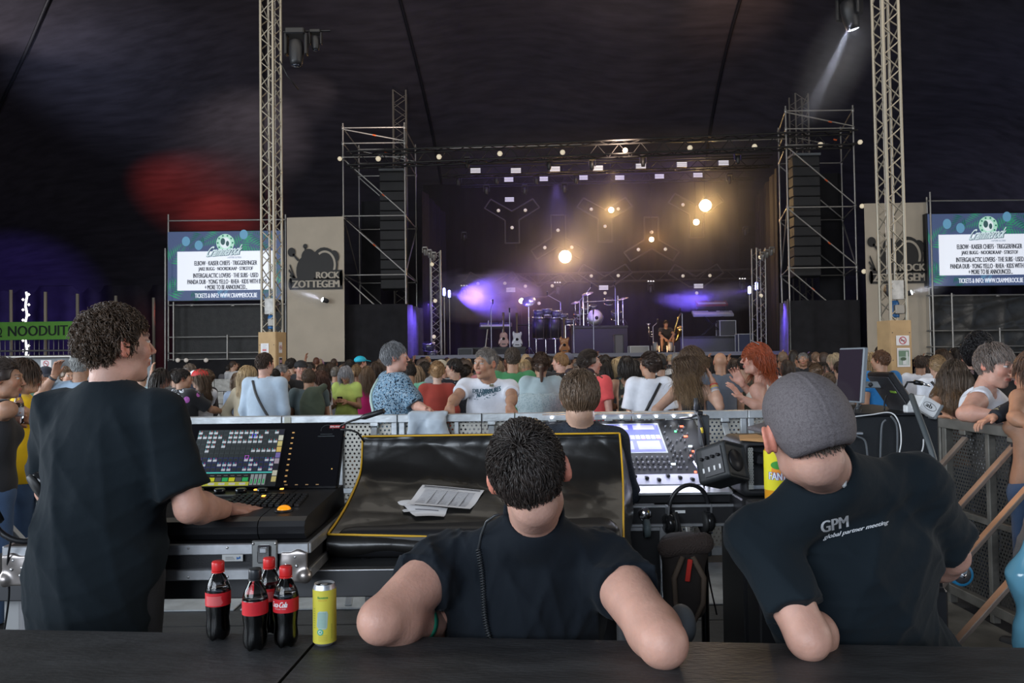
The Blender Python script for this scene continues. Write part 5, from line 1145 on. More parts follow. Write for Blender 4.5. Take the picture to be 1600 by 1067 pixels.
# crates either side below the heads
# brass and saxophone
sx_ = empty('saxophone', P(1054, 540, 27.2), 'golden saxophone upright beside the crouching crew member', 'saxophone'); BR = mat('brass', (.75, .5, .18), .25, 1)
pts = [P(1064, 489, 27.2), P(1060, 496, 27.2), P(1055, 512, 27.2), P(1051, 528, 27.2), P(1053, 534, 27.1), P(1058, 530, 27.1), P(1062, 518, 27.1), P(1063, 512, 27)]
mb = MB(); mb.tube(pts, [.012, .02, .035, .045, .055, .065, .085, .12], 12); mb.build('horn', BR, sx_)
for k in range(7): mb = MB(); mb.lathe([(.025, 0), (.02, .02)], pts[2].lerp(pts[3], k/7)+V((0, -.05, 0)), 8, RX(1.57)); mb.build('key_cup', BR, sx_)
tr = empty('trumpet', P(1014, 525, 27.2), 'silver trumpet standing upright on a peg left of the crew member', 'trumpet'); mb = MB(); mb.tube([P(1014, 532, 27.2), P(1014, 515, 27.2), P(1013, 508, 27.2), P(1013, 505, 27.2)], [.02, .02, .04, .09], 12); mb.build('bell', CHROME, tr)
for k in range(3): rod('valve', P(1017, 526-k*4, 27.1), P(1020, 526-k*4, 27.1), .018, CHROME, tr)
mic_stand(1021, 510, 556, 27.4, 'short microphone stand behind the trumpet', boom=(1027, 504))
dl = empty('floor_drum', fl(672, 25.6), 'drum and stand clutter lit violet at the far left stage edge', 'drum'); drum(P(670, 541, 25.5), .2, .24, dl, .3, 'tom_drum'); drum(P(676, 553, 25.4), .16, .2, dl, .2, 'snare_drum')
for k in range(3): p = P(664+k*8, 570, 25.5); rod('stand_leg', (p.x, p.y, 1.2), P(670, 541, 25.5), .014, CHROME, dl)
# violet hanging cloth piece on the wing stand
for i, (x, l_) in enumerate(((1149, 'right of the keyboard riser'),)): pass
# ---------------------------------------------------------------- mixing position
def Gz(px, py, z):
    d = P(px, py, 1)-V((0, 0, CZ)); return V((0, 0, CZ))+d*((z-CZ)/d.z)
def prism(mb, pts, z0, z1):
    n = len(pts); mb.add([(p[0], p[1], z0) for p in pts]+[(p[0], p[1], z1) for p in pts], [tuple(range(n))[::-1], tuple(range(n, 2*n))]+[(i, (i+1) % n, n+(i+1) % n, n+i) for i in range(n)]); return mb
CT = .93
A0, A1 = Gz(-120, 981, CT), Gz(1760, 1015, CT); S0 = Gz(489, 1011, CT); S0 = A0.lerp(A1, (S0.x-A0.x)/(A1.x-A0.x)); S1 = Gz(404, 1075, CT); S1 = S0+(S1-S0)*1.6
def counter(pts, label):
    c = sum((V(p) for p in pts), V())/len(pts); e = empty('counter_deck', (c.x, c.y, 0), label, 'counter'); mb = MB(); prism(mb, pts, CT-.018, CT); o = mb.build('plywood_top', PLY, e)
    n = len(pts); 
    for i in range(n):
        a, b = V(pts[i]), V(pts[(i+1) % n]); d = (b-a).normalized(); mb = MB(); nn = V((-d.y, d.x, 0))
        mb.box(((a+b)/2-nn*-.0-V((0, 0, .045)))+nn*.012, ((b-a).length, .02, .088), Matrix((d, nn, V((0, 0, 1)))).transposed()); mb.build('edge_rail', mat('deck_rail', (.09, .09, .095), .4, .6), e)
    for p in pts: q = V(p).lerp(c, .07); rod('leg', (q.x, q.y, 0), (q.x, q.y, CT-.05), .024, STEEL, e)
yb = .62
near = lambda p: V((p[0], yb, CT))
L_ = [A0, S0-V((.004, 0, 0)), V((S1.x-.004, yb, CT)), V((A0.x, yb, CT))]; R_ = [S0+V((.004, 0, 0)), A1, V((A1.x, yb, CT)), V((S1.x+.004, yb, CT))]
counter(L_[::-1], 'left black plywood counter deck with bottles standing on it'); counter(R_[::-1], 'right black plywood counter deck that two men lean on')
# floor panels of the mixing area
fp = empty('floor_deck', (-.3, 4, 0), 'black plywood floor panels inside the barrier ring', 'floor panels')
for i in range(6):
    for j in range(4): mb = MB(); mb.box((-3.05+i*1.1, 2.2+j*1.0, .012), (1.09, .99, .024), None, .004); mb.build('floor_panel', PLY, fp)
# riser that carries the desks
RZT = .885; r_f = 2.72
rs = empty('desk_riser', (-.5, r_f, 0), 'black stage riser carrying the lighting desk and the covered desk', 'riser')
RX0, RX1 = -2.0, .44
for i in range(3): w_ = (RX1-RX0)/3; mb = MB(); mb.box((RX0+w_*(i+.5), r_f+.55, RZT-.012), (w_-.006, 1.08, .024), None, .003); mb.build('plywood_panel', PLY, rs)
mb = MB(); mb.box(((RX0+RX1)/2, r_f, RZT-.05), (RX1-RX0, .03, .096), None, .004); mb.build('front_rail', mat('deck_rail', (.09, .09, .095), .4, .6), rs)
rod('rail_lip', (RX0, r_f-.016, RZT-.004), (RX1, r_f-.016, RZT-.004), .003, ALU, rs); mb = MB(); mb.box(((RX0+RX1)/2, r_f+1.08, RZT-.05), (RX1-RX0, .03, .096)); mb.build('back_rail', MATS['deck_rail'], rs)
for x in (RX0+.25, -.7, RX1-.05):
    for y in (r_f+.06, r_f+1.02): rod('leg', (x, y, .02), (x, y, RZT-.05), .028, mat('leg_metal', (.3, .3, .31), .45, .6), rs)
lp_ = P(27, 960, 2.8); mb = MB(); mb.box((lp_.x, lp_.y, .42), (.06, .06, .8), None, .005); mb.build('leg', mat('pale_leg', (.30, .30, .30), .6), rs)
for zz, yy, t in ((.45, 3.6, 0), ): 
    sh = empty('lower_deck', (-1.0, 3.4, 0), 'low black deck seen under the desk riser at left', 'riser')
    for i in range(2): mb = MB(); mb.box((-1.45+i*1.0, 3.35, .2), (.99, 1.1, .05), None, .004); mb.build('plywood_panel', PLY, sh)
    for x in (-1.9, -.05):
        for y in (2.9, 3.8): rod('leg', (x, y, .02), (x, y, .18), .025, STEEL, sh)
# flight case under the lighting desk
LAM = mat('case_laminate', (.018, .018, .02), .4, bump=.1, bscale=200); RIV = mat('rivet', (.6, .6, .6), .3, .9)
fx0, fx1 = P(16, 870, 2.6).x, P(487, 870, 2.6).x; fy0, fy1, fz0, fz1 = 2.585, 3.32, RZT+.001, 1.006
fc = empty('flight_case', ((fx0+fx1)/2, 2.9, fz0), 'black flight case base with aluminium rails under the lighting desk', 'flight case')
mb = MB(); mb.box(((fx0+fx1)/2, (fy0+fy1)/2, (fz0+fz1)/2), (fx1-fx0-.01, fy1-fy0-.01, fz1-fz0-.004)); mb.build('case_body', LAM, fc)
h_ = .036
for z in (fz0+h_/2, fz1-h_/2):
    for y in (fy0, fy1): mb = MB(); mb.box(((fx0+fx1)/2, y, z), (fx1-fx0, .014, h_), None, .003); mb.build('aluminium_rail', ALU, fc)
    for x in (fx0, fx1): mb = MB(); mb.box((x, (fy0+fy1)/2, z), (.014, fy1-fy0, h_), None, .003); mb.build('aluminium_rail', ALU, fc)
CORN = mat('corner_steel', (.38, .34, .32), .35, .85)
for x in (fx0+.012, fx1-.012):
    s_ = 1 if x < -1.2 else -1; mb = MB(); c = V((x, fy0-.006, fz0+.012))
    f = F(); f.ell(c, (.024,)*3); f.box(c+V((s_*.035, -.004, .03)), (.045, .006, .05), rd=.005, k=.01); f.ell(c+V((s_*.06, -.004, .04)), (.02, .006, .02), k=.012); f.ell(c+V((s_*.022, -.004, .07)), (.02, .006, .02), k=.012); meshobj('ball_corner', f, .004, CORN, fc)
    for dx, dz in ((.06, .04), (.03, .065), (.025, .035), (.055, .015)): mb = MB(); mb.lathe([(.006, 0), (.004, .003)], c+V((s_*dx, -.011, dz)), 8, RX(math.pi/2)); mb.build('rivet', RIV, fc)
lc = P(417, 866, 2.58); lc.y = fy0-.01
la = setp(MB().box(lc, (.085, .008, .105), None, .012).build('latch_dish', mat('latch_steel', (.33, .33, .32), .35, .85), fc)); MB().box(lc+V((0, -.008, .008)), (.045, .010, .06), None, .006).build('butterfly_latch', CHROME, la); MB().box(lc+V((0, -.016, .022)), (.024, .006, .018), None, .003).build('latch_tab', ALU, la)
for dx in (-.037, .037):
    for dz in (-.042, .042): MB().lathe([(.005, 0), (.003, .003)], lc+V((dx, -.006, dz)), 8, RX(math.pi/2)).build('rivet', RIV, la)
for x in np.arange(fx0+.1, fx1-.05, .13):
    for z in (fz0+.012, fz1-.012): MB().lathe([(.0045, 0), (.003, .003)], (x, fy0-.008, z), 8, RX(math.pi/2)).build('rivet', RIV, fc)
pc = P(367, 869, 2.58); npl = MB().box((pc.x, fy0-.008, pc.z), (.07, .003, .023), None, .001).build('name_plate', mat('plate_pale', (.5, .5, .48), .4, .4), fc)
pr = Print((pc.x-.035, fy0-.0102, pc.z-.0115), (1, 0, 0), (0, 0, 1), .0004)
for k in range(3): pr.rect(.012, .006+k*.004, .044-k*.003, .0076+k*.004, (.12, .12, .12))
pr.poly([(.049, .006), (.063, .010), (.060, .018), (.055, .012), (.049, .016)], lin(30, 90, 150)); pr.build('plate_print', PRINT, npl)
# lighting desk
LX0, LX1 = -1.64, -.712
CON_M = mat('desk_shell', (.014, .014, .016), .38, bump=.05, bscale=400)
ld = empty('lighting_desk', ((LX0+LX1)/2, 2.95, fz1), 'large black lighting desk with two screens at left', 'lighting desk')
def extr(name, prof, x0, x1, m, par, bev=0):
    """profile of (y, z) extruded along x"""
    n = len(prof); mb = MB(); mb.add([(x0, y, z) for y, z in prof]+[(x1, y, z) for y, z in prof], [tuple(range(n)), tuple(range(n, 2*n))[::-1]]+[(i, n+i, n+(i+1) % n, (i+1) % n) for i in range(n)]); o = mb.build(name, m, par)
    return o
zb_ = fz1+.002
body_prof = [(2.64, zb_), (2.625, zb_+.02), (2.62, zb_+.045), (2.63, zb_+.062), (2.66, zb_+.072), (2.76, zb_+.078), (3.13, zb_+.092), (3.22, zb_+.09), (3.24, zb_)]
extr('desk_body', body_prof, LX0, -.873, CON_M, ld); extr('armrest_section', body_prof, -.870, LX1, CON_M, ld)
SB, ST = V((0, 3.10, zb_+.088)), V((0, 3.265, zb_+.34)); su = (ST-SB); sn = V((0, -su.z, su.y)).normalized(); SM = Matrix((V((1, 0, 0)), -sn, su.normalized())).transposed()
mb = MB(); mb.box(((LX0+LX1)/2, (SB.y+ST.y)/2+.02, (SB.z+ST.z)/2), (LX1-LX0, .035, su.length), SM, .006); sp_ = mb.build('screen_panel', mat('desk_gloss', (.008, .008, .01), .12, coat=.5), ld)
def spt(x, t): return V((x, SB.y, SB.z))+su*t+sn*.001
gx0, gx1 = -1.325, -.962
pr = Print(spt(gx0, .065), V((gx1-gx0, 0, 0)), su*.86, .0008); pr.rect(0, 0, 1, 1, (.02, .022, .024)); pr.up()
rs_ = np.random.RandomState(3); cols, rows = 17, 9
for r in range(rows):
    for c in range(cols-1 if r < 8 else cols-1):
        u0 = c/cols+.004; u1 = (c+1)/cols-.004; v0 = .26+(rows-1-r)*.0815; v1 = v0+.074
        lit = rs_.rand() < (.62 if r in (0, 1, 2) else .22 if r < 5 else .05 if r < 6 else .5)
        pr.rect(u0, v0, u1, v1, (.045, .055, .06) if r < 6 else (.03, .04, .12)); pr.up(.3)
        pr.rect(u0+.004, v0+.006, u1-.004, v1-.03 if lit else v1-.012, (.42, .45, .48) if lit else (.028, .034, .036))
        if lit: pr.rect(u0+.006, v1-.02, u0+.014, v1-.008, (.05, .5, .5)); pr.rect(u1-.02, v1-.02, u1-.012, v1-.008, (.6, .05, .05))
        pr.k -= .3
pr.up(); pr.ring(.655, .885, .032, .045, .008, (.08, .1, .9), n=4, a0=.785, a1=7.07); pr.ring(.62, .50, .032, .045, .008, (.6, .12, .7), n=4, a0=.785, a1=7.07)
pr.rect(0, .225, .94, .245, (.08, .55, .5)); pr.up()
for k in range(9): pr.rect(.02+k*.075, .165, .085+k*.075, .205, (.015, .015, .015)); pr.rect(.03+k*.075, .18, .075+k*.075, .19, (.4, .4, .4))
for k in range(9): pr.rect(.02+k*.075, .085, .085+k*.075, .15, [(.5, .52, .02), (.08, .08, .08), (.03, .35, .1)][(k*7) % 3])
pr.rect(.0, .01, .70, .075, (.42, .42, .05)); pr.up()
for k in range(6): pr.rect(.02+k*.115, .025, .09+k*.115, .06, (.45, .45, .42))
for k in range(4): pr.rect(.71+k*.045, .02, .745+k*.045, .20, (.25, .27, .28)); pr.up(.2); pr.rect(.72+k*.045, .04, .735+k*.045, .12, (.02, .3, .08)); 
for k in range(9): pr.rect(.945, .07+k*.103, .998, .16+k*.103, [(.45, .38, .15), (.45, .44, .35), (.02, .02, .03), (.3, .25, .3), (.15, .12, .3), (.5, .35, .1)][k % 6])
pr.up(); pr.build('cue_screen', PRINTE, sp_)
for k in range(10): pr_ = Print(spt(-.93, .12+k*.082), (1, 0, 0), su.normalized(), .0006); pr_.rect(0, 0, .010, .006, (.5, .28, .10)); pr_.build('lit_key', PRINTE, sp_)
for k in range(4): pr_ = Print(spt(-.925+k*.042, .075), (1, 0, 0), su.normalized(), .0006); pr_.rect(0, 0, .012, .004, (.25, .16, .08)); pr_.build('lit_key', PRINTE, sp_)
pr_ = Print(spt(-.775, .93), (1, 0, 0), su.normalized(), .0006); pr_.rect(0, 0, .062, .015, (.5, .03, .03)); pr_.up(); pr_.text('BALANCIT', .003, .003, .058, .012, (.8, .7, .7), bold=.0006); pr_.build('red_sticker', PRINT, sp_)
pr_ = Print(spt(-.83, .70), (1, 0, 0), su.normalized(), .0006); pr_.rect(.01, .03, .08, .034, (.05, .06, .065)); pr_.rect(.02, .04, .07, .043, (.05, .06, .065)); pr_.ring(.045, .06, .026, .026, .002, (.05, .055, .06), 0, 3.3); pr_.build('printed_mark', PRINT, sp_)
pr_ = Print(spt(-.745, .30), (1, 0, 0), su.normalized(), .0006); pr_.rect(0, 0, .005, .005, (.6, .35, .1)); pr_.build('lit_key', PRINTE, sp_)
topz = lambda y: zb_+.078+(y-2.76)*(.014/.37)
for r in range(6):       # keypad
    for c in range(12): x = -1.06+c*.0235; y = 2.80+r*.034; MB().box((x+(5-r)*.003, y, topz(y)+.006), (.018, .022, .012), RX(.03), .002).build('key', mat('key_black', (.02, .02, .022), .35), ld)
for x, y in ((-1.02, 3.05), (-.92, 3.06), (-.95, 2.93)): MB().box((x, y, topz(y)+.0125), (.012, .014, .004)).build('lit_key', mat('amber_led', (1, .4, .05), emit=2.5), ld)
for k in range(6): MB().lathe([(.022, 0), (.022, .014), (.018, .018), (0, .018)], (-1.42+k*.085, 3.055, topz(3.05)), 18).build('encoder', mat('encoder', (.05, .055, .06), .2, .6), ld)
MB().box((-1.26, 2.985, topz(2.98)+.003), (.36, .03, .006)).build('fader_strip', GREY, ld)
for k in range(8): MB().box((-1.5+k*.05, 2.87, topz(2.87)+.008), (.016, .03, .016), None, .003).build('fader_cap', DGREY, ld)
MB().lathe([(.034, 0), (.032, .004), (.028, .006)], (-.815, 2.735, topz(2.735)-.001), 20).build('trackball_ring', BLACK, ld)
f = F(); f.ell((-.815, 2.735, topz(2.735)+.004), (.024, .024, .016)); meshobj('trackball', f, .003, mat('trackball_orange', (1, .35, .01), .25, emit=.5), ld)
# gooseneck lamps at the desk corner
def goose(pts, label, head=True):
    e = empty('gooseneck_lamp', pts[0], label, 'lamp'); MB().tube(pts, .0045, 6).build('neck', BLACK, e)
    if head: MB().tube([pts[-1], pts[-1]+(pts[-1]-pts[-2]).normalized()*.02, pts[-1]+(pts[-1]-pts[-2]).normalized()*.115], [.006, .012, .011], 10).build('lamp_head', BLACK, e)
goose([P(531, 668, 3.24), P(534, 664, 3.24), P(548, 658, 3.22), P(564, 653, 3.2)], 'black gooseneck lamp sticking out from the desk corner')
goose([P(532, 671, 3.24), P(548, 672, 3.24), P(559, 676, 3.25), P(569, 690, 3.28)], 'second curved gooseneck bending behind the dust cover', False)
# covered desk
CV = mat('cover_vinyl', (.016, .015, .014), .34, bump=.35, bscale=7, coat=.15)
rowsL = [(566, 683, 3.34), (566, 700, 3.33), (563, 740, 3.26), (547, 780, 3.06), (529, 812, 2.90), (512, 836, 2.79)]; rowsR = [(968, 678, 3.34), (970, 700, 3.33), (973, 745, 3.24), (974, 785, 3.06), (974, 820, 2.90), (974, 846, 2.80)]
def cr_(a, t):
    n = len(a)-1; i = min(int(t*n), n-1); f_ = t*n-i; p = [a[max(0, i-1)], a[i], a[i+1], a[min(n, i+2)]]
    return .5*((2*p[1])+(p[2]-p[0])*f_+(2*p[0]-5*p[1]+4*p[2]-p[3])*f_*f_+(3*p[1]-p[0]-3*p[2]+p[3])*f_**3)
LP = [np.array(P(*a)) for a in rowsL]; RP = [np.array(P(*a)) for a in rowsR]
ce = empty('dust_cover', (0, 3.0, RZT), 'black vinyl dust cover with yellow piping over the middle desk', 'cover')
nu, nv = 110, 70; G = []; wr = folds(.020, 8, 21, n=6); wr2 = folds(.008, 20, 5, n=4)
def covp(u, v):
    a = cr_(LP, v); b = cr_(RP, v); p = a+(b-a)*u; sag = math.sin(u*math.pi); p = p+np.array([0, .03, -.012])*sag*math.sin(v*math.pi)*.8; return p
for j in range(nv+1):
    for i in range(nu+1): G.append(covp(i/nu, j/nv))
G = np.array(G, np.float32); edge = np.array([min(1, min(i, nu-i)/6)*min(1, min(j, nv-j)/5) for j in range(nv+1) for i in range(nu+1)])
G += ((wr(G)+wr2(G))*edge)[:, None]*_a((0, -1.6, .9))
qs = [(j*(nu+1)+i, (j+1)*(nu+1)+i, (j+1)*(nu+1)+i+1, j*(nu+1)+i+1) for j in range(nv) for i in range(nu)]
link('cover_top', mesh_np('cover_top', G, qs), CV, ce)
def side(pts_edge, out, sgn, name):
    vs = []; n = len(pts_edge); K = 10
    for j, p in enumerate(pts_edge):
        t = j/(n-1)
        for k in range(K+1):
            s_ = k/K; q = np.array(p)+np.array([sgn*out*math.sin(s_*1.57)*(0.25+.75*math.sin(min(1, t*1.3)*math.pi*.75)), .42*s_*(1-.25*t), -.09*s_*s_-.05*s_*t]); vs.append(q)
    vs = np.array(vs, np.float32); vs += wr(vs)[:, None]*_a((sgn*1.2, 0, .3))*np.tile(np.minimum(1, np.arange(K+1)/3), n)[:, None]
    qs = [(j*(K+1)+k, j*(K+1)+k+1, (j+1)*(K+1)+k+1, (j+1)*(K+1)+k) for j in range(n-1) for k in range(K)]
    link(name, mesh_np(name, vs, [q if sgn > 0 else q[::-1] for q in qs]), CV, ce)
side([covp(1, j/40) for j in range(41)], .085, 1, 'side_flap'); side([covp(0, j/40) for j in range(41)], .06, -1, 'side_flap')
vs = []                     # bottom lip
for i in range(nu+1):
    p = covp(i/nu, 1)
    for k in range(9): t = k/8; vs.append(p+np.array([0, -.035*math.sin(t*2.6)+.06*t*t, -.085*t-.012*math.sin(i*.21)*t]))
vs = np.array(vs, np.float32); vs[:, 2] = np.maximum(vs[:, 2], RZT+.004); vs += wr2(vs)[:, None]*_a((0, -1, 0)); link('front_lip', mesh_np('front_lip', vs, [(i*9+k, i*9+k+1, (i+1)*9+k+1, (i+1)*9+k) for i in range(nu) for k in range(8)]), CV, ce)
tp_ = [covp(i/20, 0) for i in range(21)]; bk = np.array([[p+np.array([0, .0, 0]), p+np.array([0, .22, -.01]), p+np.array([0, .25, -.35])] for p in tp_], np.float32).reshape(-1, 3); link('back_flap', mesh_np('back_flap', bk, [(i*3+k, (i+1)*3+k, (i+1)*3+k+1, i*3+k+1) for i in range(20) for k in range(2)]), CV, ce)
YEL = mat('yellow_piping', (.75, .42, .02), .45); o3 = np.array([0, -.004, .004])
for nm, pts in (('piping', [covp(0, j/40)+o3 for j in range(41)]), ('piping', [covp(1, j/40)+o3 for j in range(41)]), ('piping', [covp(i/40, 0)+o3 for i in range(41)]), ('piping', [covp(i/60, 1)+o3 for i in range(61)])): MB().tube(pts, .0042, 6).build(nm, YEL, ce)
f = F(); f.box((.0-.13, 3.12, RZT+.06), (.52, .32, .055), rd=.02); meshobj('desk_underneath', f, .03, BLACK, ce)
for x in (-.55, .3): MB().lathe([(.022, 0), (.022, .02)], (x, 2.86, RZT), 12).build('foot', BLACK, ce)
# sheets of paper lying on the cover
PAP = mat('paper', (.72, .70, .70), .7)
def cover_uv(px, py):
    best = None
    for j in range(0, 41):
        for i in range(0, 61):
            p = V(covp(i/60, j/40).tolist()); d = p-V((0, 0, CZ)); D = d.dot(fw); x = 800+FPX*d.dot(rt)/D; y = 533.5-FPX*d.dot(up)/D; e = (x-px)**2+(y-py)**2
            if best is None or e < best[0]: best = (e, i/60, j/40)
    return best[1], best[2]
def sheet_paper(corn, label, lift, lines, crease=0):
    uv = [cover_uv(*c) for c in corn]; e0 = V(covp(*uv[0]).tolist()); e = empty('paper_sheet', e0, label, 'paper'); n = 14; vs = []
    for j in range(n+1):
        for i in range(n+1):
            a, b = i/n, j/n; u = (uv[0][0]*(1-a)+uv[1][0]*a)*(1-b)+(uv[3][0]*(1-a)+uv[2][0]*a)*b; v = (uv[0][1]*(1-a)+uv[1][1]*a)*(1-b)+(uv[3][1]*(1-a)+uv[2][1]*a)*b
            p = covp(u, v)+np.array([0, -.6, .8])*(lift+.004*math.sin(a*3+crease)+.006*b*b+.003*math.sin(b*7)); vs.append(p)
    me = mesh_np('sheet', vs, [(j*(n+1)+i, (j+1)*(n+1)+i, (j+1)*(n+1)+i+1, j*(n+1)+i+1) for j in range(n) for i in range(n)]); link('sheet', me, PAP, e)
    W = np.array(vs).reshape(n+1, n+1, 3); mb = MB()
    def at(a, b): x, y = min(a*n, n-1e-4), min(b*n, n-1e-4); i, j = int(x), int(y); f, g_ = x-i, y-j; return (W[j, i]*(1-f)+W[j, i+1]*f)*(1-g_)+(W[j+1, i]*(1-f)+W[j+1, i+1]*f)*g_+np.array([0, -.0012, .0016])
    for (a0, b0, a1, b1, c) in lines:
        mb.col = c; m_ = max(1, int((a1-a0)*10))
        for k in range(m_): x0 = a0+(a1-a0)*k/m_; x1 = a0+(a1-a0)*(k+1)/m_; mb.add([at(x0, b0), at(x0, b1), at(x1, b1), at(x1, b0)], [(0, 1, 2, 3)])
    if lines: mb.build('printed_lines', PRINT, e, color=True)
tl = [(.05, .04, .95, .10, (.12, .12, .13)), (.05, .13, .6, .15, (.3, .3, .3))]+[(.1, .20+.055*k, .9, .222+.055*k, (.35, .35, .38)) for k in range(13)]+[(.25+.17*k, .2, .29+.17*k, .9, (.5, .5, .52)) for k in range(4)]
sheet_paper([(622, 783), (655, 783), (700, 800), (632, 803)], 'corner of a blank sheet poking out at the left of the papers', .004, [])
sheet_paper([(632, 792), (700, 795), (694, 812), (648, 811)], 'folded blank sheet at the bottom of the papers on the cover', .010, [(.2, .35, .8, .42, (.15, .15, .17))])
sheet_paper([(662, 766), (754, 771), (734, 800), (634, 797)], 'printed list lying on top of the papers on the cover', .018, tl, 1)
# sound desk
DX0, DX1 = .16, .985
se = empty('sound_desk', (.57, 3.9, .94), 'sound desk with bright strip lights and violet screen at centre right', 'mixing desk')
def prof(name, pr_, m, x0=DX0, x1=DX1): return extr(name, pr_, x0, x1, m, se)
prof('desk_body', [(3.50, .955), (3.50, 1.005), (3.55, 1.025), (3.70, 1.05), (4.18, 1.275), (4.25, 1.27), (4.25, .955)], CON_M)
b0, b1 = V((0, 3.705, 1.054)), V((0, 4.175, 1.276)); bu = b1-b0; bn_ = V((0, -bu.z, bu.y)).normalized()
pr = Print(V((DX0+.01, b0.y, b0.z)), V((DX1-DX0-.02, 0, 0)), bu, .0008); pr.rect(0, 0, 1, 1, (.015, .016, .02)); pr.up(); pr.build('face_plate', PRINT, se)
scx = lambda px: (P(px, 690, 3.95).x-DX0-.01)/(DX1-DX0-.02)
pr = Print(V((DX0+.01, b0.y, b0.z)), V((DX1-DX0-.02, 0, 0)), bu, .0008); pr.k = 2; u0, u1 = scx(905), scx(1036)
pr.rect(u0-.01, .36, u1+.01, .93, (.35, .38, .45)); pr.up(); pr.rect(u0, .38, u1, .91, lin(100, 105, 205)); pr.up()
for k in range(3): a = u0+(u1-u0)*(.05+k*.32); pr.rect(a, .80, a+(u1-u0)*.26, .89, lin(190, 190, 235)); pr.rect(a, .42, a+(u1-u0)*.27, .58, lin(165, 168, 230))
pr.up(.3)
for k in range(16): a = u0+(u1-u0)*(.01+k*.062); pr.rect(a, .62, a+(u1-u0)*.05, .69, lin(215, 215, 245)); pr.rect(a, .61, a+(u1-u0)*.05, .617, (.6, .1, .12) if k % 3 == 0 else (.3, .3, .6))
pr.build('touch_screen', PRINTE, se)
kn = MB(); rr = np.random.RandomState(5); BM = Matrix((V((1, 0, 0)), bu.normalized(), bn_)).transposed()
def bpt(u, v): return V((DX0+.01+u*(DX1-DX0-.02), b0.y, b0.z))+bu*v+bn_*.003
KN = mat('knob_grey', (.20, .20, .22), .35)
for c in range(20): 
    for r in range(3): MB().lathe([(.006, 0), (.005, .012), (0, .012)], bpt(u0-.08+c*.032, .08+r*.09), 8, BM).build('knob', KN, se)
for (px, n) in ((1044, 8), (1049, 9), (1057, 9), (1066, 5), (1071, 9), (1078, 7)):
    for r in range(n):
        if rr.rand() < .85: MB().lathe([(.0055, 0), (.0045, .01), (0, .01)], bpt(scx(px)+rr.uniform(-.004, .004), .08+.86*r/n), 8, BM).build('knob', KN, se)
for (px, v, c, s_) in ((1075, .86, 'r', 1.6), (1075, .66, 'r', 1.6), (1076, .47, 'w', 1.6), (1075, .12, 'w', 1.6), (1040, .16, 'w', 1.6), (1083, .12, 'r', 1), (1062, .76, 'g', .8), (1071, .3, 'r', .7), (1077, .38, 'r', .8), (1068, .02, 'r', .9), (1081, .02, 'b', 1)):
    cc = {'r': (1, .12, .06), 'w': (.75, .9, 1), 'g': (.1, 1, .3), 'b': (.2, .4, 1)}[c]; MB().box(bpt(scx(px), v), (.012*s_, .010, .004), BM).build('lit_button', mat('led_'+c, cc, emit=3.5), se)
# fader bank lit by the strip
prof('fader_panel', [(3.552, 1.026), (3.552, 1.03), (3.70, 1.055), (3.70, 1.05)], mat('fader_plate', (.42, .42, .52), .4))
for k in range(15): x = DX0+.05+k*.052; MB().box((x, 3.60+.05*((k*5) % 3)/2, 1.045+.01*((k*5) % 3)/2), (.016, .034, .014), None, .003).build('fader', BLACK, se)
prof('palm_rail', [(3.47, .995), (3.47, 1.005), (3.55, 1.025), (3.55, 1.01)], ALU)
prof('light_bar', [(4.16, 1.30), (4.16, 1.312), (4.20, 1.315), (4.20, 1.30)], ALU)
for k in range(9):
    c = V((DX0+.05+k*.094, 4.155, 1.298)); MB().lathe([(.008, 0), (.006, -.004), (0, -.005)], c, 10).build('led_lamp', mat('led_white', (.9, .93, 1), emit=30), se)
light('desk_strip', 'AREA', (.57, 4.05, 1.33), (.57, 3.72, 1.08), 1.6, (.8, .85, 1), .8, .02); light('desk_strip_fader', 'AREA', (.57, 3.68, 1.22), (.57, 3.63, 1.0), 1.3, (.75, .78, 1), .8, .02)
se2 = empty('desk_tray', (.57, 3.8, .87), 'black case tray with aluminium rim holding the sound desk', 'flight case'); TX1 = 1.04
MB().box(((.05+TX1)/2, 3.87, .905), (TX1-.05, .84, .09)).build('tray_body', LAM, se2)
for z in (.865, .95): MB().box(((.05+TX1)/2, 3.447, z), (TX1-.05, .012, .014), None, .003).build('aluminium_rim', ALU, se2)
MB().box((TX1, 3.447, .90), (.014, .014, .1)).build('aluminium_rim', ALU, se2); MB().box((.74, 3.444, .925), (.045, .006, .012)).build('name_plate', WHITE, se2)
cs_ = empty('desk_case_stand', (.5, 3.85, 0), 'black case with a caster plate standing under the sound desk', 'flight case'); cxr = P(1040, 850, 3.45).x
MB().box(((.1+cxr)/2, 3.83, .44), (cxr-.1, .72, .84)).build('case_body', LAM, cs_); MB().box((cxr-.014, 3.46, .44), (.03, .016, .84), None, .003).build('aluminium_rail', ALU, cs_); MB().box(((.1+cxr)/2, 3.462, .85), (cxr-.1, .014, .025), None, .003).build('aluminium_rail', ALU, cs_)
wc = P(1007, 806, 3.44); MB().box((wc.x, 3.462, wc.z), (.09, .006, .11), None, .002).build('caster_plate', ALU, cs_); MB().lathe([(.034, 0), (.03, .02), (.022, .03)], (wc.x, 3.458, wc.z+.01), 18, RX(math.pi/2)).build('swivel', CHROME, cs_); MB().lathe([(.04, -.012), (.04, .012)], (wc.x, 3.41, wc.z-.045), 20, RY(math.pi/2)).build('caster_wheel', mat('wheel_grey', (.10, .13, .14), .5), cs_)
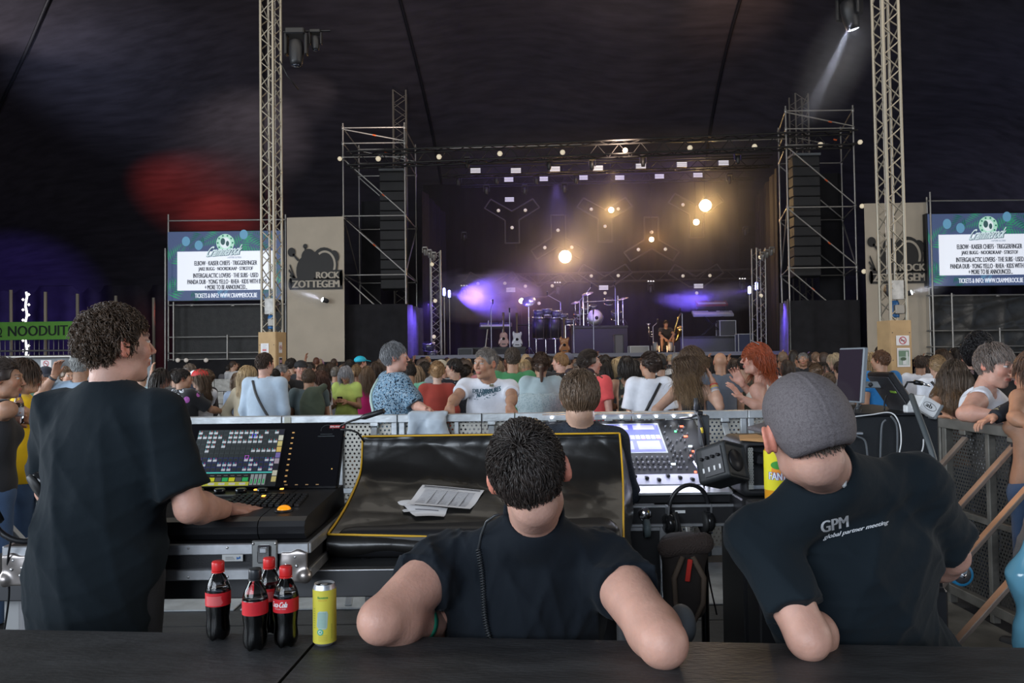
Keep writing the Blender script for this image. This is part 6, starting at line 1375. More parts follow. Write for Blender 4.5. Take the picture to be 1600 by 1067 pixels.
# microphone on gooseneck beside the sound desk
ms = empty('talkback_microphone', P(1092, 668, 3.9), 'slim black talkback microphone upright at the corner of the sound desk', 'microphone'); MB().tube([P(1102, 700, 3.9), P(1100, 675, 3.9), P(1095, 658, 3.9), P(1088, 640, 3.9)], .008, 8).build('neck', BLACK, ms); MB().tube([P(1088, 641, 3.9), P(1087, 622, 3.9)], [.012, .010], 10).build('capsule', DGREY, ms)
MB().tube([P(1090, 648, 3.9), P(1080, 652, 3.95), P(1062, 654, 4.0)], .006, 6).build('cable', BLACK, ms); MB().box(P(1093, 645, 3.9), (.03, .03, .02), None, .004).build('clip', BLACK, ms)
st_ = empty('stand_post', (P(1098, 700, 3.95).x, 3.95, .02), 'dark post standing between the sound desk and the barrier', 'stand'); a = P(1096, 648, 3.95); MB().box((a.x+.01, a.y, a.z/2+.3), (.05, .05, a.z-.6), None, .006).build('post', mat('post_grey', (.05, .055, .06), .5), st_); rod('foot', (a.x, a.y, .02), (a.x, a.y, .7), .02, BLK_MET, st_)
# small monitor speaker
sp = P(1128, 726, 3.3); R = (RZ(.75)@RX(-.35)@RY(.25)); spk = empty('monitor_speaker', sp, 'small black desktop speaker tilted on its arm right of the sound desk', 'speaker')
f = F(); f.box(sp, (.075, .085, .082), np.array(R, np.float32), rd=.018); f.box(sp+R@V((0, -.1, 0)), (.064, .03, .07), np.array(R, np.float32), rd=.01, op='s'); meshobj('speaker_shell', f, .005, mat('speaker_black', (.018, .02, .022), .5), spk)
MB().box(sp+R@V((-.078, -.01, 0)), (.004, .10, .12), R, .004).build('control_plate', DGREY, spk)
for k in range(4): MB().lathe([(.008, 0), (.006, .014), (0, .014)], sp+R@V((-.08, -.045+k*.028, .02)), 10, R@RY(-math.pi/2)).build('knob', BLACK, spk); MB().box(sp+R@V((-.082, -.045+k*.028, -.03)), (.004, .008, .02), R).build('switch', WHITE, spk)
MB().lathe([(.05, 0), (.045, .01), (.0, .015)], sp+R@V((0, -.068, 0)), 16, R@RX(math.pi/2)).build('cone', BLACK, spk)
a = P(1098, 735, 3.42); MB().tube([sp+R@V((0, .06, -.06)), P(1110, 752, 3.4), P(1097, 740, 3.44), P(1086, 722, 3.5)], .012, 8).build('arm', CHROME, spk)
# cables hanging down
def cable(name, pts, r, m, label, group=None):
    ps = [V(p) for p in pts]; n = len(ps)-1; out = []
    for k in range(n*8+1): t = k/(n*8); out.append(V(cr_([np.array(p) for p in ps], t).tolist()))
    mb = MB(); mb.tube(out, r, 6); return mb.build(name, m, None, label, 'cable', group)
rr = np.random.RandomState(9)
for k in range(9):
    x0 = 1100+k*8; x1 = x0+rr.uniform(-14, 18); cable('cable', [P(x0, 745+rr.uniform(-5, 20), 3.5), P(x0+rr.uniform(-8, 8), 810, 3.6), P(x1, 880, 3.7), P(x1+rr.uniform(-20, 20), 960, 3.75)], .004+.002*(k % 2), BLACK, 'thin black cable among those hanging between the sound desk and the capped man', 'cables hanging right of the sound desk')
cable('cable', [P(1094, 668, 3.88), P(1100, 700, 3.85), P(1105, 730, 3.8), P(1108, 760, 3.7)], .005, BLACK, 'black cable with yellow ends beside the talkback microphone'); 
for y in (668, 762): MB().tube([P(1096 if y < 700 else 1102, y, 3.84), P(1098 if y < 700 else 1103.5, y+8, 3.84)], .0065, 8).build('cable_tag', mat('tag_yellow', (.75, .55, .05), .5), None, 'yellow tag on the black cable, %s of the two' % ('upper' if y < 700 else 'lower'), 'cable tag')
# headphones
def headphones(c, R, s, label, band=True):
    c = V(c); e = empty('headphones', c, label, 'headphones'); Q = lambda v: c+R@V(v)*s
    pts = [Q((.085*math.cos(a), 0, .02+.10*math.sin(a))) for a in np.linspace(-.1, math.pi+.1, 17)]; mb = MB(); mb.tube(pts, .009*s, 8); mb.build('headband', BLACK, e)
    for sx in (-1, 1):
        MB().lathe([(.036*s, -.016*s), (.043*s, 0), (.043*s, .012*s), (.034*s, .022*s)], Q((sx*.08, 0, -.035)), 20, R@RY(sx*math.pi/2)).build('ear_cup', mat('headphone_gloss', (.012, .012, .013), .2), e)
        MB().lathe([(.042*s, -.024*s), (.046*s, -.012*s), (.038*s, -.006*s), (.02*s, -.012*s)], Q((sx*.08, 0, -.035)), 20, R@RY(sx*math.pi/2)).build('ear_pad', mat('pad_leather', (.02, .02, .02), .6), e)
        MB().box(Q((sx*.092, 0, .015)), (.006*s, .03*s, .05*s), R).build('slider', ALU, e)
    return e
headphones(P(1076, 803, 3.42), RZ(.2)@RX(.1), 1.1, 'black headphones hanging over the rim of the sound desk tray')
headphones(P(34, 792, 2.42), RZ(.5)@RX(-.5)@RY(2.6), 1.0, 'black headphones hanging at the left end of the lighting desk')
cable('cable', [P(18, 838, 2.52), P(12, 880, 2.55), P(14, 930, 2.6), P(6, 990, 2.7)], .0035, BLACK, 'thin headphone cable trailing down at the far left')
# spiral lead
def spiral(p, q, r, turns, rad, m, label):
    p, q = V(p), V(q); d = (q-p).normalized(); a = d.orthogonal().normalized(); b = d.cross(a); n = turns*9; mb = MB(); mb.tube([p.lerp(q, k/n)+(a*math.cos(k*.698)+b*math.sin(k*.698))*r for k in range(n+1)], rad, 5); return mb.build('coiled_lead', m, None, label, 'cable')
spiral(P(1081, 800, 3.5), P(1080, 848, 3.55), .006, 16, .0018, BLACK, 'short coiled lead hanging below the sound desk'); 
# bag and level bar in the dark
bg = P(1068, 900, 3.2); be = empty('backpack', (bg.x, bg.y, .3), 'dark backpack with brown straps hanging beside the sound desk case', 'bag'); f = F(); f.box(bg, (.085, .07, .17), rd=.05); f.ell(bg+V((0, -.01, .12)), (.10, .07, .05), k=.05); f.post = folds(.008, 26, 4); meshobj('bag_body', f, .009, mat('bag_dark', (.022, .016, .014), .8), be)
STR = mat('strap_brown', (.10, .07, .05), .8)
for sx in (-1, 1): MB().tube([bg+V((sx*.02, -.08, .1)), bg+V((sx*.06, -.1, .02)), bg+V((sx*.055, -.1, -.08)), bg+V((sx*.02, -.09, -.16))], [.012, .012, .011, .009], 6).build('strap', STR, be)
MB().box(bg+V((.0, -.1, .05)), (.02, .006, .09), RY(.15), .003).build('red_tag', RED, be); f = F(); f.cap(bg+V((-.08, -.06, .13)), bg+V((.07, -.06, .15)), .04, .045); f.post = folds(.008, 40, 3); meshobj('furry_cover', f, .008, mat('fur_brown', (.05, .035, .03), .95, bump=1, bscale=150), be)
rod('hook', bg+V((0, .02, .16)), bg+V((0, .12, .24)), .006, BLK_MET, be)
lv = empty('spirit_level', P(1040, 890, 3.3), 'silver spirit level bar standing against the case', 'tool'); a = P(1035, 856, 3.3); b = P(1043, 990, 3.2); b = a+(b-a)*((a.z-.03)/(a.z-b.z)); d = (a-b).normalized(); MB().box((a+b)/2, (.028, .02, (a-b).length), Matrix((V((1, 0, 0)), d.cross(V((1, 0, 0))), d)).transposed(), .003).build('bar', ALU, lv)
for k in range(10): MB().box(a.lerp(b, .06+k*.014)+V((0, -.012, 0)), (.016, .004, .003)).build('tick_mark', BLACK, lv)
f = F(); f.ell(P(1066, 975, 2.0), (.035, .06, .05)); f.post = folds(.004, 40, 8); meshobj('stool_cushion', f, .005, mat('cushion_grey', (.10, .11, .12), .7), None, label='grey rounded cushion edge just behind the leaning man\'s right elbow', cat='cushion')
rod('stool_pole', P(1066, 985, 2.0), (P(1066, 985, 2.0).x, P(1066, 985, 2.0).y, .02), .02, BLK_MET, empty('stool', (P(1066, 985, 2.0).x, P(1066, 985, 2.0).y, .02), 'thin black pole under the grey cushion', 'stool'))
# rack case with perforated rails, right of the small speaker
rk = P(1185, 730, 3.35); re_ = empty('rack_case', (rk.x, rk.y, rk.z-.14), 'black rack case with pale perforated rails left of the bottle', 'case'); f = F(); f.box(rk+V((.07, .12, 0)), (.155, .16, .125), rd=.035); f.box(rk+V((.07, -.04, 0)), (.125, .09, .095), rd=.01, op='s'); meshobj('case_shell', f, .006, mat('rack_plastic', (.02, .02, .022), .55), re_)
PERF = perforated('perforated_rail', (.45, .45, .42), .4, .6, .009, .26)
for sx in (-.115, .10): MB().box(rk+V((.07+sx*.98, -.03, 0)), (.022, .004, .18)).build('rack_rail', PERF, re_)
MB().box(rk+V((.07, .02, -.09)), (.22, .02, .02)).build('rack_rail', ALU, re_); MB().box(rk+V((.08, .0, .03)), (.2, .12, .05), RY(.1), .01).build('stored_unit', BLACK, re_)
sb_ = empty('side_shelf', (rk.x+.1, rk.y+.1, 0), 'black shelf unit under the rack case behind the man in the cap', 'shelf'); MB().box((rk.x+.12, rk.y+.12, (rk.z-.13)/2), (.42, .34, rk.z-.13), None, .006).build('shelf_body', LAM, sb_)
mb = MB(); a = P(1156, 686, 3.3); b = P(1202, 684, 3.3); mb.add([a, b, b+V((0, .18, .0)), a+V((.05, .18, 0)), a+V((0, 0, -.006)), b+V((0, 0, -.02)), b+V((0, .18, -.02)), a+V((.05, .18, -.006))], [(0, 1, 2, 3), (7, 6, 5, 4), (0, 4, 5, 1), (1, 5, 6, 2), (2, 6, 7, 3), (3, 7, 4, 0)]); mb.build('wooden_plate', mat('raw_wood', lin(198, 150, 100), .6, var=.2, vscale=30, stretch=(1, 8, 8)), None, 'thin pointed wooden board lying on top of the rack case', 'board')
# ---------------------------------------------------------------- bottles and can
GL = mat('bottle_plastic', (.95, .97, 1), .03, trans=1, ior=1.35); LIQ = mat('dark_cola', (.010, .004, .003), .08, spec=.8); REDC = mat('cap_red', (.62, .02, .02), .35); LABR = (.55, .012, .02)
def wrap(pr, c, r, name, m, par):
    """bends flat print (u along the surface in metres, v up) round a vertical cylinder, middle facing the camera"""
    bm = bmesh.new(); cl = bm.verts.layers.float_color.new('Col'); vs = [bm.verts.new(v) for v in pr.mb.v]
    for v, q in zip(vs, pr.mb.c): v[cl] = (*q, 1)
    for fc in pr.mb.f:
        try: bm.faces.new([vs[i] for i in fc])
        except ValueError: pass
    bmesh.ops.triangulate(bm, faces=[f for f in bm.faces if len(f.verts) > 4])
    for _ in range(4):
        es = [e for e in bm.edges if abs(e.verts[0].co.x-e.verts[1].co.x) > .005]
        if not es: break
        bmesh.ops.subdivide_edges(bm, edges=es, cuts=1); bmesh.ops.triangulate(bm, faces=[f for f in bm.faces if len(f.verts) > 4])
    for v in bm.verts: a = v.co.x/r-math.pi/2; k = r+.0004-v.co.y; v.co = (c[0]+k*math.cos(a), c[1]+k*math.sin(a), c[2]+v.co.z)
    me = bpy.data.meshes.new(name); bm.to_mesh(me); bm.free(); return link(name, me, m, par)
def wprint(): return Print((0, 0, 0), (1, 0, 0), (0, 0, 1), .0002)
def strip(pr, u0, v0, u1, v1, col, n=None):
    n = n or max(1, int((u1-u0)/.012))
    for k in range(n): pr.rect(u0+(u1-u0)*k/n, v0, u0+(u1-u0)*(k+1)/n, v1, col)
def cola(px, py, label, cap, fill=.135, logo=False, rot=0, seed=0, s=1.0):
    c = Gz(px, py-4, CT); c.z = CT+.0005; e = empty('cola_bottle', c, label, 'bottle'); H = .188*s
    pf = [(.0, .004), (.016, .001), (.022, .001), (.026, .006), (.0285, .018), (.0285, .030), (.0275, .04), (.0262, .052), (.0268, .062), (.0288, .078), (.0292, .085), (.0292, .118), (.0285, .124), (.0255, .135), (.020, .148), (.0148, .158), (.0115, .164), (.0112, .178)]
    pf = [(r*s, z*s) for r, z in pf]
    def body(pf_, nm, m, scale=1.0, lobes=True, par=e):
        n = 40; vs = []; 
        for r, z in pf_:
            for k in range(n):
                a = 2*math.pi*k/n; rr_ = r*scale
                if lobes and z < .034*s and r > .01: q = (1-z/.034/s); rr_ *= 1-.10*q*(.5+.5*math.cos(a*5)); zz = z+.006*s*q*(.5+.5*math.cos(a*5)) if z < .01*s else z
                else: zz = z
                vs.append((c.x+rr_*math.cos(a), c.y+rr_*math.sin(a), c.z+zz))
        qs = [(i*n+k, i*n+(k+1) % n, (i+1)*n+(k+1) % n, (i+1)*n+k) for i in range(len(pf_)-1) for k in range(n)]
        return link(nm, mesh_np(nm, vs, qs), m, par)
    body(pf, 'bottle_wall', GL)
    lq = [(r, z) for r, z in pf if z < fill*s]; last = lq[-1]; lq = [(0, lq[0][1]+.001)]+lq[1:]+[(last[0]*.97, fill*s), (0, fill*s)]; body(lq, 'cola', LIQ, .965)
    MB().lathe([(.0145*s, .166*s), (.0150*s, .168*s), (.0150*s, .186*s), (.0135*s, .189*s), (0, .189*s)], c, 28).build('screw_cap', cap, e); MB().lathe([(.0155*s, .1625*s), (.0155*s, .1650*s)], c, 24).build('neck_ring', cap, e)
    pr = wprint(); L = math.pi*.0294*s; strip(pr, -L, .0855*s, L, .1175*s, LABR, 60); pr.up(); rs = np.random.RandomState(seed)
    o = rot
    if logo: pr.text('Coca-Cola', -.030, .099*s, .012, .112*s, (.75, .72, .72), shear=.25, bold=.0006); pr.text('ORIGINAL TASTE', -.02, .094*s, .008, .0965*s, (.7, .6, .6))
    elif seed == 1:
        for k in range(8): strip(pr, -.022+rs.uniform(0, .003), (.089+k*.0028)*s, .022-rs.uniform(0, .006), (.0902+k*.0028)*s, (.62, .22, .22))
    else:
        for k in range(6): strip(pr, .001, (.092+k*.0035)*s, .02-rs.uniform(0, .006), (.0925+k*.0035)*s, (.36, .0, .02))
    wrap(pr, c, .0293*s, 'label', PRINT, e); return e
cola(341, 1002, 'red-capped cola bottle standing apart at the left', REDC, .128, seed=1); cola(421, 993, 'red-capped cola bottle at the back, half hidden by the other two', REDC, .112, seed=1, s=.99)
cola(399, 1018, 'cola bottle with the black cap, nearest of the bottles', mat('cap_black', (.02, .022, .025), .3), .120, seed=2, s=1.0); cola(447, 1013, 'red-capped cola bottle beside the yellow can, script on its label', REDC, .128, logo=True)
c = Gz(507.5, 1006, CT); c.z = CT+.0005; e = empty('drink_can', c, 'slim yellow iced tea can standing open on the left counter', 'can'); r = .0272
MB().lathe([(.020, .0), (.0225, .002), (r, .008), (r, .134), (.0245, .141), (.0238, .1435), (.0238, .145), (.0228, .145), (.0222, .139), (0, .139)], c, 40).build('can_body', ALU, e); MB().lathe([(.0218, .1395), (.0, .1398)], c, 30).build('lid', DGREY, e)
pr = wprint(); YC = (.62, .55, .06); strip(pr, -math.pi*r, .0085, math.pi*r, .1335, YC, 60); pr.up(); pr.text('fuzetea', -.010, .1145, .014, .1205, (.05, .25, .05), bold=.0005)
pr.text('GREEN ICE TEA', -.009, .1095, .012, .112, (.55, .2, .03)); pr.poly([(-.013, .050), (-.010, .082), (-.005, .0855), (.012, .085), (.0145, .078), (.012, .046), (.008, .0425), (-.008, .044)], (.36, .48, .42)); pr.up()
for k in range(11): pr.rect(-.010, .048+k*.0032, .010, .0490+k*.0032, (.15, .33, .27))
pr.ell(-.004, .0365, .0075, .0075, (.08, .40, .26)); pr.up(); pr.ell(-.004, .0365, .0045, .0045, (.62, .62, .5)); pr.up(); pr.poly([(-.007, .035), (-.002, .034), (-.001, .039), (-.005, .0385)], (.08, .4, .26))
for k in range(9): pr.rect(-.022, .045+k*.0055, -.017, .0475+k*.0055, (.35, .36, .05)); pr.rect(.021, .02+k*.004, .0235, .022+k*.004, (.35, .36, .05))
for k in range(4): pr.rect(-.008, .016+k*.004, .012, .0175+k*.004, (.5, .4, .05))
wrap(pr, c, r, 'printed_wall', PRINT, e); MB().lathe([(.008, .1415), (.009, .143), (.005, .1435)], c+V((0, -.004, 0)), 12).build('pull_tab', ALU, e)
# large soft drink bottle behind the capped man
bt = P(1214, 780, 3.0); c = V((bt.x, bt.y, P(1214, 784, 3.0).z)); e = empty('soda_bottle', c, 'large yellow-labelled orange soda bottle half hidden behind the man in the cap', 'bottle')
MB().lathe([(.044, 0), (.046, .01), (.046, .19), (.040, .225), (.022, .27), (.014, .285), (.014, .30)], c, 28).build('bottle_wall', mat('soda_orange', (.75, .32, .02), .12, coat=.4), e); MB().lathe([(.016, .285), (.016, .31)], c, 16).build('screw_cap', mat('cap_orange', (.7, .25, .02), .4), e)
pr = wprint(); strip(pr, -.14, .05, .14, .2, lin(226, 214, 30), 50); pr.up(); pr.ell(.0, .125, .034, .034, (.85, .3, .02), 28); pr.up(); pr.ell(-.006, .148, .030, .016, lin(60, 150, 50)); pr.up(); pr.text('FANTA', -.042, .092, .042, .122, (.03, .06, .3), bold=.003, rot=-.05); pr.up(); pr.text('FANTA', -.042, .093, .041, .121, (.8, .8, .85), bold=.0008, rot=-.05); wrap(pr, c, .0462, 'label', PRINT, e)
MB().box((c.x, c.y, c.z/2), (.2, .16, c.z-.002), None, .006).build('crate', LAM, None, 'black crate under the orange soda bottle', 'crate')
# ---------------------------------------------------------------- crowd barriers
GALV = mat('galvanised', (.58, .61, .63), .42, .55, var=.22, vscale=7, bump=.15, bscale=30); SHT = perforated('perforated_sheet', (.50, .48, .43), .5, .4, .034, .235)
GALV_SHADED = mat('galvanised_shaded', (.20, .19, .17), .5, .5, var=.3, vscale=7); SHT_SHADED = perforated('perforated_shaded', (.075, .072, .068), .5, .4, .026, .25)  # darker copies for the right row: its shade is put into the colour
def barrier(a, b, inward, label, gm=GALV, sm=SHT, zt=1.205, brace=(.32, .80), group='crowd barrier panels around the mixing area', bm_=None):
    a, b = V(a), V(b); d = (b-a).normalized(); L = (b-a).length; inw = V(inward).normalized(); R = Matrix((d, -inw, V((0, 0, 1)))).transposed(); e = empty('crowd_barrier', (a+b)/2, label, 'barrier', group)
    def bx(n, t, o, z, sx, sy, sz, m=gm, bev=.004): MB().box(a+d*t+inw*o+V((0, 0, z)), (sx, sy, sz), R, bev).build(n, m, e)
    bx('top_rail', L/2, 0, zt-.03, L-.006, .09, .06); bx('bottom_rail', L/2, 0, .12, L-.01, .05, .06); bx('middle_rail', L/2, 0, .62, L-.01, .03, .04)
    for t in (.03, L-.03): bx('end_post', t, 0, zt/2, .045, .05, zt-.06)
    bx('middle_post', L/2, 0, zt/2, .035, .045, zt-.08)
    o = bpy.data.objects.new('perforated_panel', None); 
    me = bpy.data.meshes.new('perforated_panel'); mb = MB(); mb.box((0, 0, 0), (L-.06, .003, zt-.16)); me.from_pydata([tuple(v) for v in mb.v], [], mb.f); me.materials.append(sm); bpy.data.objects.remove(o)
    o = bpy.data.objects.new('perforated_panel', me); COL.objects.link(o); o.parent = e; p = a+d*L/2-inw*.02+V((0, 0, zt/2+.02)); o.location = p-V(e.location); o.rotation_euler = R.to_euler()
    for t in brace:
        p = a+d*t*L+inw*.03+V((0, 0, zt-.10)); q = a+d*t*L+inw*1.02+V((0, 0, .05)); dd = (p-q).normalized(); mb = MB(); mb.box((p+q)/2, (.045, .022, (p-q).length), Matrix((d, dd.cross(d), dd)).transposed(), .003); mb.build('brace', bm_ or gm, e)
        MB().box(p+V((0, 0, .03)), (.06, .05, .03), R, .004).build('hinge_bracket', gm, e); MB().lathe([(.012, 0), (.01, .05)], p+V((0, 0, .0))-d*.03, 8, R@RY(math.pi/2)).build('bolt', DGREY, e)
    bx('base_plate', L/2, .52, .03, L-.04, 1.0, .012)
jx = [-3.58, -2.69, -1.79, -.895, .015, .92, 1.82, 2.74]
nmF = ['leftmost', 'second from left', 'third from left, behind the lighting desk', 'fourth from left, under the patterned shirt', 'fifth from left, held by the man in white', 'sixth from left, behind the sound desk', 'seventh from left, before the red-haired woman']
for i in range(7): barrier((jx[i], 6.0, 0), (jx[i+1], 6.0, 0), (0, -1, 0), 'front barrier panel, '+nmF[i])
rx = [(2.78, 5.92), (2.80, 5.0), (2.82, 4.08), (2.84, 3.16), (2.86, 2.24), (2.88, 1.32)]; nmR = ['farthest', 'second farthest', 'middle', 'second nearest', 'nearest']
BRC = mat('brace_warm_lit', (.30, .24, .20), .45, .5, var=.35, vscale=5)  # warm light on the right braces is put into their colour
for i in range(5): barrier((*rx[i], 0), (*rx[i+1], 0), (-1, 0, 0), 'right side barrier panel, %s of five in the dark row' % nmR[i], GALV_SHADED, SHT_SHADED, brace=(.15, .55, .95) if i == 2 else (.3, .78), bm_=BRC)
lx = [(-3.62, 5.9), (-3.62, 4.98), (-3.6, 4.06), (-3.58, 3.14), (-3.56, 2.22)]; nmL = ['farthest', 'second farthest', 'third', 'nearest']
for i in range(4): barrier((*lx[i+1], 0), (*lx[i], 0), (1, 0, 0), 'left side barrier panel, %s of four beside the curly-haired man' % nmL[i], brace=(.3, .8))
light('brace_glow', 'SPOT', (1.6, 5.6, 2.6), (2.6, 3.6, .95), 60, (1, .5, .22), spot=42, blend=1, radius=.3)
for px, w_ in ((449, 1), (1073, 1)):
    a = P(px, 650, 5.93); MB().box((a.x, 5.948, 1.165), (.05, .004, .07)).build('tape_strip', mat('tape_pale', (.5, .5, .42), .7), None, 'pale tape strip stuck on the front barrier rail %s' % ('above the lighting desk' if px < 800 else 'behind the sound desk'), 'tape')
MB().box((P(752, 650, 5.9).x, 5.94, 1.13), (.008, .012, .16)).build('cable_tie', BLACK, None, 'black cable tie round the front barrier rail below the man in white', 'cable tie')
# jacket over the front barrier
JK = cloth('jacket_pale', (176, 186, 196)); f = F(); j0 = P(672, 640, 5.96)
f.box((j0.x, 5.95, 1.215), (.15, .085, .022), rd=.02); f.box((j0.x-.03, 5.88, 1.10), (.13, .02, .12), rd=.018, k=.04); f.cap((j0.x-.12, 5.87, 1.12), (j0.x-.15, 5.86, .93), .04, .05, k=.04); f.cap((j0.x+.08, 5.86, 1.15), (j0.x+.13, 5.86, 1.0), .06, .045, k=.05); f.cap((j0.x+.02, 5.85, 1.12), (j0.x+.08, 5.85, .97), .05, .03, k=.04); f.box((j0.x, 6.05, 1.12), (.13, .015, .1), rd=.014, k=.02); f.post = folds(.04, 18, 5)
setp(meshobj('jacket', f, .008, JK, None), 'pale grey jacket draped over the front barrier rail', 'jacket')
JG = cloth('jacket_grey', (112, 112, 114)); f = F(); j1 = P(1568, 690, 3.85)
f.box((2.80, j1.y, 1.21), (.07, .12, .025), rd=.02); f.cap((2.735, j1.y, 1.16), (2.70, j1.y+.06, .85), .06, .05, k=.05); f.cap((2.70, j1.y+.06, .85), (2.72, j1.y+.22, .55), .06, .08, k=.05); f.cap((2.73, j1.y-.08, 1.16), (2.73, j1.y-.02, .7), .05, .045, k=.05); f.post = folds(.04, 16, 6)
setp(meshobj('jacket', f, .009, JG, None), 'dark grey jacket hanging down the right side barrier', 'jacket')
# ---------------------------------------------------------------- right equipment table
tz = 1.35; t0, t1 = P(1296, 648, 3.3).x, P(1468, 648, 3.3).x; te = empty('covered_table', ((t0+t1)/2, 3.6, 0), 'tall table wrapped in black felt behind the man in the cap', 'table'); FELT = mat('black_felt', (.016, .018, .021), .95, bump=.3, bscale=200)
MB().box(((t0+t1)/2, 3.62, tz/2), (t1-t0, .62, tz), None, .01).build('felt_cover', FELT, te); MB().box(((t0+t1)/2, 3.62, tz+.006), (t1-t0+.02, .64, .012), None, .003).build('table_top', mat('table_black', (.012, .012, .014), .3), te)
# monitor seen edge-on
mc = P(1331, 586, 3.45); R = RZ(-1.42)@RX(-.10); me_ = empty('flat_monitor', mc, 'tall glossy tablet screen seen almost edge-on above the grey cap', 'monitor'); MB().box(mc, (.19, .022, .245), R, .004).build('frame', mat('monitor_grey', (.20, .22, .24), .4), me_)
MB().box(mc+R@V((0, -.0125, 0)), (.175, .003, .23), R).build('glass', mat('mirror_glass', (.03, .022, .03), .05), me_)
a = P(1350, 600, 3.5); b = P(1374, 602, 3.55); MB().box((a+b)/2, ((b-a).length, .02, .03), None, .004).build('bracket', mat('bracket_grey', (.4, .43, .45), .4, .3), me_); MB().lathe([(.010, 0), (.008, .006)], a.lerp(b, .35)+V((0, -.012, 0)), 12, RX(math.pi/2)).build('bolt', DGREY, me_)
rod('stand_rod', P(1345, 610, 3.55), (P(1345, 610, 3.55).x, 3.6, tz), .008, GREY, me_)
lt = P(1395, 614, 3.5); a, b = P(1374, 582, 3.5), P(1418, 646, 3.45); d = (a-b).normalized(); R = Matrix((d.cross(V((0, -1, .3)).normalized()).normalized(), V((0, 1, 0)), d)).transposed(); nrm = d.cross(V((0, 1, 0))).normalized(); R = Matrix((V((0, 1, 0)), -nrm, d)).transposed()
le = empty('tilted_console', lt, 'black tilted lighting tablet on an arm beside the right board box', 'tablet'); MB().box((a+b)/2, (.22, .03, (a-b).length), R, .008).build('shell', BLACK, le); MB().box((a+b)/2+nrm*.018, (.2, .006, (a-b).length*.9), R, .003).build('back_plate', DGREY, le); MB().box((a+b)/2+nrm*.022+d*.02+V((0, -.06, 0)), (.05, .003, .01), R).build('green_label', mat('label_green', (.35, .6, .08), .5), le)
rod('strut', b.lerp(a, .2)+V((0, .05, 0)), (b.x+.02, 3.6, tz), .008, ALU, le); rod('strut', P(1402, 655, 3.4), P(1410, 640, 3.45), .006, ALU, le)
mi = empty('hand_microphone', P(1430, 598, 3.4), 'small silver-ended microphone on a bent arm above the white box', 'microphone'); MB().tube([P(1404, 622, 3.45), P(1412, 608, 3.42), P(1418, 597, 3.4), P(1430, 597, 3.4)], .005, 6).build('arm', BLACK, mi); MB().tube([P(1429, 597, 3.4), P(1441, 599, 3.4)], [.011, .010], 10).build('handle', BLK_MET, mi); MB().tube([P(1441, 599, 3.4), P(1453, 603, 3.4)], [.007, .004], 10).build('tip', CHROME, mi)
bx_ = P(1443, 634, 3.3); R = RY(.55); we = empty('white_unit', bx_, 'tilted white plastic box with printed logo on the felt table', 'device'); MB().box(bx_, (.085, .10, .065), R, .006).build('shell', WHITE, we); MB().box(bx_+R@V((.047, 0, 0)), (.012, .10, .07), R, .004).build('end_band', GREY, we)
pr = Print(bx_+R@V((-.03, -.0505, -.015)), R@V((1, 0, 0)), R@V((0, 0, 1)), .0005); pr.text('ab', .012, .008, .04, .026, (.03, .03, .03), bold=.001); pr.ring(.03, .015, .03, .016, .002, (.05, .05, .05)); pr.build('printed_logo', PRINT, we)
ad = P(1422, 645, 3.32); MB().box((ad.x, ad.y, tz+.028), (.045, .035, .032), None, .004).build('power_adapter', WHITE, None, 'small white power adapter at the corner of the felt table', 'adapter')
cable('hose', [P(1424, 618, 3.25), P(1432, 640, 3.15), P(1447, 680, 3.05), P(1460, 722, 3.0), P(1466, 770, 3.0), P(1466, 900, 3.0)], .0125, mat('hose_rubber', (.06, .07, .075), .5), 'thick dark rubber cable looping down over the felt table')
cable('cable', [P(1326, 652, 3.26), P(1360, 648, 3.27), P(1392, 645, 3.27), P(1405, 662, 3.24), P(1408, 690, 3.2), P(1404, 720, 3.2), P(1410, 760, 3.2)], .0028, WHITE, 'white cable hanging over the front of the felt table'); cable('cable', [P(1384, 656, 3.24), P(1378, 665, 3.24), P(1376, 700, 3.24), P(1375, 735, 3.24)], .0042, mat('cable_grey', (.10, .11, .12), .5), 'left of two grey cables hanging down the felt table front'); cable('cable', [P(1392, 650, 3.24), P(1401, 665, 3.24), P(1402, 700, 3.24), P(1400, 745, 3.24)], .0042, MATS['cable_grey'], 'right of two grey cables hanging down the felt table front')
cable('cable', [P(1328, 676, 3.2), P(1340, 682, 3.2), P(1352, 690, 3.2), P(1356, 720, 3.2)], .004, MATS['cable_grey'], 'grey cable beside the capped man\'s ear'); MB().box(P(1338, 677, 3.22), (.05, .02, .01), None, .002).build('cable_clip', ALU, None, 'flat metal clip beside the ear of the man in the cap', 'clip')
cable('cable', [P(1443, 686, 3.24), P(1442, 700, 3.24), P(1436, 716, 3.24), P(1430, 735, 3.24)], .003, WHITE, 'thin pale cable at the right of the felt table front')
cable('cable', [P(1347, 632, 3.4), P(1335, 640, 3.4), P(1342, 652, 3.35), P(1346, 640, 3.4)], .003, DGREY, 'dark loop of cable under the tall tablet screen'); cable('cable', [P(1390, 612, 3.5), P(1383, 622, 3.5), P(1382, 640, 3.5), P(1385, 650, 3.45)], .0035, BLACK, 'black cable looping from the tilted tablet to the table')
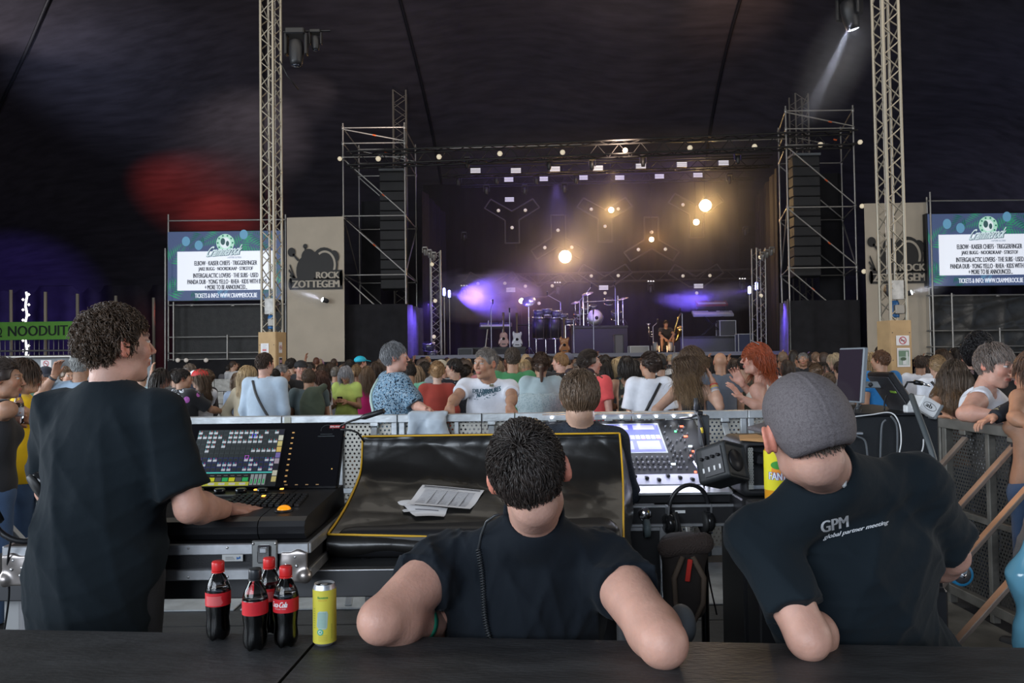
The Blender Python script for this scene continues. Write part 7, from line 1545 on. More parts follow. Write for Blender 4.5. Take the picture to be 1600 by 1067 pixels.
# blue wheel and blue bag at right
bw_ = P(1499, 896, 2.45); e = empty('trolley', (bw_.x-.2, bw_.y, 0), 'case on blue-tyred caster wheels behind the man in the cap', 'trolley'); MB().box((bw_.x-.30, bw_.y+.05, .45), (.42, .3, .88), None, .01).build('case_body', LAM, e)
MB().lathe([(.021, -.014), (.036, -.016), (.036, .016), (.021, .014)], bw_, 28, RY(.0)@RX(math.pi/2)).build('tyre', mat('tyre_blue', (.03, .22, .42), .4), e); MB().lathe([(.0, -.017), (.028, -.017), (.028, .017), (.0, .017)], bw_, 22, RX(math.pi/2)).build('hub', DGREY, e)
for s_ in (-1, 1): MB().box(bw_+V((-.02, s_*.024, .012)), (.06, .004, .028), RY(.3), .003).build('fork', ALU, e)
MB().box(bw_+V((-.065, 0, .03)), (.03, .07, .07), RY(.3), .004).build('caster_plate', ALU, e); rod('axle', bw_+V((0, -.03, 0)), bw_+V((0, .03, 0)), .007, CHROME, e)
bb_ = P(1612, 950, 2.3); f = F(); f.ell(bb_+V((0, 0, .08)), (.06, .08, .09)); f.ell(bb_+V((.02, 0, -.1)), (.07, .08, .14), k=.05); f.ell(bb_+V((.0, 0, .18)), (.02, .03, .04), k=.04); f.post = folds(.02, 22, 12); setp(meshobj('plastic_bag', f, .008, mat('blue_film', (.16, .42, .58), .15, coat=.5, trans=.25), None), 'light blue plastic bag hanging at the right edge', 'bag')
MB().tube([P(1598, 902, 2.3), P(1598, 872, 2.4), P(1602, 850, 2.45)], .003, 5).build('bag_string', MATS['blue_film'], None, 'twisted handle of the blue plastic bag at the right edge', 'bag handle')
# ---------------------------------------------------------------- fabrics
def patt(name, base, cols, scale, thr=(.42, .5, .58), stretch=None, kind='noise', rough=.85):
    if name in MATS: return MATS[name]
    m = mat(name, base, rough, bump=.2, bscale=200); nt = m.node_tree; b = nt.nodes['Principled BSDF']; tc = nt.nodes.new('ShaderNodeTexCoord'); n = nt.nodes.new('ShaderNodeTexNoise' if kind == 'noise' else 'ShaderNodeTexVoronoi')
    n.inputs['Scale'].default_value = scale; nt.links.new(tc.outputs['Object'], n.inputs['Vector']); cr = nt.nodes.new('ShaderNodeValToRGB'); cr.color_ramp.interpolation = 'CONSTANT'; el = cr.color_ramp.elements
    el[0].position = 0; el[0].color = (*base, 1); el[1].position = thr[0]; el[1].color = (*cols[0], 1)
    for t, c in zip(thr[1:], cols[1:]): e = el.new(t); e.color = (*c, 1)
    nt.links.new(n.outputs[0], cr.inputs[0]); nt.links.new(cr.outputs[0], b.inputs['Base Color']); return m
BLK_T = mat('tee_black', (.0075, .0125, .017), .9, bump=.35, bscale=18, sheen=.03, spec=.2); BLK_T2 = mat('tee_black_faded', (.0075, .0105, .015), .9, bump=.35, bscale=20, sheen=.03, spec=.2)
JEAN = cloth('denim', (62, 86, 120)); JEANL = cloth('denim_light', (120, 150, 185)); PANTB = cloth('pants_black', (28, 28, 32)); PANTN = cloth('pants_navy', (34, 40, 62)); WHT = cloth('white', (226, 228, 236)); CH = lambda n, *c: cloth(n, c)
# ---------------------------------------------------------------- the three men at the counter and the one at the desk
def EAR(f, J, HR):
    for e in (-1, 1):
        q = HR@np.array(RZ(e*.5), np.float32); c = _a(J['head'])+HR@_a((e*J.get('eo', .089), -.012, -.004))*J['hs']; f.ell(c, (.008, .021, .034), q, k=.01); f.ell(c+HR@_a((e*.006, .004, .004)), (.006, .012, .02), q, op='s', k=.006)
# curly-haired man at the lighting desk
pxm = 1200/2.5
J = stand(-1.31, 2.5, 1.80, -.28, 'm'); J['hip'] = V((-1.335, 2.47, .96)); J['chest'] = V((-1.318, 2.5, 1.30)); J['neck'] = P(172, 612, 2.5); J['head'] = P(184, 540, 2.52); J['hf'] = V((.66, .75, .05)); J['hu'] = V((.02, -.03, 1))
J['sl'] = P(92, 655, 2.55); J['sr'] = P(258, 655, 2.44); J['el'] = P(80, 765, 2.66); J['wl'] = P(130, 800, 2.88); J['er'] = P(297, 792, 2.42); J['wr'] = P(350, 796, 2.66)
J['hdr'] = P(405, 790, 2.80)-J['wr']; J['hnr'] = V((.0, -.25, 1)); J['hs'] = 1.02; J['ak'] = 1.08; J['sleeve'] = .84
def FD(amp, fx, seed): return ('f', lambda p, a=folds(amp, fx, seed, [(1, .3, .15), (.9, .2, .5), (-.9, .3, .45)], n=4), b=folds(amp*.25, fx*2.5, seed+5, n=3): a(p)+b(p))
p1 = person('man in a loose black T-shirt with short curly brown hair, standing at the lighting desk', J, 'pink', ('loose', BLK_T), ('pants', PANTB), ('short', (.055, .034, .022), 5200, dict(length=.055, rad=.0021, style='curly', curl=.5, curlf=95, K=8, lift=.25, grav=.15, jit=.5, hug=.9, tips=(.13, .085, .055), colvar=.45)), h=.009, hh=.005, fat=1.12, toph=.008, reg=EAR, fold=FD(.050, 11, 3), seed=11, hemz=.70, handkw={'r': dict(curl=.08, spread=.05, thumb=.25)}, bodykw={})
# centre man leaning back on both elbows
J = stand(0, 2.2, 1.75, 0, 'm'); J['hip'] = P(812, 1125, 2.22); J['chest'] = P(815, 955, 2.07); J['neck'] = P(834, 807, 1.965); J['head'] = P(827, 737, 1.90); J['hf'] = V((.10, .97, .10)); J['hu'] = V((-.20, -.1, .97))
J['sl'] = P(690, 884, 2.03); J['sr'] = P(950, 884, 2.02); J['el'] = P(598, 968, 1.82); J['wl'] = P(676, 975, 2.0); J['er'] = P(1034, 1002, 1.70); J['wr'] = P(1000, 955, 1.93); J['ak'] = 1.32; J['sleeve'] = .40; J['hs'] = 1.05
J['hl'], J['hr'] = P(770, 1150, 2.25), P(860, 1150, 2.25); J['kl'], J['kr'] = J['hl']+V((-.05, .45, .02)), J['hr']+V((.05, .45, .02)); J['al'], J['ar'] = V((-.15, 2.75, .08)), V((.2, 2.75, .08)); J['tl'], J['tr'] = V((-.16, 2.9, .035)), V((.22, 2.9, .035)); J['hdl'] = V((.7, .6, -.1))
p2 = person('man seen from behind with tousled dark hair, both bare elbows on the counter', J, 'pink', ('tee', BLK_T2), ('pants', PANTB), ('short', (.028, .021, .018), 6500, dict(length=.058, rad=.0019, K=7, lift=.28, grav=.16, jit=.5, hug=.75, colvar=.5, tips=(.075, .062, .055), crown=(.0, -.80, .60))), h=.008, hh=.005, fat=1.22, toph=.007, reg=EAR, fold=FD(.045, 19, 8), seed=21, hemz=.55, handkw={'l': dict(curl=.6)})
wb = J['el'].lerp(J['wl'], .74); d = (J['wl']-J['el']).normalized(); mb = MB(); mb.lathe([(.047, -.013), (.048, 0), (.046, .013)], wb, 20, d.to_track_quat('Z', 'Y').to_matrix()); mb.build('wristband', mat('band_green', (.02, .30, .18), .6), p2['root'], label='green wristband')
# capped man
J = stand(1.0, 2.1, 1.78, 0, 'm'); J['hip'] = P(1424, 1120, 2.16); J['chest'] = P(1332, 912, 1.99); J['neck'] = P(1288, 734, 1.88); J['eo'] = .093; J['head'] = P(1255, 668, 1.80); J['hf'] = V((-.10, .98, .0)); J['hu'] = V((-.22, .04, .97))
J['sl'] = P(1192, 850, 1.88); J['sr'] = P(1432, 762, 1.98); J['el'] = P(1262, 994, 1.735); J['wl'] = P(1290, 985, 1.97); J['er'] = P(1484, 868, 2.12); J['wr'] = P(1440, 900, 2.3); J['ak'] = 1.12; J['sleeve'] = .80; J['hs'] = 1.08
J['hl'], J['hr'] = P(1350, 1150, 2.2), P(1430, 1150, 2.2); J['kl'], J['kr'] = V((.95, 2.35, .5)), V((1.25, 2.35, .5)); J['al'], J['ar'] = V((.98, 2.3, .08)), V((1.3, 2.3, .08)); J['tl'], J['tr'] = V((.98, 2.45, .035)), V((1.3, 2.45, .035)); J['hdl'] = V((.3, .9, 0))
p3 = person('man in a grey cap and black T-shirt with white lettering, leaning over the counter', J, 'pink', ('loose', BLK_T), ('pants', PANTB), ('bald', (.10, .08, .06), 0, {}), h=.008, hh=.005, fat=1.10, toph=.007, reg=EAR, fold=FD(.050, 14, 5), seed=31, hemz=.55)
HR = p3['HR']; c = J['head']; L = lambda x, y, z: _a(c)+HR@_a((x, y, z))*1.08
f = F(); f.ell(L(0, -.022, .038), (.088, .113, .092), HR); f.ell(L(0, -.055, .0), (.086, .080, .086), HR, k=.03); f.plane(L(0, -.03, -.062), V((HR@_a((0, -.38, -1))).tolist()), k=.012); f.ell(L(0, -.02, -.01), (.078, .1, .09), HR, op='s', k=.004)
def capseam(p):
    q = (p-_a(c))@HR; s_ = np.abs(q[:, 0]+.004); s2 = np.abs(q[:, 2]-.0-q[:, 0]*.1); return (-.0016*np.exp(-(s_/.003)**2)+.0012*np.exp(-((s_-.006)/.003)**2)-.0010*np.exp(-(s2/.003)**2)).astype(np.float32)
f.post = capseam; CAPM = patt('cap_tweed', lin(96, 90, 92), [lin(104, 98, 100), lin(90, 84, 86)], 160, (.45, .55)); cap_o = meshobj('cap', f, .004, CAPM, p3['root'], label='grey cloth cap with a centre seam')
f = F(); f.box(L(0, .115, .0), (.07, .045, .006), HR, rd=.005); meshobj('cap_peak', f, .006, CAPM, p3['root'])
# shaved hair under the cap
st = strands(J['head'], HR, 1.08, 2600, .010, .0011, color=(.09, .07, .055), seed=5, K=3, lift=.3, grav=.1, jit=.2, region=lambda d: (d[:, 2] < -.12)); link('stubble', mesh_np('hair', st[0], st[1], col=st[2]), HAIR, p3['root'])
pe_ = P(1319, 752, 1.80); MB().box(pe_, (.012, .012, .03), RY(.1), .005).build('clip_tag', mat('tag_white', (.55, .57, .58), .4), p3['root'], label='small pale tag at the collar')
# print on the shirt
def shirt_print(person_, items, origin, ux, uy, direction, sub=.01, name='shirt_print'):
    pr = Print(origin, ux, uy, .0001)
    for it in items: it(pr)
    return paste(name, pr, PRINT, person_['top'], direction, .0018, person_['root'], sub)
o = P(1284, 833, 1.6); ux = (P(1334, 821, 1.6)-o); uy = V((0, 0, 1)); k_ = ux.length; uxn = ux.normalized()
W8 = (.62, .63, .65)
def script_line(pr, s, u0, v0, u1, v1, col): pr.text(s, u0, v0, u1, v1, col, shear=.55, bold=.0005)
shirt_print(p3, [lambda pr: pr.text('GPM', 0, .0, .066, .027, W8, bold=.0014), lambda pr: script_line(pr, 'global partner meeting', .005, -.019, .165, -.006, W8)], o, uxn, (P(1284, 808, 1.6)-P(1286, 833, 1.6)).normalized(), o-V((0, 0, CZ)), .012)
# coiled lead clipped to the centre man's back
tree = BVHTree.FromPolygons([tuple(v.co) for v in p2['top'].data.vertices], [tuple(q.vertices) for q in p2['top'].data.polygons])
pts = []; N_ = 300
for k in range(N_+1):
    t = k/N_; px = 747+t*t*22+4*math.sin(t*5); py = 858+t*140; a = P(px, py, 1.2); d = (a-V((0, 0, CZ))).normalized(); h_, n_, i_, ds = tree.ray_cast(a, d)
    if h_ is None: continue
    an = k*.72; pts.append(h_-d*(.007+.005*math.sin(an))+V((1, 0, 0))*.006*math.cos(an))
MB().tube(pts, .0016, 5).build('coiled_lead', mat('lead_black', (.03, .033, .036), .3), None, 'coiled black lead hanging down the centre man\'s back', 'cable')
cl_ = []
for px, py in ((786, 802), (772, 806), (760, 815), (752, 835), (747, 860)):
    a = P(px, py, 1.2); d = (a-V((0, 0, CZ))).normalized(); h_, n_, i_, ds = tree.ray_cast(a, d); cl_.append((h_ if h_ is not None else P(px, py, 1.93))-d*.006)
MB().tube(cl_, .0035, 7).build('straight_lead', mat('lead_black', (.03, .033, .036), .3), None, 'straight end of the lead clipped at the centre man\'s collar', 'cable')
# boy at the sound desk
J = stand(.30, 3.42, 1.45, -.05, 'm'); J['head'] = P(906, 621, 3.46); J['neck'] = P(906, 664, 3.47); J['hs'] = .99; J['hf'] = V((.05, 1, -.12)); J['hu'] = V((0, .1, 1)); J['sl'] = P(858, 688, 3.47); J['sr'] = P(960, 690, 3.47); J['chest'] = P(907, 730, 3.49); J['hip'] = P(907, 850, 3.52)
J['s'] = .88; J['el'] = J['sl']+V((-.05, .08, -.24)); J['er'] = J['sr']+V((.06, .03, -.24)); J['wl'] = J['el']+V((.1, .14, .06)); J['wr'] = J['er']+V((-.06, .14, .08))
for k_, dx in (('l', -.08), ('r', .08)): J['h'+k_] = J['hip']+V((dx, 0, -.02)); J['k'+k_] = V((.3+dx, 3.4, .4)); J['a'+k_] = V((.3+dx, 3.4, .1)); J['t'+k_] = V((.3+dx, 3.52, .05))
DJ = patt('jacket_navy', (.012, .016, .026), [(.02, .027, .04), (.010, .013, .022)], 90, (.45, .6)); p4 = person('boy with straight brown hair and a dark jacket at the sound desk', J, 'light', ('long', DJ), ('pants', PANTB), ('short', (.10, .062, .038), 4200, dict(length=.085, rad=.0024, K=8, lift=.22, grav=.28, jit=.28, colvar=.4, tips=(.26, .175, .11), crown=(.1, -.35, .93))), h=.010, hh=.006, fat=1.08, toph=.009, seed=41, fold=(.008, 30))
gl = empty('sunglasses', P(905, 603, 3.3), 'dark sunglasses pushed up on the boy\'s hair', 'glasses')
for k_, x in enumerate((891, 921)): MB().lathe([(.026, -.004), (.026, .004)], P(x, 584, 3.46), 16, RX(1.2)).build('lens', mat('shade_lens', (.06, .045, .05), .08, coat=1), gl)
MB().tube([P(870, 586, 3.40), P(880, 583, 3.45), P(906, 582, 3.5), P(931, 583, 3.45), P(941, 590, 3.40)], .003, 6).build('frame', mat('tortoise', (.10, .05, .03), .3), gl)
# ---------------------------------------------------------------- people along the barrier
def at(px, D): p = P(px, 560, D); return p.x, p.y
def HP(px, py, D): return P(px, py, D).z
# woman in patterned shirt
x, y = at(616, 6.45); J = stand(x, y, HP(616, 536, 6.45), -1.05, 'f', arms=('down', 'rest'), hyaw=-.35); J['er'] = P(660, 628, 6.2); J['wr'] = P(640, 645, 6.02); J['wr'] = P(668, 640, 6.04); J['er'] = P(650, 634, 6.25); J['sleeve'] = .92
PAT = patt('shirt_mottled', lin(24, 34, 48), [lin(96, 132, 158), lin(150, 172, 188), lin(40, 58, 78)], 55, (.40, .50, .60)); q = person('grey short-haired woman in a mottled blue shirt leaning at the barrier', J, 'pink', ('loose', PAT), ('pants', PANTB), ('short', (.16, .16, .165), 2600, dict(length=.055, rad=.003, K=6, lift=.3, grav=.15, jit=.4, tips=(.30, .30, .31), colvar=.5)), h=.012, hh=.006, fat=1.28, seed=51)
MINTBAG = (q, J)
# man in white T-shirt facing us
x, y = at(764, 6.45); J = stand(x, y, HP(762, 542, 6.45)+.04, math.pi+.05, 'm', lean=.10, hyaw=-.62, nod=.18)
J['head'] = P(758, 568, 6.28); J['neck'] = P(764, 594, 6.36); J['hf'] = V((-.62, -.78, -.10)); J['hu'] = V((-.0, -.1, 1)); J['sl'] = P(797, 607, 6.4); J['sr'] = P(727, 605, 6.38); J['er'] = P(712, 622, 6.22); J['wr'] = P(703, 634, 6.06); J['el'] = P(800, 622, 6.2); J['wl'] = P(797, 634, 6.06)
J['hdl'] = V((0, -.55, -.8)); J['hdr'] = V((.1, -.55, -.8)); J['hnl'] = V((0, -.8, .5)); J['hnr'] = V((0, -.8, .5)); J['chest'] = P(766, 636, 6.46); J['hs'] = 1.03
wm = person('balding man in a white printed T-shirt gripping the front barrier', J, 'tan', ('tee', WHT), ('pants', JEAN), ('cropped', (.22, .19, .17), 1500, dict(length=.022, rad=.0022, K=4, lift=.2, grav=.05, jit=.2, tips=(.34, .31, .29), front=-.35)), h=.010, hh=.005, fat=1.1, seed=61, handkw={'l': dict(curl=.55), 'r': dict(curl=.55)})
o = P(735, 622, 6.0); TL_ = (.06, .13, .17)
def wash_print(pr):
    rs = np.random.RandomState(4); pr.text('DILEMMA', .02, .045, .19, .075, TL_, bold=.002); pr.up(.2); pr.text('ADVENTURES', .05, .0, .25, .04, TL_, rot=.28, bold=.002)
    for k in range(26): a, b = rs.uniform(.02, .2), rs.uniform(-.02, .07); pr.rect(a, b, a+rs.uniform(.006, .02), b+rs.uniform(.003, .007), TL_)
shirt_print(wm, [wash_print], o, V((1, 0, 0)), V((0, 0, 1)), o-V((0, 0, CZ)), .03); mb = MB(); c = P(768, 602, 6.26); MB().box(c, (.035, .006, .02), RZ(.1), .002).build('name_badge', mat('badge_olive', (.16, .15, .09), .5), wm['root'])
# brown wavy-haired woman in black top
x, y = at(1080, 6.4); J = stand(x, y, HP(1082, 538, 6.4), -.25, 'f', hyaw=-.95); J['head'] = P(1084, 566, 6.35); J['neck'] = P(1078, 600, 6.4); J['sl'] = P(1056, 612, 6.4); J['sr'] = P(1107, 612, 6.36); J['el'] = P(1026, 640, 6.3); J['wl'] = P(1040, 668, 6.4); J['er'] = P(1124, 634, 6.2); J['wr'] = P(1114, 597, 6.3); J['hdr'] = V((-.35, .1, 1)); J['hnr'] = V((1, -.2, .3))
q = person('woman with long wavy brown hair and a black sleeveless top at the barrier', J, 'light', ('tank', PANTB), ('pants', JEAN), ('wavy', (.065, .035, .022), 3400, dict(length=.36, rad=.0024, K=11, lift=.15, grav=.45, jit=.4, curl=.9, curlf=40, tips=(.42, .27, .14), colvar=.4)), h=.012, hh=.006, seed=71, handkw={'r': dict(curl=.25)})
for k_, cc in enumerate(((.45, .08, .05), (.5, .35, .1), (.22, .28, .36), (.5, .5, .52))): w_ = J['wr'].lerp(J['er'], .12+.09*k_); MB().lathe([(.033, -.006), (.034, 0), (.033, .006)], w_, 14, (J['wr']-J['er']).normalized().to_track_quat('Z', 'Y').to_matrix()).build('bracelet', mat('bracelet_%d' % k_, cc, .5), q['root'])
# redhead
x, y = at(1198, 6.35); J = stand(x, y, HP(1190, 528, 6.35), 1.25, 'f', hyaw=.25, arms='phone'); J['head'] = P(1180, 561, 6.3); J['neck'] = P(1190, 592, 6.3); J['sl'] = P(1182, 610, 6.2); J['sr'] = P(1208, 606, 6.5); J['el'] = P(1188, 636, 6.12); J['wl'] = P(1158, 622, 6.1); J['hdl'] = V((-.55, 0, .8)); J['hnl'] = V((.8, -.5, .2)); J['er'] = P(1196, 640, 6.45); J['wr'] = P(1158, 598, 6.3); J['hdr'] = V((-.3, 0, .6))
q = person('red-haired woman in a cream sleeveless top, gesturing at the barrier', J, 'pink', ('tank', CH('cream', 214, 206, 192)), ('pants', JEANL), ('wavy', (.30, .055, .018), 3800, dict(length=.25, rad=.0025, K=12, lift=.25, grav=.35, jit=.5, hug=.2, style='curly', curl=.75, curlf=85, tips=(.46, .13, .05), colvar=.4)), h=.011, hh=.006, seed=81, handkw={'l': dict(curl=.2, spread=.35, thumb=1), 'r': dict(curl=.5)})
rod('sunglasses_arm', P(1172, 531, 6.2), P(1186, 538, 6.2), .004, ALU, q['root']); mb = MB(); mb.lathe([(.052, -.004), (.052, .004)], J['neck'].lerp(J['head'], .25), 16); mb.build('choker', BLACK, q['root'])
# right hand group
x, y = at(1560, 4.75); J = stand(x, y, HP(1560, 541, 4.75), -.9, 'f', hyaw=-.35, nod=.25, lean=.1); J['head'] = P(1556, 571, 4.72); J['neck'] = P(1540, 602, 4.75); J['hf'] = V((.38, -.90, -.22)); J['hu'] = V((.1, -.1, 1)); J['sl'] = P(1562, 632, 4.95); J['sr'] = P(1526, 628, 4.6); J['er'] = P(1508, 646, 4.5); J['wr'] = P(1552, 648, 4.4); J['el'] = P(1580, 655, 4.9); J['wl'] = P(1575, 650, 4.6); J['chest'] = P(1540, 650, 4.85); J['hs'] = 1.08; J['ak'] = 1.25; J['hdr'] = V((1, -.1, 0))
q = person('short-haired woman in a white sleeveless top leaning on the right barrier', J, 'pink', ('tank', WHT), ('pants', JEAN), ('short', (.14, .10, .08), 2800, dict(length=.075, rad=.0027, K=7, lift=.2, grav=.2, jit=.25, tips=(.36, .33, .31), colvar=.4)), h=.010, hh=.005, fat=1.2, seed=91)
x, y = at(1532, 5.4); J = stand(x, y, HP(1532, 521, 5.4), -.35, 'f', hyaw=-.5); FLOR = patt('floral_black', (.012, .012, .014), [(.012, .012, .014), (.40, .27, .27), (.55, .45, .42)], 12, (.3, .62, .66)); J['er'] = P(1505, 648, 5.2)
q = person('woman with black curly hair in a black floral blouse by the right barrier', J, 'light', ('blouse', FLOR), ('pants', PANTB), ('bob', (.012, .010, .011), 2600, dict(length=.12, rad=.0028, K=9, lift=.4, grav=.1, jit=.5, style='curly', curl=.8, curlf=95, colvar=.5)), h=.012, hh=.007, fat=1.1, seed=95)
x, y = at(1478, 5.3); J = stand(x, y, HP(1490, 562, 5.3), -.7, 'f', hyaw=-.1, lean=.1, nod=.3); J['head'] = P(1492, 590, 5.3); J['neck'] = P(1484, 612, 5.3); J['sl'] = P(1470, 622, 5.3); J['sr'] = P(1496, 626, 5.2); J['el'] = P(1450, 644, 5.15); J['wl'] = P(1475, 650, 5.0)
q = person('woman with long brown hair bending over the far right barrier corner', J, 'tan', ('tank', CH('blush', 196, 140, 130)), ('pants', JEAN), ('long', (.06, .045, .035), 2200, dict(length=.30, rad=.0026, K=10, tips=(.28, .14, .05))), h=.012, hh=.007, seed=97)
x, y = at(1612, 4.2); J = stand(x, y, 1.66, .5, 'f', hyaw=.3); J['head'] = P(1616, 582, 4.2); J['neck'] = P(1618, 612, 4.2); J['sl'] = P(1594, 622, 4.2); J['el'] = P(1586, 652, 4.05); J['wl'] = P(1606, 664, 3.95)
q = person('brown-haired person cut off by the right edge, bare arm on the barrier', J, 'tan', ('tank', PANTB), ('pants', JEAN), ('bob', (.09, .045, .025), 1500, {}), h=.012, hh=.007, seed=98)
x, y = at(1578, 4.45); LEAF = patt('leaf_print', (.014, .017, .024), [(.014, .017, .024), (.30, .29, .20)], 26, (.3, .62)); f = F(); f.cap(P(1550, 654, 4.3), P(1598, 632, 4.35), .062, .065); f.cap(P(1598, 632, 4.35), P(1640, 640, 4.6), .07, .09, k=.05); f.post = folds(.01, 30, 7)
J = stand(P(1660, 600, 4.6).x, 4.6, 1.65, .9, 'f'); J['sl'] = P(1630, 640, 4.5); J['el'] = P(1596, 634, 4.36); J['wl'] = P(1552, 652, 4.3); J['sleeve'] = 1.98
q = person('person beyond the right edge whose dark leaf-print sleeve rests on the barrier', J, 'light', ('long', LEAF), ('pants', JEAN), ('bob', (.05, .03, .02), 0, {}), h=.013, seed=99); 
# left pair
x, y = at(-8, 4.7); J = stand(x, y, HP(0, 563, 4.7), -.7, 'f', hyaw=-.5, nod=.1); J['head'] = P(8, 592, 4.65); J['hf'] = V((.92, .3, -.1)); J['neck'] = P(-2, 624, 4.7); J['sr'] = P(12, 640, 4.5); J['er'] = P(5, 668, 4.6); J['er'] = P(-10, 660, 4.75); J['wr'] = P(24, 656, 4.95); J['hdr'] = V((1, .2, -.05))
q = person('dark-haired woman with an earring, bare shoulder, at the left edge', J, 'tan', ('tank', PANTB), ('pants', JEAN), ('ponytail', (.06, .045, .04), 1500, dict(tips=(.12, .1, .09))), h=.011, hh=.006, seed=101)
x, y = at(36, 5.3); J = stand(x, y, HP(34, 563, 5.3), -1.0, 'f', hyaw=-.3, arms='phone'); J['wr'] = P(36, 640, 5.0); J['wl'] = P(30, 648, 5.0); J['er'] = P(48, 650, 5.3); J['sleeve'] = .8
q = person('woman in a yellow blouse with long brown hair at the far left', J, 'light', ('blouse', CH('yellow', 240, 196, 20)), ('pants', JEAN), ('long', (.055, .035, .025), 2600, dict(length=.30, rad=.0024, K=10, tips=(.16, .09, .05))), h=.011, hh=.006, seed=103)
c = P(29, 640, 4.9); e = empty('water_bottle', V((c.x, c.y, c.z-.09)), 'small clear water bottle with a blue cap held at the far left', 'bottle'); MB().lathe([(.026, -.09), (.03, -.085), (.03, .04), (.02, .07), (.013, .085)], c, 20).build('bottle_wall', GL, e); MB().lathe([(.0285, -.085), (.0285, .02)], c, 18).build('water', mat('water_clear', (.8, .88, .95), .05, trans=.9, ior=1.2), e); MB().lathe([(.014, .083), (.015, .10), (0, .102)], c, 14).build('screw_cap', mat('cap_blue', (.04, .10, .42), .4), e); MB().lathe([(.0305, -.04), (.0305, .015)], c, 20).build('label', mat('label_pale', (.6, .62, .75), .5), e)
# ---------------------------------------------------------------- named people in the crowd
def pp(px, pyt, D, yaw, sex, label, top, bottom, hair, skin='light', arms='down', hyaw=0, h=.015, fat=1.0, nod=0, lean=0, H=None, sleeve=None, dx=None, hands=True):
    x, y = at(px, D); J = stand(x, y, H or HP(px, pyt, D), yaw, sex, arms=arms, hyaw=hyaw, nod=nod, lean=lean)
    if sleeve is not None: J['sleeve'] = sleeve
    return person(label, J, skin, top, bottom, hair, h=h, hh=.008, seed=int(px)+7, fat=fat, hands=hands), J
def hr(st, col, n=420, **kw): n = int(n*1.6); kw.setdefault('rad', .0036); return (st, col, n, kw)
BRN = (.055, .033, .022); DBR = (.026, .018, .014); BLD = (.42, .29, .15); LBR = (.14, .085, .05); GRY = (.28, .28, .28); GNG = (.30, .13, .05)
def cap_on(q, J, col, peak=True, label=None):
    HR = q['HR']; s = J.get('hs', J['s']); L = lambda x, y, z: _a(J['head'])+HR@_a((x*s, y*s, z*s)); f = F(); f.ell(L(0, -.015, .045), (.096*s, .117*s, .086*s), HR); f.plane(L(0, 0, .028), V((HR@_a((0, .1, -1))).tolist()))
    if peak: f.box(L(0, .135, .040), (.06*s, .05*s, .007*s), HR@np.array(RX(-.2), np.float32), rd=.006, k=.01)
    return meshobj('cap', f, .009, col, q['root'], label=label)
def bag(J, col, side=1):
    o = [c for c in J['root'].children if c.name.startswith(('sweater', 'blouse', 'shirt'))][0]; tr = BVHTree.FromPolygons([tuple(v.co) for v in o.data.vertices], [tuple(q.vertices) for q in o.data.polygons])
    R = (J['sr']-J['sl']).normalized(); b = R.cross(V((0, 0, 1))); A = J['neck']-R*.10*side-V((0, 0, .02)); B = J['hip']+R*.17*side; pts = []
    for k in range(13):
        p = A.lerp(B, k/12); h_ = tr.ray_cast(p+b*.6, -b)[0]
        if h_ is not None: pts.append(h_+b*.008)
    if len(pts) > 2: MB().tube(pts, .014, 6).build('bag_strap', col, J['root'])
    c = J['hip']+V((0, 0, .02)); R = (J['sr']-J['sl']).normalized(); b = R.cross(V((0, 0, 1))); MB().tube([J['neck']-R*.1*side, J['chest']+b*.15*J['s'], J['hip']+R*.16*side+b*.13], .012, 6).build('bag_strap', col, J['root']); 
MINTBAG[1]['root'] = MINTBAG[0]['root']; bag(MINTBAG[1], mat('strap_mint', (.42, .55, .50), .6), 1)
Q, J = pp(126, 551, 7.0, .15, 'm', 'grey-haired man in a pale blue polo raising his left hand', ('tee', CH('polo_blue', 150, 172, 194)), ('pants', JEAN), hr('cropped', (.30, .30, .29), 900, length=.03, rad=.004, tips=(.45, .45, .44)), 'tan', h=.013, fat=1.12)
# his raised arm as in the photograph
bpy.data.objects.remove(Q['body']); 
for ch in list(Q['root'].children): bpy.data.objects.remove(ch)
J['el'] = P(62, 618, 6.9); J['wl'] = P(86, 586, 6.9); J['hdl'] = V((.2, 0, 1)); J['sl'] = P(84, 607, 7.0); J['sleeve'] = .5
person('', J, 'tan', ('tee', CH('polo_blue', 150, 172, 194)), ('pants', JEAN), hr('cropped', (.30, .30, .29), 1100, length=.03, rad=.004, tips=(.45, .45, .44)), h=.012, hh=.007, fat=1.12, root=Q['root'], handkw={'l': dict(curl=.5)}); MB().lathe([(.034, -.01), (.036, 0), (.034, .01)], J['wl'].lerp(J['el'], .14), 14, (J['wl']-J['el']).normalized().to_track_quat('Z', 'Y').to_matrix()).build('watch', DGREY, Q['root'])
Q, J = pp(70, 573, 10.5, -2.2, 'm', 'man in a dark cap and sage green jacket by the grey sheeting', ('long', CH('sage', 104, 136, 112)), ('pants', PANTB), hr('cropped', DBR, 200), 'tan', hyaw=-.2, nod=.3, fat=1.25); cap_on(Q, J, CH('cap_navy', 34, 38, 52))
pp(105, 576, 10, -1.9, 'f', 'person with a small hair bun left of the grey-haired man', ('tee', CH('moss', 90, 110, 90)), ('pants', PANTB), hr('topbun', LBR), hyaw=-.3)
pp(221, 578, 10.5, .15, 'm', 'boy with brown hair and pale shirt beside the curly-haired man\'s neck', ('tee', CH('pale_blue', 168, 196, 206)), ('pants', JEAN), hr('short', BRN))
pp(252, 577, 9.2, -1.1, 'f', 'woman with long dark hair and black top pointing right', ('tee', PANTB), ('pants', JEAN), hr('long', DBR, 700, length=.36), 'pink', arms=('down', 'reach'), hyaw=-.2)
Q, J = pp(285, 577, 8.6, -.55, 'm', 'boy in a black shirt with white and pink print, seen from behind', ('loose', PANTB), ('pants', PANTB), hr('short', DBR), 'tan', arms=('down', 'reach'), hyaw=-.5, fat=1.1)
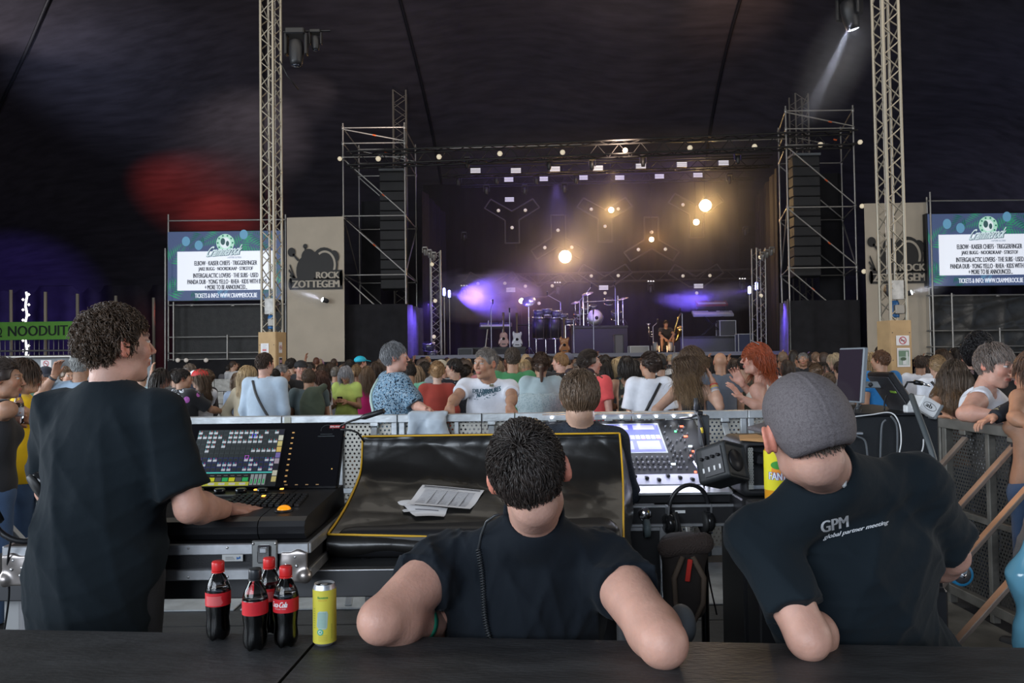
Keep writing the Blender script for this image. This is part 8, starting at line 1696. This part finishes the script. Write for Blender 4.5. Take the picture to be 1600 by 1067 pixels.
def blots(pr):
    rs = np.random.RandomState(8); w = (.55, .57, .62); m_ = (.45, .12, .45)
    for k in range(14): pr.ell(rs.uniform(.02, .14), rs.uniform(.0, .30), rs.uniform(.012, .03), rs.uniform(.012, .035), w, 12); pr.up(.1)
    pr.up(); pr.ell(.18, .19, .035, .035, m_); pr.ell(.12, .32, .03, .02, (.5, .3, .08), 10); pr.ell(.31, .245, .022, .025, m_)
shirt_print(Q, [blots], P(266, 652, 8.0), V((1, 0, 0)), V((0, 0, 1)), P(266, 652, 8.0)-V((0, 0, CZ)), .04)
Q, J = pp(312, 578, 8.9, .9, 'f', 'girl in a red and white cap with long hair and white T-shirt', ('tee', WHT), ('pants', JEANL), hr('long', LBR, 500, length=.3), 'light', arms='reach', hyaw=.3); cap_on(Q, J, mat('cap_scarlet', (.60, .03, .03), .6), label='red cap with a white front'); f = F(); f.ell(V(J['head'])+V(J['hf']).normalized()*.07+V((0, 0, .06)), (.05, .05, .045)); meshobj('cap_front', f, .01, WHT, Q['root'])
pp(299, 568, 9.6, 2.6, 'm', 'shaven-headed man in navy facing the young group', ('tee', CH('navy', 30, 34, 50)), ('pants', PANTN), hr('cropped', (.12, .09, .07), 150, length=.012), 'tan', nod=.3, hyaw=.4)
pp(274, 578, 9.9, 1.0, 'f', 'person half hidden behind the young group, raising an arm', ('tee', CH('charcoal', 40, 40, 46)), ('pants', PANTB), hr('bun', DBR), 'light', arms=('up', 'down'))
pp(322, 579, 10.3, 1.4, 'f', 'woman in dark clothes just right of the red cap', ('long', CH('dark_navy', 26, 30, 44)), ('pants', PANTB), hr('bun', LBR))
pp(388, 573, 8.8, -.3, 'f', 'blonde woman in a beige sweater bending to the left', ('long', CH('beige', 186, 174, 150)), ('pants', PANTN), hr('long', BLD, 700, length=.24, tips=(.6, .48, .32)), arms='hip', fat=1.12, hyaw=-.6)
pp(374, 582, 9.3, -.3, 'f', 'person in light blue mostly hidden behind the blonde woman', ('long', CH('sky_pale', 160, 176, 200)), ('pants', JEAN), hr('bob', LBR))
Q, J = pp(414, 552, 8.4, -.15, 'm', 'young man in a pale grey sweatshirt with a striped shoulder bag', ('long', CH('heather', 172, 188, 204)), ('pants', JEAN), hr('short', BRN, 900, length=.035, rad=.004), 'pink', hyaw=-.3, fat=1.1); J['root'] = Q['root']; bag(J, DGREY, 1)
pp(428, 577, 9.2, -.2, 'm', 'dark-haired boy in black right of the shoulder bag', ('tee', PANTB), ('pants', PANTB), hr('short', DBR))
pp(441, 570, 9.8, -1.1, 'm', 'grey-haired man with glasses in a brown top by the left mast box', ('tee', CH('brown_tee', 104, 90, 76)), ('pants', PANTN), hr('cropped', (.16, .14, .13), 300, length=.02), 'tan', hyaw=-.2)
Q, J = pp(470, 564, 10.2, -2.6, 'm', 'smiling man in a black cap and black T-shirt facing the camera', ('tee', PANTB), ('pants', PANTN), hr('cropped', DBR, 150), 'pink', hyaw=-.15, fat=1.1, arms=('phone', 'down')); cap_on(Q, J, mat('cap_black_cloth', (.012, .012, .014), .8))
pp(482, 577, 8.9, .2, 'm', 'brown-haired boy in grey with an olive jacket tied across his back', ('tee', CH('slate', 84, 98, 102)), ('pants', PANTB), hr('short', (.09, .055, .035), 700, rad=.0045), 'tan', fat=.95)
f = F(); cx = P(488, 632, 8.72); f.ell((cx.x, cx.y, cx.z-.03), (.15, .05, .24)); f.cap((cx.x+.02, cx.y, cx.z+.1), (cx.x+.12, cx.y+.06, cx.z+.20), .05, .04, k=.05); f.post = folds(.02, 22, 9); setp(meshobj('jacket', f, .012, CH('olive', 66, 74, 58), None), 'olive green jacket slung over the back of the brown-haired boy', 'jacket')
pp(499, 580, 9.4, 1.2, 'f', 'woman with long auburn hair and white top looking left', ('tee', WHT), ('pants', PANTB), hr('long', (.09, .04, .025), 700, length=.3), 'pale', hyaw=.2)
pp(455, 560, 12.5, -.4, 'm', 'person lit violet next to the left mast box', ('tee', PANTB), ('pants', PANTB), hr('short', DBR)); pp(485, 567, 12.5, -.7, 'm', 'man with a dark cap under the left cream banner', ('tee', PANTB), ('pants', PANTB), hr('cropped', DBR, 100))
pp(525, 573, 12, -.5, 'm', 'man in a grey T-shirt with shaven head holding a cup', ('tee', CH('mid_grey', 92, 92, 96)), ('pants', PANTB), hr('cropped', (.14, .12, .1), 100, length=.01), 'tan', arms='phone')
pp(504, 570, 12.6, -.9, 'f', 'woman with long brown hair left of the shaven man in grey', ('tee', PANTB), ('pants', PANTB), hr('long', BRN)); pp(518, 567, 13.2, -.6, 'f', 'long-haired woman with bare shoulder under the cream banner', ('tank', PANTB), ('pants', PANTB), hr('long', BRN), 'tan')
Q, J = pp(541, 572, 10.6, math.pi-.1, 'f', 'grey-fringed woman in a lime cropped top looking at her phone', ('tee', CH('lime', 188, 206, 108)), ('skirt', PANTN), hr('bob', (.26, .25, .26), 700, tips=(.42, .41, .42)), 'tan', arms='phone', nod=.45); ph = J['wr'].lerp(J['wl'], .5)+V((0, -.04, .03)); MB().box(ph, (.07, .012, .13), RX(.8), .004).build('phone', BLACK, None, 'black phone held by the woman in the lime top', 'phone')
pp(547, 562, 13.5, -.4, 'm', 'dark-haired man behind the woman in lime', ('tee', PANTB), ('pants', PANTB), hr('short', DBR)); Q, J = pp(563, 557, 13.8, -.8, 'm', 'person in a turquoise cap and white shirt', ('tee', WHT), ('pants', JEAN), hr('cropped', BRN, 80), 'pink'); cap_on(Q, J, mat('cap_turquoise', (.02, .42, .58), .6))
pp(557, 571, 11.8, -.2, 'f', 'blonde woman with a ponytail in a tank top right of the lime top', ('tank', CH('mustard', 120, 96, 60)), ('pants', PANTB), hr('ponytail', (.34, .22, .12), 400), 'tan'); pp(573, 573, 11.2, .2, 'f', 'woman in a magenta top beside the mottled blue shirt', ('tee', mat('cloth_magenta', (.62, .02, .18), .8)), ('pants', PANTB), hr('long', LBR), 'tan'); pp(588, 566, 11.6, -.3, 'f', 'woman with glasses and long hair behind the mottled blue shirt', ('long', CH('grey_blue', 120, 130, 146)), ('pants', JEAN), hr('long', BRN, 500))
pp(640, 569, 9.4, .1, 'm', 'man in a mint T-shirt behind the mottled blue shirt', ('tee', CH('mint', 118, 186, 158)), ('pants', PANTB), hr('short', DBR, 600), 'tan', nod=.3, arms='phone', fat=1.08); pp(652, 573, 10.4, .1, 'f', 'person in light grey holding a phone right of the mint T-shirt', ('tee', CH('pale_grey', 170, 172, 176)), ('pants', PANTB), hr('long', (.3, .2, .12)), 'tan', arms='phone')
pp(664, 566, 12, -.8, 'f', 'dark-haired woman in plum right of the mint T-shirt', ('long', CH('plum', 64, 44, 58)), ('pants', PANTB), hr('long', DBR)); pp(635, 561, 11.5, -.6, 'm', 'person in a dark cap behind the grey-haired woman\'s face', ('tee', PANTB), ('pants', PANTB), hr('cropped', DBR, 100))
pp(683, 566, 8.8, 0, 'f', 'blonde-bunned woman in a rust red sweater, hands behind her back', ('long', CH('rust', 148, 52, 40)), ('skirt', PANTB), hr('bun', (.40, .24, .12), 700, tips=(.55, .36, .2)), 'pale', arms='behind', sleeve=1.55, fat=1.05)
Q, J = pp(689, 563, 10.2, -.3, 'm', 'person in a beige cap behind the rust red sweater', ('tee', CH('grey_tee', 130, 134, 140)), ('pants', PANTB), hr('cropped', BRN, 80), 'pink'); cap_on(Q, J, CH('cap_beige', 176, 168, 148))
DOT = patt('dotted_navy', (.014, .017, .028), [(.014, .017, .028), (.4, .4, .42)], 60, (.3, .70)); pp(709, 561, 9.3, .5, 'm', 'dark-haired man in a dotted navy shirt left of the man in white', ('tee', DOT), ('pants', PANTN), hr('short', DBR, 600), 'light', hyaw=.7, fat=1.05)
pp(728, 571, 11, -.6, 'f', 'dark-haired woman just behind the white T-shirt shoulder', ('tee', PANTB), ('pants', PANTB), hr('bun', DBR)); pp(777, 556, 12, -.3, 'm', 'person in a dark cap right of the balding man\'s head', ('tee', PANTB), ('pants', PANTB), hr('cropped', DBR, 100)); pp(775, 563, 10.5, -.9, 'f', 'blonde woman with long hair right of the balding man', ('tee', CH('taupe', 90, 80, 72)), ('pants', PANTB), hr('long', (.30, .2, .12)))
pp(801, 544, 8.4, 0, 'm', 'young man in a green T-shirt and jeans seen from behind', ('tee', CH('green', 62, 128, 80)), ('pants', JEAN), hr('short', (.075, .052, .038), 900, length=.03, rad=.004), 'tan', fat=1.02)
pp(820, 563, 10.6, math.pi, 'f', 'blonde woman facing the camera right of the green T-shirt', ('tee', PANTB), ('pants', PANTB), hr('long', BLD, 400, length=.22), 'tan', hyaw=.2); pp(831, 566, 10.9, -.8, 'f', 'woman with sunglasses on her hair beside the blonde facing us', ('tee', PANTB), ('pants', PANTB), hr('long', BRN))
Q, J = pp(845, 553, 7.9, 0, 'f', 'woman with a brown ponytail and a pale grey shawl from behind', ('loose', CH('shawl', 158, 174, 178)), ('pants', JEAN), hr('ponytail', (.085, .05, .035), 1100, rad=.004), 'tan', fat=1.25, h=.012); f = F(); cx = J['chest']; f.ell(cx+V((0, -.03, -.02)), (.27, .17, .16)); f.cap(cx+V((0, 0, -.1)), cx+V((0, 0, -.30)), .24, .27, k=.05); f.box(cx+V((0, 0, -.42)), (.6, .6, .1), R=np.array(RY(-.12), np.float32), op='s'); f.plane(cx+V((0, 0, .09)), (0, 0, 1), k=.08); f.post = folds(.010, 26, 3, [(1, 0, .2), (1, .5, 0)]); meshobj('shawl', f, .011, patt('shawl_knit', lin(150, 166, 170), [lin(166, 180, 184), lin(140, 158, 164)], 40, (.45, .6), rough=.95), Q['root'], label='pale grey knitted shawl')
pp(875, 552, 10.2, .3, 'm', 'ginger-haired man in a black T-shirt looking left', ('tee', PANTB), ('pants', PANTN), hr('short', (.30, .16, .07), 600, tips=(.5, .3, .14)), 'pink', hyaw=.8, arms='phone'); Q, J = pp(887, 552, 11.3, -.2, 'm', 'person in a grey beanie right of the ginger man', ('tee', PANTB), ('pants', PANTB), hr('cropped', BRN, 60)); cap_on(Q, J, CH('beanie_grey', 92, 92, 110), False)
pp(860, 557, 11.5, -.2, 'f', 'dark-haired woman left of the ginger man', ('tee', PANTB), ('pants', PANTB), hr('bob', DBR))
pp(922, 549, 7.6, -.5, 'f', 'woman with a dark ponytail and a coral T-shirt, in profile', ('tee', CH('coral', 226, 84, 84)), ('pants', JEAN), hr('ponytail', (.05, .035, .028), 1400, rad=.0035), 'pink', hyaw=-.9, h=.012)
GRN = patt('leopard_dark', (.016, .018, .014), [(.03, .032, .022), (.016, .017, .014)], 60, (.45, .58)); pp(946, 564, 10.3, -.2, 'f', 'long dark-haired woman in a mottled dark dress', ('dress', GRN), ('dress', None), hr('long', DBR, 500)); pp(936, 568, 11.3, .3, 'm', 'person in a camouflage top behind the coral T-shirt', ('tee', patt('camo', lin(48, 54, 44), [lin(70, 76, 60), lin(34, 40, 34)], 18, (.45, .58))), ('pants', PANTB), hr('short', DBR))
FL2 = patt('floral_dress', (.020, .020, .020), [(.020, .020, .020), (.10, .10, .07), (.45, .22, .16)], 16, (.3, .56, .68)); pp(979, 557, 9.0, -.1, 'f', 'woman in a long dark floral sleeveless dress', ('dress', FL2), ('dress', None), hr('bob', DBR, 600), 'tan', arms='crossed'); pp(967, 559, 10.3, -.9, 'f', 'blonde woman left of the floral dress', ('tee', PANTB), ('pants', PANTB), hr('bob', BLD, 400)); pp(990, 563, 10, -.2, 'f', 'person with a teal sleeve right of the floral dress', ('tee', CH('teal', 84, 150, 148)), ('pants', PANTB), hr('bob', DBR))
Q, J = pp(1014, 552, 7.4, -.15, 'f', 'woman in a white puff-sleeved blouse with her brown hair in a bun', ('blouse', WHT), ('pants', JEANL), hr('bun', (.05, .03, .022), 1300, rad=.0036), 'tan', hyaw=.75, h=.012); J['root'] = Q['root']; bag(J, BLACK, -1)
Q, J = pp(1032, 560, 11, 0, 'm', 'man seen from behind in a black cap right of the white blouse', ('tee', PANTB), ('pants', PANTB), hr('cropped', DBR, 60)); cap_on(Q, J, mat('cap_black_cloth', (.012, .012, .014), .8), False); pp(1034, 552, 13, .1, 'm', 'balding man behind the black cap', ('tee', CH('grey_dk', 60, 60, 66)), ('pants', PANTB), hr('cropped', (.14, .12, .1), 60, length=.01), 'tan')
pp(1125, 551, 9.0, 0, 'm', 'bald man in a grey T-shirt between the two talking women', ('tee', CH('steel_grey', 86, 92, 104)), ('pants', JEAN), hr('bald', (.3, .22, .16), 0), 'tan', fat=1.12); pp(1104, 558, 9.8, .3, 'f', 'dark-haired woman behind the raised hand of the wavy-haired woman', ('tee', PANTN), ('pants', PANTB), hr('bob', DBR)); pp(1148, 561, 10.2, -.3, 'f', 'brown-bobbed woman right of the bald man', ('tee', CH('pale_blue2', 150, 180, 190)), ('pants', PANTB), hr('bob', BRN, 500)); pp(1162, 557, 9.6, -.1, 'm', 'man in an olive vest left of the red-haired woman', ('tank', CH('olive_dk', 58, 58, 46)), ('pants', JEANL), hr('short', DBR), 'tan')
pp(1230, 563, 11, .1, 'f', 'brown-haired woman in white left of the grey cap', ('tee', WHT), ('pants', PANTB), hr('bob', BRN)); pp(1273, 569, 9.6, .1, 'f', 'woman with patterned hair clip and bare shoulders above the grey cap', ('tank', PANTB), ('pants', PANTB), hr('bun', LBR, 500), 'tan'); pp(1284, 566, 10.4, math.pi+.2, 'f', 'woman in black facing the camera above the grey cap', ('tank', WHT), ('pants', PANTB), hr('long', DBR, 300), 'pink')
pp(1304, 553, 11.2, 1.1, 'f', 'blonde woman in profile left of the tall tablet screen', ('long', PANTB), ('pants', PANTB), hr('long', (.42, .32, .2), 400), 'pink', hyaw=.3); pp(1312, 565, 10, 0, 'm', 'person in a grey jacket left of the tall tablet screen', ('long', CH('jacket_gr', 120, 118, 120)), ('pants', JEANL), hr('short', BRN)); pp(1294, 576, 9.3, .4, 'm', 'child in a dark red top above the grey cap', ('tee', CH('maroon', 110, 30, 34)), ('pants', PANTB), hr('short', LBR), H=1.42)
pp(1255, 551, 13, math.pi-.4, 'm', 'grey-haired man in glasses facing the camera above the cap', ('tee', PANTB), ('pants', PANTB), hr('cropped', (.2, .19, .18), 100), 'tan')
Q, J = pp(1353, 551, 10.6, -2.4, 'm', 'man in a maroon cap right of the tall tablet screen', ('tee', CH('char2', 52, 52, 58)), ('pants', JEANL), hr('cropped', DBR, 60), 'tan', arms='phone'); cap_on(Q, J, CH('cap_maroon', 66, 28, 38)); pp(1362, 552, 9.6, -1.0, 'f', 'blonde woman with bare shoulders beside the maroon cap', ('tank', WHT), ('pants', JEANL), hr('long', BLD, 400), 'tan')
pp(1376, 548, 8.9, .2, 'm', 'brown-haired man in a bright blue T-shirt by the right mast box', ('tee', CH('azure', 32, 110, 170)), ('pants', PANTN), hr('short', (.13, .06, .03), 600), 'tan', hyaw=.4, fat=1.05); pp(1376, 541, 13.5, .2, 'm', 'tall man behind the blue T-shirt by the right mast box', ('tee', PANTB), ('pants', PANTB), hr('short', DBR), 'pink')
pp(1438, 556, 10.2, -.5, 'm', 'person in a white T-shirt right of the right mast box', ('tee', WHT), ('pants', JEAN), hr('short', BRN), 'tan', arms='phone'); pp(1444, 560, 10.8, .2, 'f', 'woman in brown print behind the white T-shirt at right', ('tee', patt('brown_print', lin(70, 50, 50), [lin(40, 30, 32), lin(110, 80, 76)], 24, (.45, .6))), ('pants', PANTB), hr('long', BRN))
Q, J = pp(1464, 557, 8.6, -.1, 'f', 'blonde-braided woman in a white long-sleeved shirt at right', ('long', WHT), ('pants', PANTN), hr('ponytail', (.36, .24, .13), 600), 'light', fat=1.0); J['root'] = Q['root']; bag(J, BLACK, 1)
pp(1472, 546, 12, 0, 'f', 'brown-haired woman in a salmon top under the glossy sheeting', ('tee', CH('salmon', 204, 138, 132)), ('pants', PANTB), hr('long', BRN)); pp(1493, 545, 12.3, 0, 'f', 'dark-haired woman in a lilac top under the glossy sheeting', ('tee', CH('lilac', 186, 164, 204)), ('pants', PANTB), hr('bob', DBR)); pp(1512, 549, 9.8, 0, 'm', 'brown-haired man left of the black curls at right', ('tee', PANTB), ('pants', PANTB), hr('short', BRN), 'pink')
pp(1590, 560, 7, 1.2, 'f', 'dark-haired person behind the short-haired woman at right', ('tee', PANTN), ('pants', PANTB), hr('bob', DBR))
# crouching stage technician, lit warm
x, y = at(1040, 27.2); J = stand(x, y, 1.75, math.pi, 'm'); dz = SZ-.62
for k_ in list(J):
    if isinstance(J[k_], V) and k_ not in ('hf', 'hu'): J[k_] = J[k_]+V((0, 0, dz))
for k_, sx in (('l', 1), ('r', -1)): J['k'+k_] = V((x+sx*.2, y-.38, SZ+.52)); J['a'+k_] = V((x+sx*.18, y-.30, SZ+.08)); J['t'+k_] = V((x+sx*.2, y-.45, SZ+.04)); J['h'+k_] = V((x+sx*.09, y+.05, SZ+.30))
J['hip'] = V((x, y+.08, SZ+.32)); J['chest'] = V((x, y-.05, SZ+.68)); J['neck'] = V((x, y-.12, SZ+.88)); J['head'] = V((x, y-.17, SZ+1.03)); J['hf'] = V((0, -.9, -.4)); J['sl'] = V((x+.18, y-.08, SZ+.82)); J['sr'] = V((x-.18, y-.08, SZ+.82)); J['el'] = V((x+.25, y-.3, SZ+.66)); J['er'] = V((x-.25, y-.3, SZ+.66)); J['wl'] = V((x+.1, y-.48, SZ+.5)); J['wr'] = V((x-.1, y-.48, SZ+.5))
person('crew member in black crouching on the stage in warm light', J, 'tan', ('tee', PANTB), ('shorts', PANTB), hr('short', BRN, 200), h=.018, seed=5)
# ---------------------------------------------------------------- the distant crowd: each a person of their own, copies share mesh data
HAIRM = {n: mat('crowd_hair_'+n, c, .55, var=.3, vscale=40) for n, c in (('dark', (.022, .016, .013)), ('brown', (.055, .034, .024)), ('light-brown', (.15, .09, .055)), ('blonde', (.38, .26, .15)), ('grey', (.22, .21, .20)), ('auburn', (.12, .045, .025)))}
TOPM = {n: CH('crowd_'+n.replace(' ', '_'), *c) for n, c in (('black', (30, 29, 32)), ('navy', (34, 38, 58)), ('grey', (104, 102, 106)), ('white', (206, 204, 204)), ('olive', (76, 76, 58)), ('burgundy', (92, 36, 40)), ('blue', (62, 88, 130)), ('beige', (160, 144, 122)), ('pink', (184, 120, 124)), ('green', (62, 96, 76)))}
prot = []
for i, (sex, st, arms, hy, sk) in enumerate((('m', 'short', 'down', 0, 'tan'), ('f', 'long', 'down', .2, 'light'), ('f', 'ponytail', 'phone', -.3, 'light'), ('m', 'cropped', 'crossed', .3, 'pink'), ('f', 'bob', 'phone', -.1, 'tan'), ('f', 'bun', 'crossed', .4, 'light'), ('m', 'short', 'phone', -.5, 'light'), ('f', 'long', 'behind', -.4, 'tan'), ('m', 'short', ('up', 'down'), .1, 'tan'))):
    J = stand(0, 0, 1.75, 0, sex, arms=arms, hyaw=hy); q = person('x', J, sk, ('tee' if i % 3 else 'long', TOPM['black']), ('pants', PANTB if i % 2 else JEAN), (st, (.05, .03, .02), 0, {}), h=.022, hh=.012, seed=200+i, fold=(.005, 24)); prot.append(q)
rs = np.random.RandomState(12); placed = []; labels = {}
def sector(px): return 'left banner' if px < 560 else 'left stage wing' if px < 690 else 'guitars' if px < 800 else 'percussion' if px < 890 else 'drum riser' if px < 985 else 'floor lights' if px < 1065 else 'keyboards' if px < 1180 else 'right scaffold' if px < 1350 else 'right screen'
def spread(n, pxr, Dr, Hr):
    k = 0; tries = 0
    while k < n and tries < n*60:
        tries += 1; px = rs.uniform(*pxr); D = rs.uniform(*Dr); x, y = at(px, D)
        if any((x-a)**2+(y-b)**2 < .40**2 for a, b in placed): continue
        placed.append((x, y)); k += 1; i = rs.randint(len(prot)); hn = rs.choice(list(HAIRM), p=[.32, .28, .14, .13, .08, .05]); tn = rs.choice(list(TOPM), p=[.38, .14, .11, .07, .07, .05, .06, .05, .03, .04]); H = rs.uniform(*Hr)-(.06 if prot[i]['root'] else 0)
        src = prot[i]['root']; r = src.copy(); COL.objects.link(r); r.location = (x, y, 0); r.rotation_euler = (0, 0, rs.normal(0, .35)); r.scale = (H/1.75,)*3
        st = ['short', 'long', 'ponytailed', 'cropped', 'bobbed', 'bunned', 'short', 'long', 'short'][i]; hand = ', arm raised' if i == 8 else ''
        band = 'nearest stage' if D > 21.5 else 'front rows' if D > 18.5 else 'middle rows' if D > 15.5 else 'rear rows'
        
        for _ in range(12):
            if (st, hn, tn, band, sector(px)) not in labels: break
            hn = rs.choice(list(HAIRM)); tn = rs.choice(list(TOPM))
        labels[(st, hn, tn, band, sector(px))] = 1; r['label'] = 'person with %s %s hair, %s top%s, %s before the %s' % (st, hn, tn, hand, band, sector(px)); r['group'] = 'standing crowd before the stage'
        for ch in src.children:
            c = ch.copy(); COL.objects.link(c); c.parent = r
            if ch.name.startswith('hair'): c.material_slots[0].link = 'OBJECT'; c.material_slots[0].material = HAIRM[hn]
            if ch.name.startswith(('shirt', 'sweater')): c.material_slots[0].link = 'OBJECT'; c.material_slots[0].material = TOPM[tn]
for o in bpy.data.objects:
    if o.get('category') == 'person' and o.parent is None and o.location.y > 7 and o.location.y < 24: placed.append((o.location.x, o.location.y))
spread(66, (600, 1330), (19.2, 23.6), (1.60, 1.86)); spread(62, (520, 1350), (15, 19.2), (1.58, 1.84)); spread(44, (500, 1340), (11.8, 15), (1.56, 1.80)); spread(16, (445, 640), (17, 22.5), (1.6, 1.85)); spread(14, (1436, 1600), (15, 21), (1.58, 1.82)); spread(6, (330, 440), (19, 22), (1.6, 1.8))
for q in prot:
    for ch in list(q['root'].children): bpy.data.objects.remove(ch)
    bpy.data.objects.remove(q['root'])
